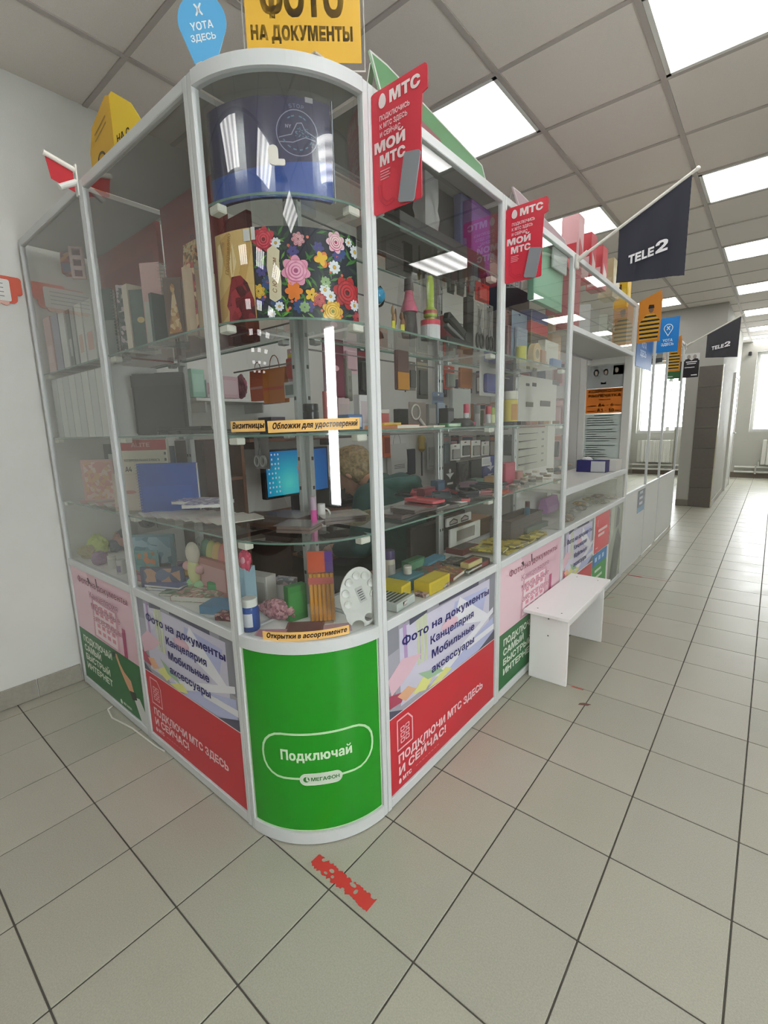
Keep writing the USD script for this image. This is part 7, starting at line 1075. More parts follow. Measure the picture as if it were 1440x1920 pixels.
('flatbook', 'yellow printed magazine in the bottom of the magazine cabinet, number three', 'magazine', -0.1313, 1.473, 0.6987, 0.15, 0.2, 0.006, 84, 'd2bc3a|b9a030|e0d060|7d7430@30', '', 'yellow magazines in the cabinet', 0),
('flatbook', 'yellow printed magazine in the bottom of the magazine cabinet, number four', 'magazine', -0.1266, 1.729, 0.6857, 0.15, 0.2, 0.006, 92, 'd2bc3a|b9a030|e0d060|7d7430@30', '', 'yellow magazines in the cabinet', 0),
('flatbook', 'yellow printed magazine in the bottom of the magazine cabinet, number five', 'magazine', -0.124, 1.53, 0.6922, 0.15, 0.2, 0.006, 90, 'd2bc3a|b9a030|e0d060|7d7430@30', '', 'yellow magazines in the cabinet', 0),
('flatbook', 'yellow printed magazine in the bottom of the magazine cabinet, number six', 'magazine', -0.1302, 1.731, 0.6987, 0.15, 0.2, 0.006, 95, 'd2bc3a|b9a030|e0d060|7d7430@30', '', 'yellow magazines in the cabinet', 0),
('flatbook', 'blue grey notepad behind the navy exercise books', 'notepad', -0.961, 0.1003, 0.6853, 0.13, 0.09, 0.014, 40, '7d9aa8|4a6a7a|c9d0c8@60', '', None, 0),
('carton', 'small ochre box beside the pastel plush toy', 'box', -0.9886, 0.213, 0.6853, 0.1, 0.07, 0.03, 15, 'c9a04a 8d6a2a', '', None, 0),
('carton', 'violet box at the back of the bottom left shelf', 'box', -1.161, 0.214, 0.6853, 0.12, 0.06, 0.04, 30, '6a4a7a 8a6a9a', '', None, 0),
('carton', 'dark box at the back of the bottom left shelf', 'box', -1.1635, 0.148, 0.6853, 0.13, 0.05, 0.05, 25, '2f3a3c 3c484a', '', None, 0),
('carton', 'small green box behind the corner post', 'box', -0.706, 0.187, 0.6853, 0.08, 0.06, 0.05, 20, '3a9a5c 4fb070', '', None, 0),
('flatbook', 'patterned card game next to the flowered book', 'card game', -0.769, 0.172, 0.6853, 0.1, 0.07, 0.018, 35, 'c7b08a|8d5a4a|d8d0b8@80', '', None, 0),
('carton', 'rose pink box at the back left of the bottom shelf', 'box', -1.1484, 0.085, 0.6853, 0.1, 0.06, 0.035, 10, 'a3566a c98a9a', '', None, 0),
('lump', 'mauve soft toy on the bottom of the narrow left cabinet', 'toy', -1.564, 0.064, 0.6851, 0.09, 0.08, 0.07, 0, '8a6a8a', '', None, 0),
('lump', 'slate soft toy on the bottom of the narrow left cabinet', 'toy', -1.773, 0.213, 0.6851, 0.09, 0.08, 0.07, 0, '4a5a6a', '', None, 0),
('lump', 'khaki soft toy on the bottom of the narrow left cabinet', 'toy', -1.754, 0.064, 0.6851, 0.09, 0.08, 0.07, 0, 'a39a6a', '', None, 0),
('carton', 'blue ink box at the back of the middle shelf', 'box', -0.2, 0.42, 1.2981, 0.07, 0.05, 0.05, 90, '4a6a9a d0d4da', '', None, 0),
('carton', 'white tube carton at the back of the middle shelf', 'box', -0.24, 0.62, 1.2981, 0.06, 0.05, 0.07, 90, 'c9c4bc b05a5a', '', None, 0),
('carton', 'yellow marker pack on the middle shelf', 'box', -0.1, 0.5, 1.2981, 0.09, 0.04, 0.02, 90, 'd0b23a', '', None, 0),
('carton', 'green refill pack at the front of the middle shelf', 'box', -0.08, 0.86, 1.2981, 0.1, 0.04, 0.015, 90, '4a8a5a c0d0c0', '', None, 0),
('carton', 'dark cartridge box on the middle shelf by the post', 'box', -0.2, 1.02, 1.2981, 0.05, 0.05, 0.08, 90, '2a2c30 6a6c70', '', None, 0),
('carton', 'dull red box at the back of the middle shelf', 'box', -0.25, 0.92, 1.2981, 0.07, 0.05, 0.06, 90, '8a4a4a c9a0a0', '', None, 0),
('carton', 'wine red box at the back of the phone case shelf', 'box', -0.26, 0.95, 0.9891, 0.09, 0.04, 0.05, 90, '7a2f3a 984a56', '', None, 0),
('carton', 'petrol blue box at the back of the phone case shelf', 'box', -0.27, 1.06, 0.9891, 0.06, 0.04, 0.07, 90, '33506a 4d6c88', '', None, 0),
('carton', 'brown box at the back of the bottom right shelf', 'box', -0.26, 0.6, 0.6851, 0.12, 0.05, 0.06, 90, '8a5a4a b08a74', '', None, 0),
('carton', 'green box at the back of the bottom right shelf', 'box', -0.27, 0.86, 0.6851, 0.12, 0.04, 0.05, 90, '4a7a5a 6a9a7a', '', None, 0),
('carton', 'orange sticker pack at the front of the bottom right shelf', 'stationery pack', -0.1, 1.0, 0.6851, 0.1, 0.05, 0.02, 90, 'a86a3a|d8b070|6a4a3a@80', '', None, 0),
('carton', 'pale pen set against the front rail', 'stationery pack', -0.04, 0.72, 0.6851, 0.09, 0.025, 0.018, 90, 'c9c4c0|a87a84|7d7a78@90', '', None, 0),
('carton', 'plum coloured accessory box at the back of the fourth shelf, magazine cabinet', 'accessory box', -0.2, 1.22, 0.9891, 0.08, 0.05, 0.05, 90, '7a5a6a', '', None, 0),
('carton', 'sage coloured accessory box at the back of the fourth shelf, magazine cabinet', 'accessory box', -0.24, 1.36, 0.9891, 0.08, 0.05, 0.05, 90, '4a6a5a', '', None, 0),
('carton', 'honey coloured accessory box at the back of the fourth shelf, magazine cabinet', 'accessory box', -0.22, 1.5, 0.9891, 0.08, 0.05, 0.05, 90, 'b08a5a', '', None, 0),
('carton', 'steel coloured accessory box at the back of the fourth shelf, magazine cabinet', 'accessory box', -0.25, 1.64, 0.9891, 0.08, 0.05, 0.05, 90, '5a5a6c', '', None, 0),
('carton', 'terracotta coloured accessory box at the back of the fourth shelf, magazine cabinet', 'accessory box', -0.22, 1.8, 0.9891, 0.08, 0.05, 0.05, 90, 'a86a62', '', None, 0),
('wallet', 'black card holder lying on the corner shelf behind the price strips', 'card holder', -0.2311, 0.1484, 1.2931, 0.1, 0.07, 0.012, 28, '1d1d20', '', None, 0),
('wallet', 'dark brown card holder lying on the corner shelf behind the price strips', 'card holder', -0.2119, 0.2119, 1.2931, 0.1, 0.07, 0.012, 45, '3a2a24', '', None, 0),
('wallet', 'midnight blue card holder lying on the corner shelf behind the price strips', 'card holder', -0.1396, 0.2264, 1.2931, 0.1, 0.07, 0.012, 62, '2a2c3c', '', None, 0),
('tissue', 'blue and white tissue box on the service counter', 'tissue box', -0.19, 3.185, 0.9161, 0.22, 0.11, 0.115, 0, '2f2f6a c9cbd0', '', None, 0),
('carton', 'white paper stack block beside the tissue box', 'paper stack', -0.115, 3.315, 0.9161, 0.17, 0.17, 0.09, 0, 'd8d6d2', '', None, 0),
('bangle', 'steel coil bracelet set in the low showcase', 'bracelet set', -0.081, 2.356, 0.6851, 0.07, 0.06, 0.045, 80, '8a8d8a', '', None, 0),
('bangle', 'silver coil bracelet set in the low showcase', 'bracelet set', -0.103, 2.522, 0.6851, 0.07, 0.06, 0.045, 80, 'a3a6a3', '', None, 0),
('bangle', 'dark steel coil bracelet set in the low showcase', 'bracelet set', -0.11, 2.662, 0.6851, 0.07, 0.06, 0.045, 80, '77807a', '', None, 0),
('bangle', 'pale silver coil bracelet set in the low showcase', 'bracelet set', -0.122, 2.838, 0.6851, 0.07, 0.06, 0.045, 80, 'b0b3b0', '', None, 0),
('bangle', 'copper coil bracelet set in the low showcase', 'bracelet set', -0.0596, 2.233, 0.6851, 0.07, 0.06, 0.045, 80, 'a98a72', '', None, 0),
('bangle', 'grey coil bracelet set in the low showcase', 'bracelet set', -0.117, 2.981, 0.6851, 0.07, 0.06, 0.045, 80, '8f9a94', '', None, 0),
('lump', 'orange and yellow bag of beads in the low showcase', 'bead bag', -0.189, 2.882, 0.6851, 0.1, 0.12, 0.035, 0, 'c98a34|d8b44a|8a6a2a@70', '', None, 0),
('lump', 'olive yellow bag of beads in the low showcase', 'bead bag', -0.189, 3.12, 0.6851, 0.1, 0.12, 0.035, 0, '8a8a3a|b5a83c|5a602a@70', '', None, 0),
('lump', 'brown bag of beads in the low showcase', 'bead bag', -0.18, 3.32, 0.6851, 0.1, 0.12, 0.035, 0, '6a4a44|9a8a74|4a3a3a@70', '', None, 0),
('lump', 'pale bag of beads in the low showcase', 'bead bag', -0.074, 3.078, 0.6851, 0.1, 0.12, 0.035, 0, 'a6a090|c9c4b8|8a8478@70', '', None, 0),
('lump', 'beige bag of beads in the low showcase', 'bead bag', -0.074, 3.326, 0.6851, 0.1, 0.12, 0.035, 0, '9a9684|c2bca8|7d7868@70', '', None, 0),
('pouch', 'white flower bunch wrapper in the upper bay', 'wrapper', -0.16, 2.62, 1.8131, 0.12, 0.05, 0.25, 20, 'c9cccc', 'hline', None, 0),
('pouch', 'grey flower bunch wrapper in the upper bay', 'wrapper', -0.16, 2.82, 1.8131, 0.12, 0.05, 0.25, 20, '9a9c98', 'hline', None, 0),
('pouch', 'pale green flower bunch wrapper in the upper bay', 'wrapper', -0.16, 3.02, 1.8131, 0.12, 0.05, 0.25, 20, 'b3bdb0', 'hline', None, 0),
('pouch', 'patterned flower bunch wrapper in the upper bay', 'wrapper', -0.16, 3.22, 1.8131, 0.12, 0.05, 0.25, 20, '8f968a|c9ccc6|6a7264@60', 'hline', None, 0),
('carton', 'pink red tall box at the left end of the upper bay', 'box', -0.104, 2.12, 1.8131, 0.16, 0.1, 0.34, 0, 'b9545f c26470', '', None, 0)]
for r in ROWS: put(*r)

# ================================================================ inside the stall: desk, screen, seated person
WD, WD2 = MF('4a2f26', .2, 12, .45), MF('7a4f36', .18, 12, .45)
t = thing('desk', 'dark brown desk along the wall inside the stall', 'desk', (-1.50, 1.36, 0))
part(t, 'top', rb(-.34, .30, -.42, 1.0, .715, .74, .003), WD2); part(t, 'side', bx(-.33, .28, -.41, -.39, .001, .7145), WD); part(t, 'side', bx(-.33, .28, .97, .99, .001, .7145), WD); part(t, 'back', bx(-.335, -.325, -.385, .965, .10, .7145), WD)
part(t, 'keyboard_shelf', rb(.302, .56, -.42, .12, .585, .60, .002), WD2); part(t, 'runner', [bx(-.10, .5, -.387, -.37, .601, .64), bx(-.10, .5, .10, .117, .601, .64)], M('8a8a8a', .4, .5))
t = thing('keyboard', 'black computer keyboard in front of the seated person', 'keyboard', (-1.06, 1.13, .6015)); part(t, 'case', rb(-.07, .07, -.21, .21, 0, .018, .003), DARK); part(t, 'keys', [rb(-.058+.022*i, -.040+.022*i, -.2+.0265*j, -.178+.0265*j, .0182, .024, .001) for i in range(5) for j in range(15)], M('2e2e30', .5), kind='stuff')
t = thing('monitor', 'computer monitor with a blue teal desktop picture', 'monitor', (-1.42, 1.20, .7405), 90)
part(t, 'bezel', rb(-.262, .262, -.012, .03, .155, .452, .004), DARK); part(t, 'stand', [rb(-.03, .03, .03, .05, .01, .30, .004), rb(-.12, .12, -.05, .11, 0, .012, .003)], DARK)
scr = mat('screen', {'g': ('geometry', {}), 'd': ('vector_math', {'math_type': 'distance', 'vector2': (-1.40, 1.12, .98)}), 'r': ('rgb_ramp', {'ramp': [(.0, lin('4fc0b8')), (.10, lin('2a9ab0')), (.22, lin('1a5f9c')), (.4, lin('123f78'))]}), 'e': ('emission', {'strength': 1.0})}, [('g.position', 'd.vector1'), ('d.value', 'r.fac'), ('r.color', 'e.color')], surface='e.emission')
f = Frame((-.248, -.0125, .170), (1, 0, 0), (0, -1, 0)); part(t, 'screen', flat(sbox(0, 0, .496, .27), f, .0002), scr)
for k, (x, z, c, s) in enumerate(((.235, .150, 'e0552f', 1), (.262, .152, '7fb83a', 1), (.237, .124, '3f86d8', 1), (.264, .126, 'e8b53a', 1))): part(t, 'window_emblem', flat(affinity.skew(rrect(x, z, x+.024, z+.023, .004), 0, 12), f, .0006), emit('em_'+c, lin(c), 1.0))
part(t, 'desktop_icons', flat([sbox(.015+.024*i, .245-.028*j, .025+.024*i, .257-.028*j) for i in range(4) for j in range(9) if (i+j*3) % 5], f, .0006), emit('icons', (.5, .6, .75), .8), kind='stuff')
t = thing('bookcase', 'dark brown narrow bookcase against the wall inside the stall', 'bookcase', (-1.70, .74, 0))
part(t, 'side', bx(-.16, .15, -.10, -.08, .001, 1.26), WD); part(t, 'side', bx(-.16, .15, .145, .165, .001, 1.26), WD2); part(t, 'back', bx(-.165, -.155, -.08, .145, .001, 1.26), WD)
for z in (.05, .42, .76, 1.02, 1.24): part(t, 'shelf', bx(-.154, .148, -.079, .144, z, z+.018), WD2)
part(t, 'front_panel', bx(.151, .163, -.10, .0, .001, 1.26), WD)
t = thing('wall_shelf', 'white wall shelf above the desk inside the stall', 'shelf', (-1.75, .95, 1.48)); part(t, 'board', rb(-.119, .13, -.28, .32, 0, .018, .002), WHITE); part(t, 'bracket', [bx(-.119, .08, -.2, -.19, -.06, -.0005), bx(-.119, .08, .2, .21, -.06, -.0005)], WHITE)
t = thing('wall_shelf', 'brown wall shelf above the monitor inside the stall', 'shelf', (-1.75, 1.42, 1.235)); part(t, 'board', rb(-.119, .10, -.40, .55, 0, .018, .002), WD2); part(t, 'bracket', [bx(-.119, .06, -.3, -.29, -.05, -.0005), bx(-.119, .06, .4, .41, -.05, -.0005)], WD)
for k, (y, w, h, c, n) in enumerate(((1.10, .14, .10, '4a342a 5a4236', 'dark brown'), (1.27, .12, .14, '5f5a6a 7d788c', 'grey violet'), (1.42, .13, .09, '2f3c70 40508a', 'dark blue'), (1.58, .14, .12, '8d8a3a a8a44a', 'olive'), (1.76, .15, .11, '7a3a3a 8f4a4a', 'brick red'))): put('carton', n+' box on the brown shelf above the monitor', 'box', -1.74, y, 1.2535, w, .14, h, 90, c)
t = thing('printer', 'black printer under a shelf of papers beside the monitor', 'printer', (-1.62, 1.80, .7405), 90); part(t, 'body', rb(-.20, .20, -.15, .15, 0, .20, .02), DARK); part(t, 'tray', rb(-.15, .15, -.19, -.151, .05, .06, .003), DARK); part(t, 'panel', rb(-.15, .15, -.153, -.1505, .13, .16, .001), M('3c3c40', .4))
t = thing('pin_board', 'grey grid board with cables on the wall beside the bookcase', 'grid board', (XL+.012, .42, .74)); part(t, 'board', bx(-.01, 0, -.08, .17, .0, .55), M('a9a9a6', .6)); part(t, 'wire', tube([(.006, .10+.045*math.cos(a), .40+.045*math.sin(a)) for a in np.linspace(0, 2*PI, 15)], .004), DARK); part(t, 'wire', tube([(.006, .06, .02), (.008, .05, .2), (.006, .09, .36)], .004), DARK)
t = thing('drawer_unit', 'dark brown drawer unit inside the stall behind the phone cases', 'drawer unit', (-.98, 1.98, 0), 90); part(t, 'body', rb(-.2, .2, -.2, .2, .001, .72, .003), M('2f2320', .5)); 
for k in range(3): part(t, 'drawer', rb(-.19, .19, -.218, -.2005, .03+.23*k, .25+.23*k, .003), M('3a2a25', .45)); part(t, 'handle', rod((-.08, -.225, .15+.23*k), (.08, -.225, .15+.23*k), .006), M('a9a9a9', .3, .8))
t = thing('display_rack', 'white grid rack with hanging goods at the back of the stall', 'rack', (-1.20, 3.40, 0)); part(t, 'rail', [rod((-.6, 0, z), (.74, 0, z), .006, 8) for z in (.9, 1.2, 1.5, 1.8)]+[rod((x, 0, .8), (x, 0, 1.95), .006, 8) for x in (-.6, 0, .7)], M('b5b5b2', .4, .5))
ORD = 'first second third fourth fifth sixth seventh eighth ninth'.split(); gr = random.Random(11); pal = ['8a5a5c', '4a5a6a', 'b9b2a8', '2f2f33', 'c9a0a6', '6a7a5a', 'a8683c', '3f3a52', 'd0ccc6']
for r in range(4):
    for k in range(9): w = gr.uniform(.09, .13); hh = gr.uniform(.18, .25); put('pack', f'{ORD[k]} carded item from the wall in the {ORD[r]} row of the back rack', 'carded goods', -1.72+.145*k, 3.37, 1.80-.3*r-hh+.01, w, .02, hh, 0, pal[gr.randrange(9)]+' '+pal[gr.randrange(9)]+' '+pal[gr.randrange(9)], group='carded goods on the back rack')
# hanging rails behind the right cabinets, hooks along them
t = thing('hook_rail', 'thin steel rail for hanging cards behind the right cabinets', 'rail', (-.352, .35, 0)); part(t, 'bar', [rod((0, .01, z), (0, 1.62, z), .003, 8) for z in (1.275, 1.572, 1.80, 1.99)], M('aaaaaa', .3, .8))
t = thing('hook_rail', 'thin steel rail for hanging goods behind the left cabinets', 'rail', (-.75, .352, 0)); part(t, 'bar', [rod((0, 0, z), (.40, 0, z), .003, 8) for z in (1.53, 1.285, 1.66)], M('aaaaaa', .3, .8))
t = thing('hook_rail', 'steel hanging rail on the wall deep inside the stall', 'rail', (XL+.03, 2.2, 0)); part(t, 'bar', [rod((0, 0, z), (0, 1.15, z), .004, 8) for z in (1.24, 1.30)]+[rod((-.028, y, 1.24), (0, y, 1.24), .004, 6) for y in (.05, 1.1)], M('aaaaaa', .3, .8))
t = thing('side_table', 'small white table under the cardboard box inside the stall', 'table', (-.56, 1.80, 0)); part(t, 'top', rb(-.15, .15, -.18, .18, .598, .6155, .003), WHITE)
for x in (-.13, .13):
    for y in (-.16, .16): part(t, 'leg', rod((x, y, .001), (x, y, .5975), .012, 10), WHITE)
# chair
t = thing('office_chair', 'dark office chair under the seated person', 'chair', (-.60, 1.17, 0), -90); part(t, 'seat', rb(-.23, .23, -.22, .19, .36, .415, .02), M('26221f', .7)); part(t, 'backrest', rb(-.21, .21, .215, .25, .48, .84, .02), M('2a2420', .6)); part(t, 'back_bar', rb(-.03, .03, .195, .214, .38, .60, .004), DARK); part(t, 'column', rod((0, 0, .08), (0, 0, .359), .025), M('555555', .3, .8))
for k in range(5): a = 2*PI*k/5; part(t, 'foot', rod((0, 0, .08), (.24*math.cos(a), .24*math.sin(a), .055), .016, 8), DARK); part(t, 'castor', trimesh.creation.icosphere(2, .024).apply_translation((.24*math.cos(a), .24*math.sin(a), .025)), DARK)
# person: hull of spheres per bone
def bones(chains, ref=.012, it=10):
    S = lambda p, r: m3.Manifold.sphere(r, 20).translate(list(map(float, p))); A = m3.Manifold()
    for ch in chains:
        for (p, r), (q, s) in zip(ch[:-1], ch[1:]): A = A+m3.Manifold.batch_hull([S(p, r), S(q, s)])
    m = tm(A.refine_to_length(ref)); m.merge_vertices(); trimesh.smoothing.filter_taubin(m, iterations=it); return m
P0 = (-.53, 1.17, .55); WA = (-.56, 1.165, .72); CH = (-.62, 1.16, .90); NB = (-.69, 1.155, .985); HC = np.array((-.885, 1.15, 1.065))
sh = {-1: (-.62, .985, .95), 1: (-.64, 1.325, .95)}; el = {-1: (-.66, .945, .72), 1: (-.72, 1.37, .70)}; wr = {-1: (-.88, 1.0, .655), 1: (-.93, 1.26, .65)}
kn = {-1: (-.94, 1.07, .50), 1: (-.94, 1.27, .50)}; an = {-1: (-.92, 1.07, .10), 1: (-.92, 1.27, .10)}
fdir = np.array([-.80, -.22, -.56]); fdir /= np.linalg.norm(fdir); side = np.cross([0, 0, 1], fdir); side /= np.linalg.norm(side); upv = np.cross(fdir, side)
hd = lambda f, s, u: tuple(HC+fdir*f+side*s+upv*u)
ch = [[(P0, .14), (WA, .125), (CH, .13)], [(CH, .10), (NB, .055), (hd(-.045, 0, -.06), .052), (hd(-.01, 0, 0), .06)], [(hd(-.02, 0, .02), .092), (hd(.0, 0, .03), .090)], [(hd(.0, 0, .02), .085), (hd(.045, 0, -.055), .050), (hd(.055, 0, -.09), .030)], [(hd(.085, 0, .005), .012), (hd(.112, 0, -.03), .012)], [(hd(.09, 0, -.065), .016), (hd(.094, 0, -.07), .014)]]
for s in (-1, 1):
    ch += [[(CH, .11), (sh[s], .06), (el[s], .045), (wr[s], .028)], [(P0, .12), (kn[s], .065), (an[s], .042)], [(an[s], .042), (tuple(np.add(an[s], (-.13, 0, -.055))), .034)], [(hd(-.01, s*.088, -.005), .016), (hd(-.018, s*.094, -.03), .012)], [(hd(.078, s*.032, .02), .013), (hd(.08, s*.034, .02), .012)]]
    d = np.array([-1, .25*-s, -.12]); d /= np.linalg.norm(d); pl = np.array(wr[s])+d*.075; ch += [[(wr[s], .026), (tuple(np.array(wr[s])+d*.04), .030), (tuple(pl), .026)]]; cr = np.array([.25*s, 1, 0])
    for k in range(4): b = pl+cr*(-.026+.0175*k); L1 = .030+.006*(1, 2, 2, 0)[k]; ch += [[(tuple(b), .0095), (tuple(b+d*L1+[0, 0, .004]), .0088), (tuple(b+d*L1*1.7+[0, 0, -.014]), .008)]]
    b = np.array(wr[s])+d*.03-cr*s*.028; ch += [[(tuple(b), .011), (tuple(b+d*.03-cr*s*.012), .0095), (tuple(b+d*.052-cr*s*.010), .0085)]]
t = thing('person', 'seated person with short fair hair in a dark teal hooded jacket, looking down', 'person'); part(t, 'body', bones(ch, .009, 6), M('c99a80', .55), smooth=True)
jk = [[(P0, .165), (WA, .148), (CH, .155)], [(CH, .13), (NB, .085)], [((-.60, 1.10, 1.0), .06), ((-.56, 1.16, 1.015), .062), ((-.60, 1.24, 1.0), .06)], [((-.56, 1.08, .99), .04), ((-.52, 1.16, .97), .05)]]
for s in (-1, 1): q = tuple(np.array(el[s])*.12+np.array(wr[s])*.88); jk += [[(CH, .135), (sh[s], .088), (el[s], .066), (q, .046)]]
part(t, 'jacket', bones(jk, .016, 8), MF('1f4a46', .15, 30, .6), smooth=True); part(t, 'hood', bones([[((-.60, 1.06, 1.01), .034), ((-.52, 1.09, 1.025), .036), ((-.49, 1.16, 1.02), .038), ((-.53, 1.24, 1.02), .036)]], .012, 6), MF('2a5f58', .12, 30, .6), smooth=True)
part(t, 'trousers', bones([[(P0, .168), ((P0[0]-.06, P0[1], P0[2]-.02), .16)]]+[[(P0, .135), (kn[s], .082), (tuple(np.add(an[s], (0, 0, .06))), .060)] for s in (-1, 1)], .02, 6), M('23252c', .8), smooth=True)
hair = [[(hd(-.035, 0, .035), .104), (hd(.008, 0, .065), .092)], [(hd(-.05, 0, -.02), .082), (hd(-.045, 0, .02), .100)], [(hd(.02, .0, .08), .072), (hd(.055, .0, .062), .050)]]
for s in (-1, 1): hair += [[(hd(-.02, s*.055, .03), .060), (hd(-.045, s*.060, -.035), .040)]]
hm = bones(hair, .008, 4); n = meshkit.fbm(hm.vertices*[70, 70, 18], 3, 4)-.5; hm.vertices = hm.vertices+hm.vertex_normals*n[:, None]*.009
part(t, 'hair', hm, mat('hair', {'g': ('geometry', {}), 'n': ('noise_texture', {'scale': 60, 'detail': 4}), 'r': ('rgb_ramp', {'ramp': [(.3, lin('6a5638')), (.7, lin('a89066'))]}), 'p': ('principled_bsdf', {'roughness': .5})}, [('g.position', 'n.vector'), ('n.fac', 'r.fac'), ('r.color', 'p.base_color')], surface='p.BSDF'), smooth=True)
for s in (-1, 1): E = trimesh.creation.icosphere(2, .0125); E.apply_translation(hd(.082, s*.033, .018)); part(t, 'eye', E, M('e5e2dc', .2), smooth=True); E = trimesh.creation.icosphere(2, .006); E.apply_translation(hd(.0925, s*.0335, .016)); part(t, 'pupil', E, M('2a2420', .2), smooth=True); part(t, 'eyebrow', tube([hd(.088, s*.018, .038), hd(.091, s*.034, .044), hd(.08, s*.05, .038)], .003), M('7a6344', .6))
part(t, 'mouth', tube([hd(.100, -.02, -.072), hd(.108, 0, -.070), hd(.100, .02, -.072)], .004), M('a8625a', .5), smooth=True)
for s in (-1, 1): part(t, 'shoe', bones([[(tuple(np.add(an[s], (.02, 0, -.055))), .042), (tuple(np.add(an[s], (-.13, 0, -.058))), .038)]], .012, 4), DARK, smooth=True)

# ================================================================ the two folders in the rounded corner
CE = (-.325, .325)
def arc_of(r, deg0): return Arc(r, 0, deg0)
# navy document folder, sneaker print
r = .272; W = .352; f = Arc(r, 1.8945, -91); t = thing('document_folder', 'navy and blue document folder with a ring print in the rounded corner top', 'document folder')
part(t, 'body', slab(rrect(0, .001, W, .232, .006), f, .010, -.010), M('2e2f5c', .35)); wave = Polygon([(x, .092+.018*math.cos(x/W*2.6+2.6)-.004) for x in np.linspace(W-.0005, .0005, 30)]+[(.0005, .002), (W-.0005, .002)]); part(t, 'blue_field', flat(wave, f, .0006), M('2a56b0', .35))
cx, cz = .262, .150; ring = ell(cx, cz, .053, .053, 48); part(t, 'ring_print', flat([ring.difference(ring.buffer(-.0022)), LineString([(cx-.046, cz-.012), (cx-.015, cz-.004), (cx+.0, cz+.022), (cx+.012, cz+.024), (cx+.02, cz+.008), (cx+.046, cz-.004)]).buffer(.0011), LineString([(cx-.045, cz-.022), (cx-.012, cz-.022), (cx+.02, cz-.008), (cx+.045, cz-.012)]).buffer(.0011)], f, .0010), M('a9acc4', .4))
R4 = random.Random(9); part(t, 'dot_print', flat([ell(cx+R4.uniform(-.005, .040), cz+R4.uniform(-.008, .012), .0016, .0012, 8) for k in range(40)]+[affinity.rotate(sbox(cx-.004, cz-.040, cx+.004, cz-.037), a, origin=(cx, cz)) for a in (-60, -35, -12, 12, 35, 60, 150, 165, 195, 210)], f, .0013), M('5f93ad', .4), kind='stuff')
for k, chh in enumerate('STOP'): part(t, 'lettering', flat(affinity.rotate(T(letters(chh, .009, 600, None, center=True), cx, cz+.0565), 14-9.5*k, origin=(cx, cz)), f, .0010), M('7d84ad', .4))
part(t, 'lettering', flat(T(letters('NY', .008, 700), cx-.030, cz+.010), f, .0010), M('b5b2cc', .4))
hk = unary_union([rrect(.166, .048, .190, .092, .0115), rrect(.176, .047, .206, .061, .004)]); t2 = thing('sticky_hook', 'small white adhesive hook stuck on the rounded glass over the navy folder', 'hook'); part(t2, 'plate', slab(affinity.translate(hk, .055, .004), Arc(RA-.0085, 1.8945, -90), .004), M('dedcd2', .4))
part(t, 'price_label', flat(rrect(.285, .222, .305, .234, .001), f, .0014), M('b5b6bc', .5)); part(t, 'clear_sleeve', flat(rrect(-.004, .0, W+.004, .245, .003), f, .004), FILM); part(t, 'sleeve_edge', slab(sbox(W+.002, .0, W+.004, .24), f, .005), M('a9b2c0', .2))
# gold certificate folder
r = .285; f = Arc(r, 1.5962, -88.5)
t = thing('certificate_folder', 'golden certificate folder with a red dress print behind the rounded glass', 'certificate folder'); W, Hh = .124, .227
part(t, 'body', slab(rrect(0, .0008, W, Hh, .003), f, .004, -.004), M('d9b878', .4))
part(t, 'silk_print', flat([Polygon([(0, .0015), (0, .06), (.05, .10), (.03, .02)]), Polygon([(.02, .21), (.05, .225), (.07, .16), (.055, .10), (.03, .15)]), Polygon([(.08, .12), (.12, .22), (.122, .17), (.10, .10)])], f, .0005), M('c9a05c', .4)); part(t, 'light_print', flat([Polygon([(.0, .1), (.02, .13), (.04, .21), (.01, .20)]), Polygon([(.055, .10), (.075, .15), (.065, .2), (.05, .15)])], f, .0005), M('ecd6a8', .4)); part(t, 'lettering', flat(affinity.rotate(letters('Поздравляю', .012, 500, .10, slant=15), 80, origin=(0, 0)).buffer(.0002).intersection(sbox(-1, -1, 1, 1)) if False else T(affinity.rotate(letters('Поздравляю', .012, 500, .10, slant=15), 80, origin=(0, 0)), .045, .12), f, .0010), M('9c7238', .4))
dress = Polygon([(.055, .115), (.085, .115), (.105, .095), (.122, .05), (.1235, .001), (.035, .001), (.038, .03), (.030, .045), (.045, .085)]); part(t, 'rose_print', flat(dress, f, .0008), MP('6d1a26 8f2230 4f141e a83240', 45)); part(t, 'price_label', flat(sbox(.103, .195, .122, .224), f, .0016), M('d2d2d2', .5))
# floral folder
s0 = .128; f = Arc(r, 1.5962, -88.5).sub(s0, 0); W, Hh = .290, .226
t = thing('floral_folder', 'dark greeting folder printed with many bright flowers behind the rounded glass', 'greeting folder')
part(t, 'body', slab(rrect(0, .0008, W, Hh, .003), f, .004, -.004), M('1c2234', .35)); RF = random.Random(21)
clip = rrect(0, .001, W, Hh-.0005, .003)
def fp(name, shapes, col, lay, label=None):
    q = [s.intersection(clip) for s in shapes]; q = [s for s in q if not s.is_empty]
    if q: part(t, name, flat(q, f, .0003+.00022*lay), M(col, .4), label)
def petals(cx, cy, r, n, el=.45, off=.55, ph=0): return [affinity.rotate(ell(cx+r*off, cy, r*el, r*el*.7, 12), ph+360*k/n, origin=(cx, cy)) for k in range(n)]
leaf = lambda x, y, l, w, a: affinity.rotate(Polygon([(x-l/2, y), (x, y+w/2), (x+l/2, y), (x, y-w/2)]).buffer(.0006), a)
fp('dark_leaf_print', [leaf(RF.uniform(0, W), RF.uniform(0, Hh), .035, .010, RF.uniform(0, 180)) for k in range(60)], '24402c', 1)
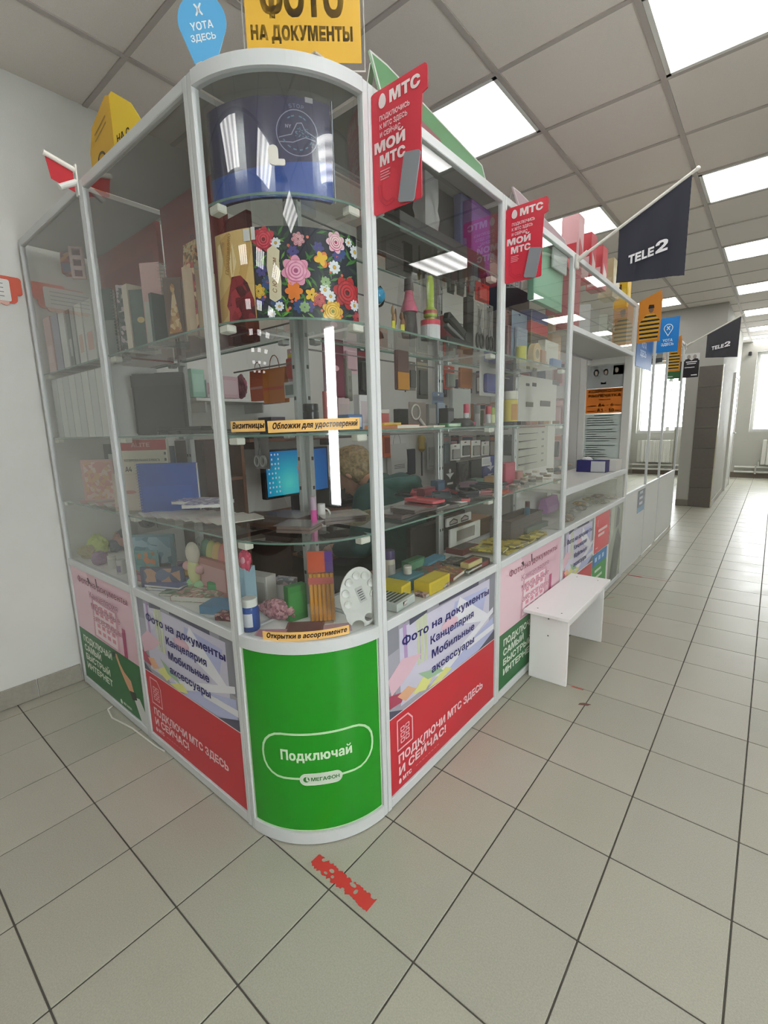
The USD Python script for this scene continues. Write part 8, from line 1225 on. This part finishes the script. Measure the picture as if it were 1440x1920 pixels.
fp('leaf_print', [leaf(RF.uniform(0, W), RF.uniform(0, Hh), .028, .006, RF.uniform(0, 180)) for k in range(70)], '3f7a34', 2); fp('bright_leaf_print', [leaf(RF.uniform(.02, W), RF.uniform(0, Hh), .020, .0045, RF.uniform(0, 180)) for k in range(45)], '6aa03c', 3)
fp('berry_print', [ell(RF.uniform(.0, W), RF.uniform(0, Hh), .004, .004, 10) for k in range(32)], 'd8694f', 4); fp('violet_print', [s for x, y in ((.105, .165), (.172, .178), (.02, .12), (.225, .165), (.14, .03), (.01, .05)) for s in petals(x, y, .016, 6)], '4a4488', 4); fp('blue_print', [s for x, y in ((.055, .045), (.115, .03), (.235, .175), (.035, .09)) for s in petals(x, y, .018, 7)], '2c4a86', 4)
def rose(x, y, r, cols, lay=5):
    k = RF.uniform(0, 90); fp('rose_print', petals(x, y, r, 7, .5, .55, k)+[ell(x, y, r*.75, r*.75)], cols[0], lay); fp('rose_print', petals(x, y, r*.78, 6, .45, .5, k+20)+[ell(x, y, r*.5, r*.5)], cols[1], lay+1)
    fp('rose_print', [affinity.rotate(g, k) for q in (.80, .58, .36) for g in [ell(x, y, r*q, r*q*.94).difference(ell(x+r*.03, y, r*(q-.07), r*(q-.09)))]], cols[2], lay+2); fp('rose_print', [ell(x, y, r*.16, r*.16)], cols[3], lay+3)
for a in ((.031, .195, .030, ('c03044', 'd84458', '9c2034', '7d1828')), (.110, .118, .037, ('e59ab8', 'f0b4cc', 'c96a94', 'b0507e')), (.252, .075, .042, ('b3202e', 'c8303c', '7d121c', '4a0c12')), (.205, .022, .030, ('e0b02c', 'edc648', 'b98a1e', '7d8a3a')), (.168, .050, .019, ('b83a42', 'cf5a5c', '8d2430', '6a1a24')), (.222, .198, .027, ('e8c0cc', 'f0d8d8', 'd05a86', 'b8406c')), (.120, .195, .017, ('c98a96', 'e0b4bc', 'a05a6a', '8a4456')), (.285, .012, .018, ('a82a36', 'c04450', '7d1a24', '5a1018')), (.008, .07, .018, ('dfae30', 'eac656', 'b58a20', '8a6a1a'))): rose(*a)
fp('orange_print', petals(.102, .068, .024, 6, .5, .5)+petals(.180, .150, .022, 3, .6, .4, 60), 'e07a28', 5); fp('yellow_print', petals(.178, .152, .020, 4, .5, .45, 20)+petals(.148, .06, .018, 5), 'e5b832', 6)
for x, y, r in ((.062, .185, .014), (.215, .135, .018), (.283, .185, .018), (.185, .075, .016), (.200, .060, .016), (.062, .03, .013), (.275, .045, .016), (.04, .012, .012), (.262, .205, .012)): fp('daisy_print', petals(x, y, r, 9, .36, .62, RF.uniform(0, 40)), 'dfe3ea', 7); fp('daisy_heart', [ell(x, y, r*.26, r*.26, 10)], 'd9a83a', 8)
fp('succulent_print', [s for x, y in ((.128, .028), (.188, .095)) for s in petals(x, y, .016, 8, .4, .5)], '8fae7a', 7)
tagp = [(.040, .052), (.052, .044), (.066, .052), (.068, .09), (.065, .14), (.068, .165), (.054, .176), (.042, .168), (.038, .13), (.042, .09)]; fp('tag_print', [Polygon(tagp).buffer(.003)], 'd8ccae', 9); fp('lettering', [T(affinity.rotate(letters('С Юбилеем', .011, 500, .085, slant=15), 88, origin=(0, 0)), .058, .062)], '8a5a3c', 10)
part(t, 'price_label', flat(sbox(-.001, .195, .010, .226), f, .004), M('d6d6d6', .5))
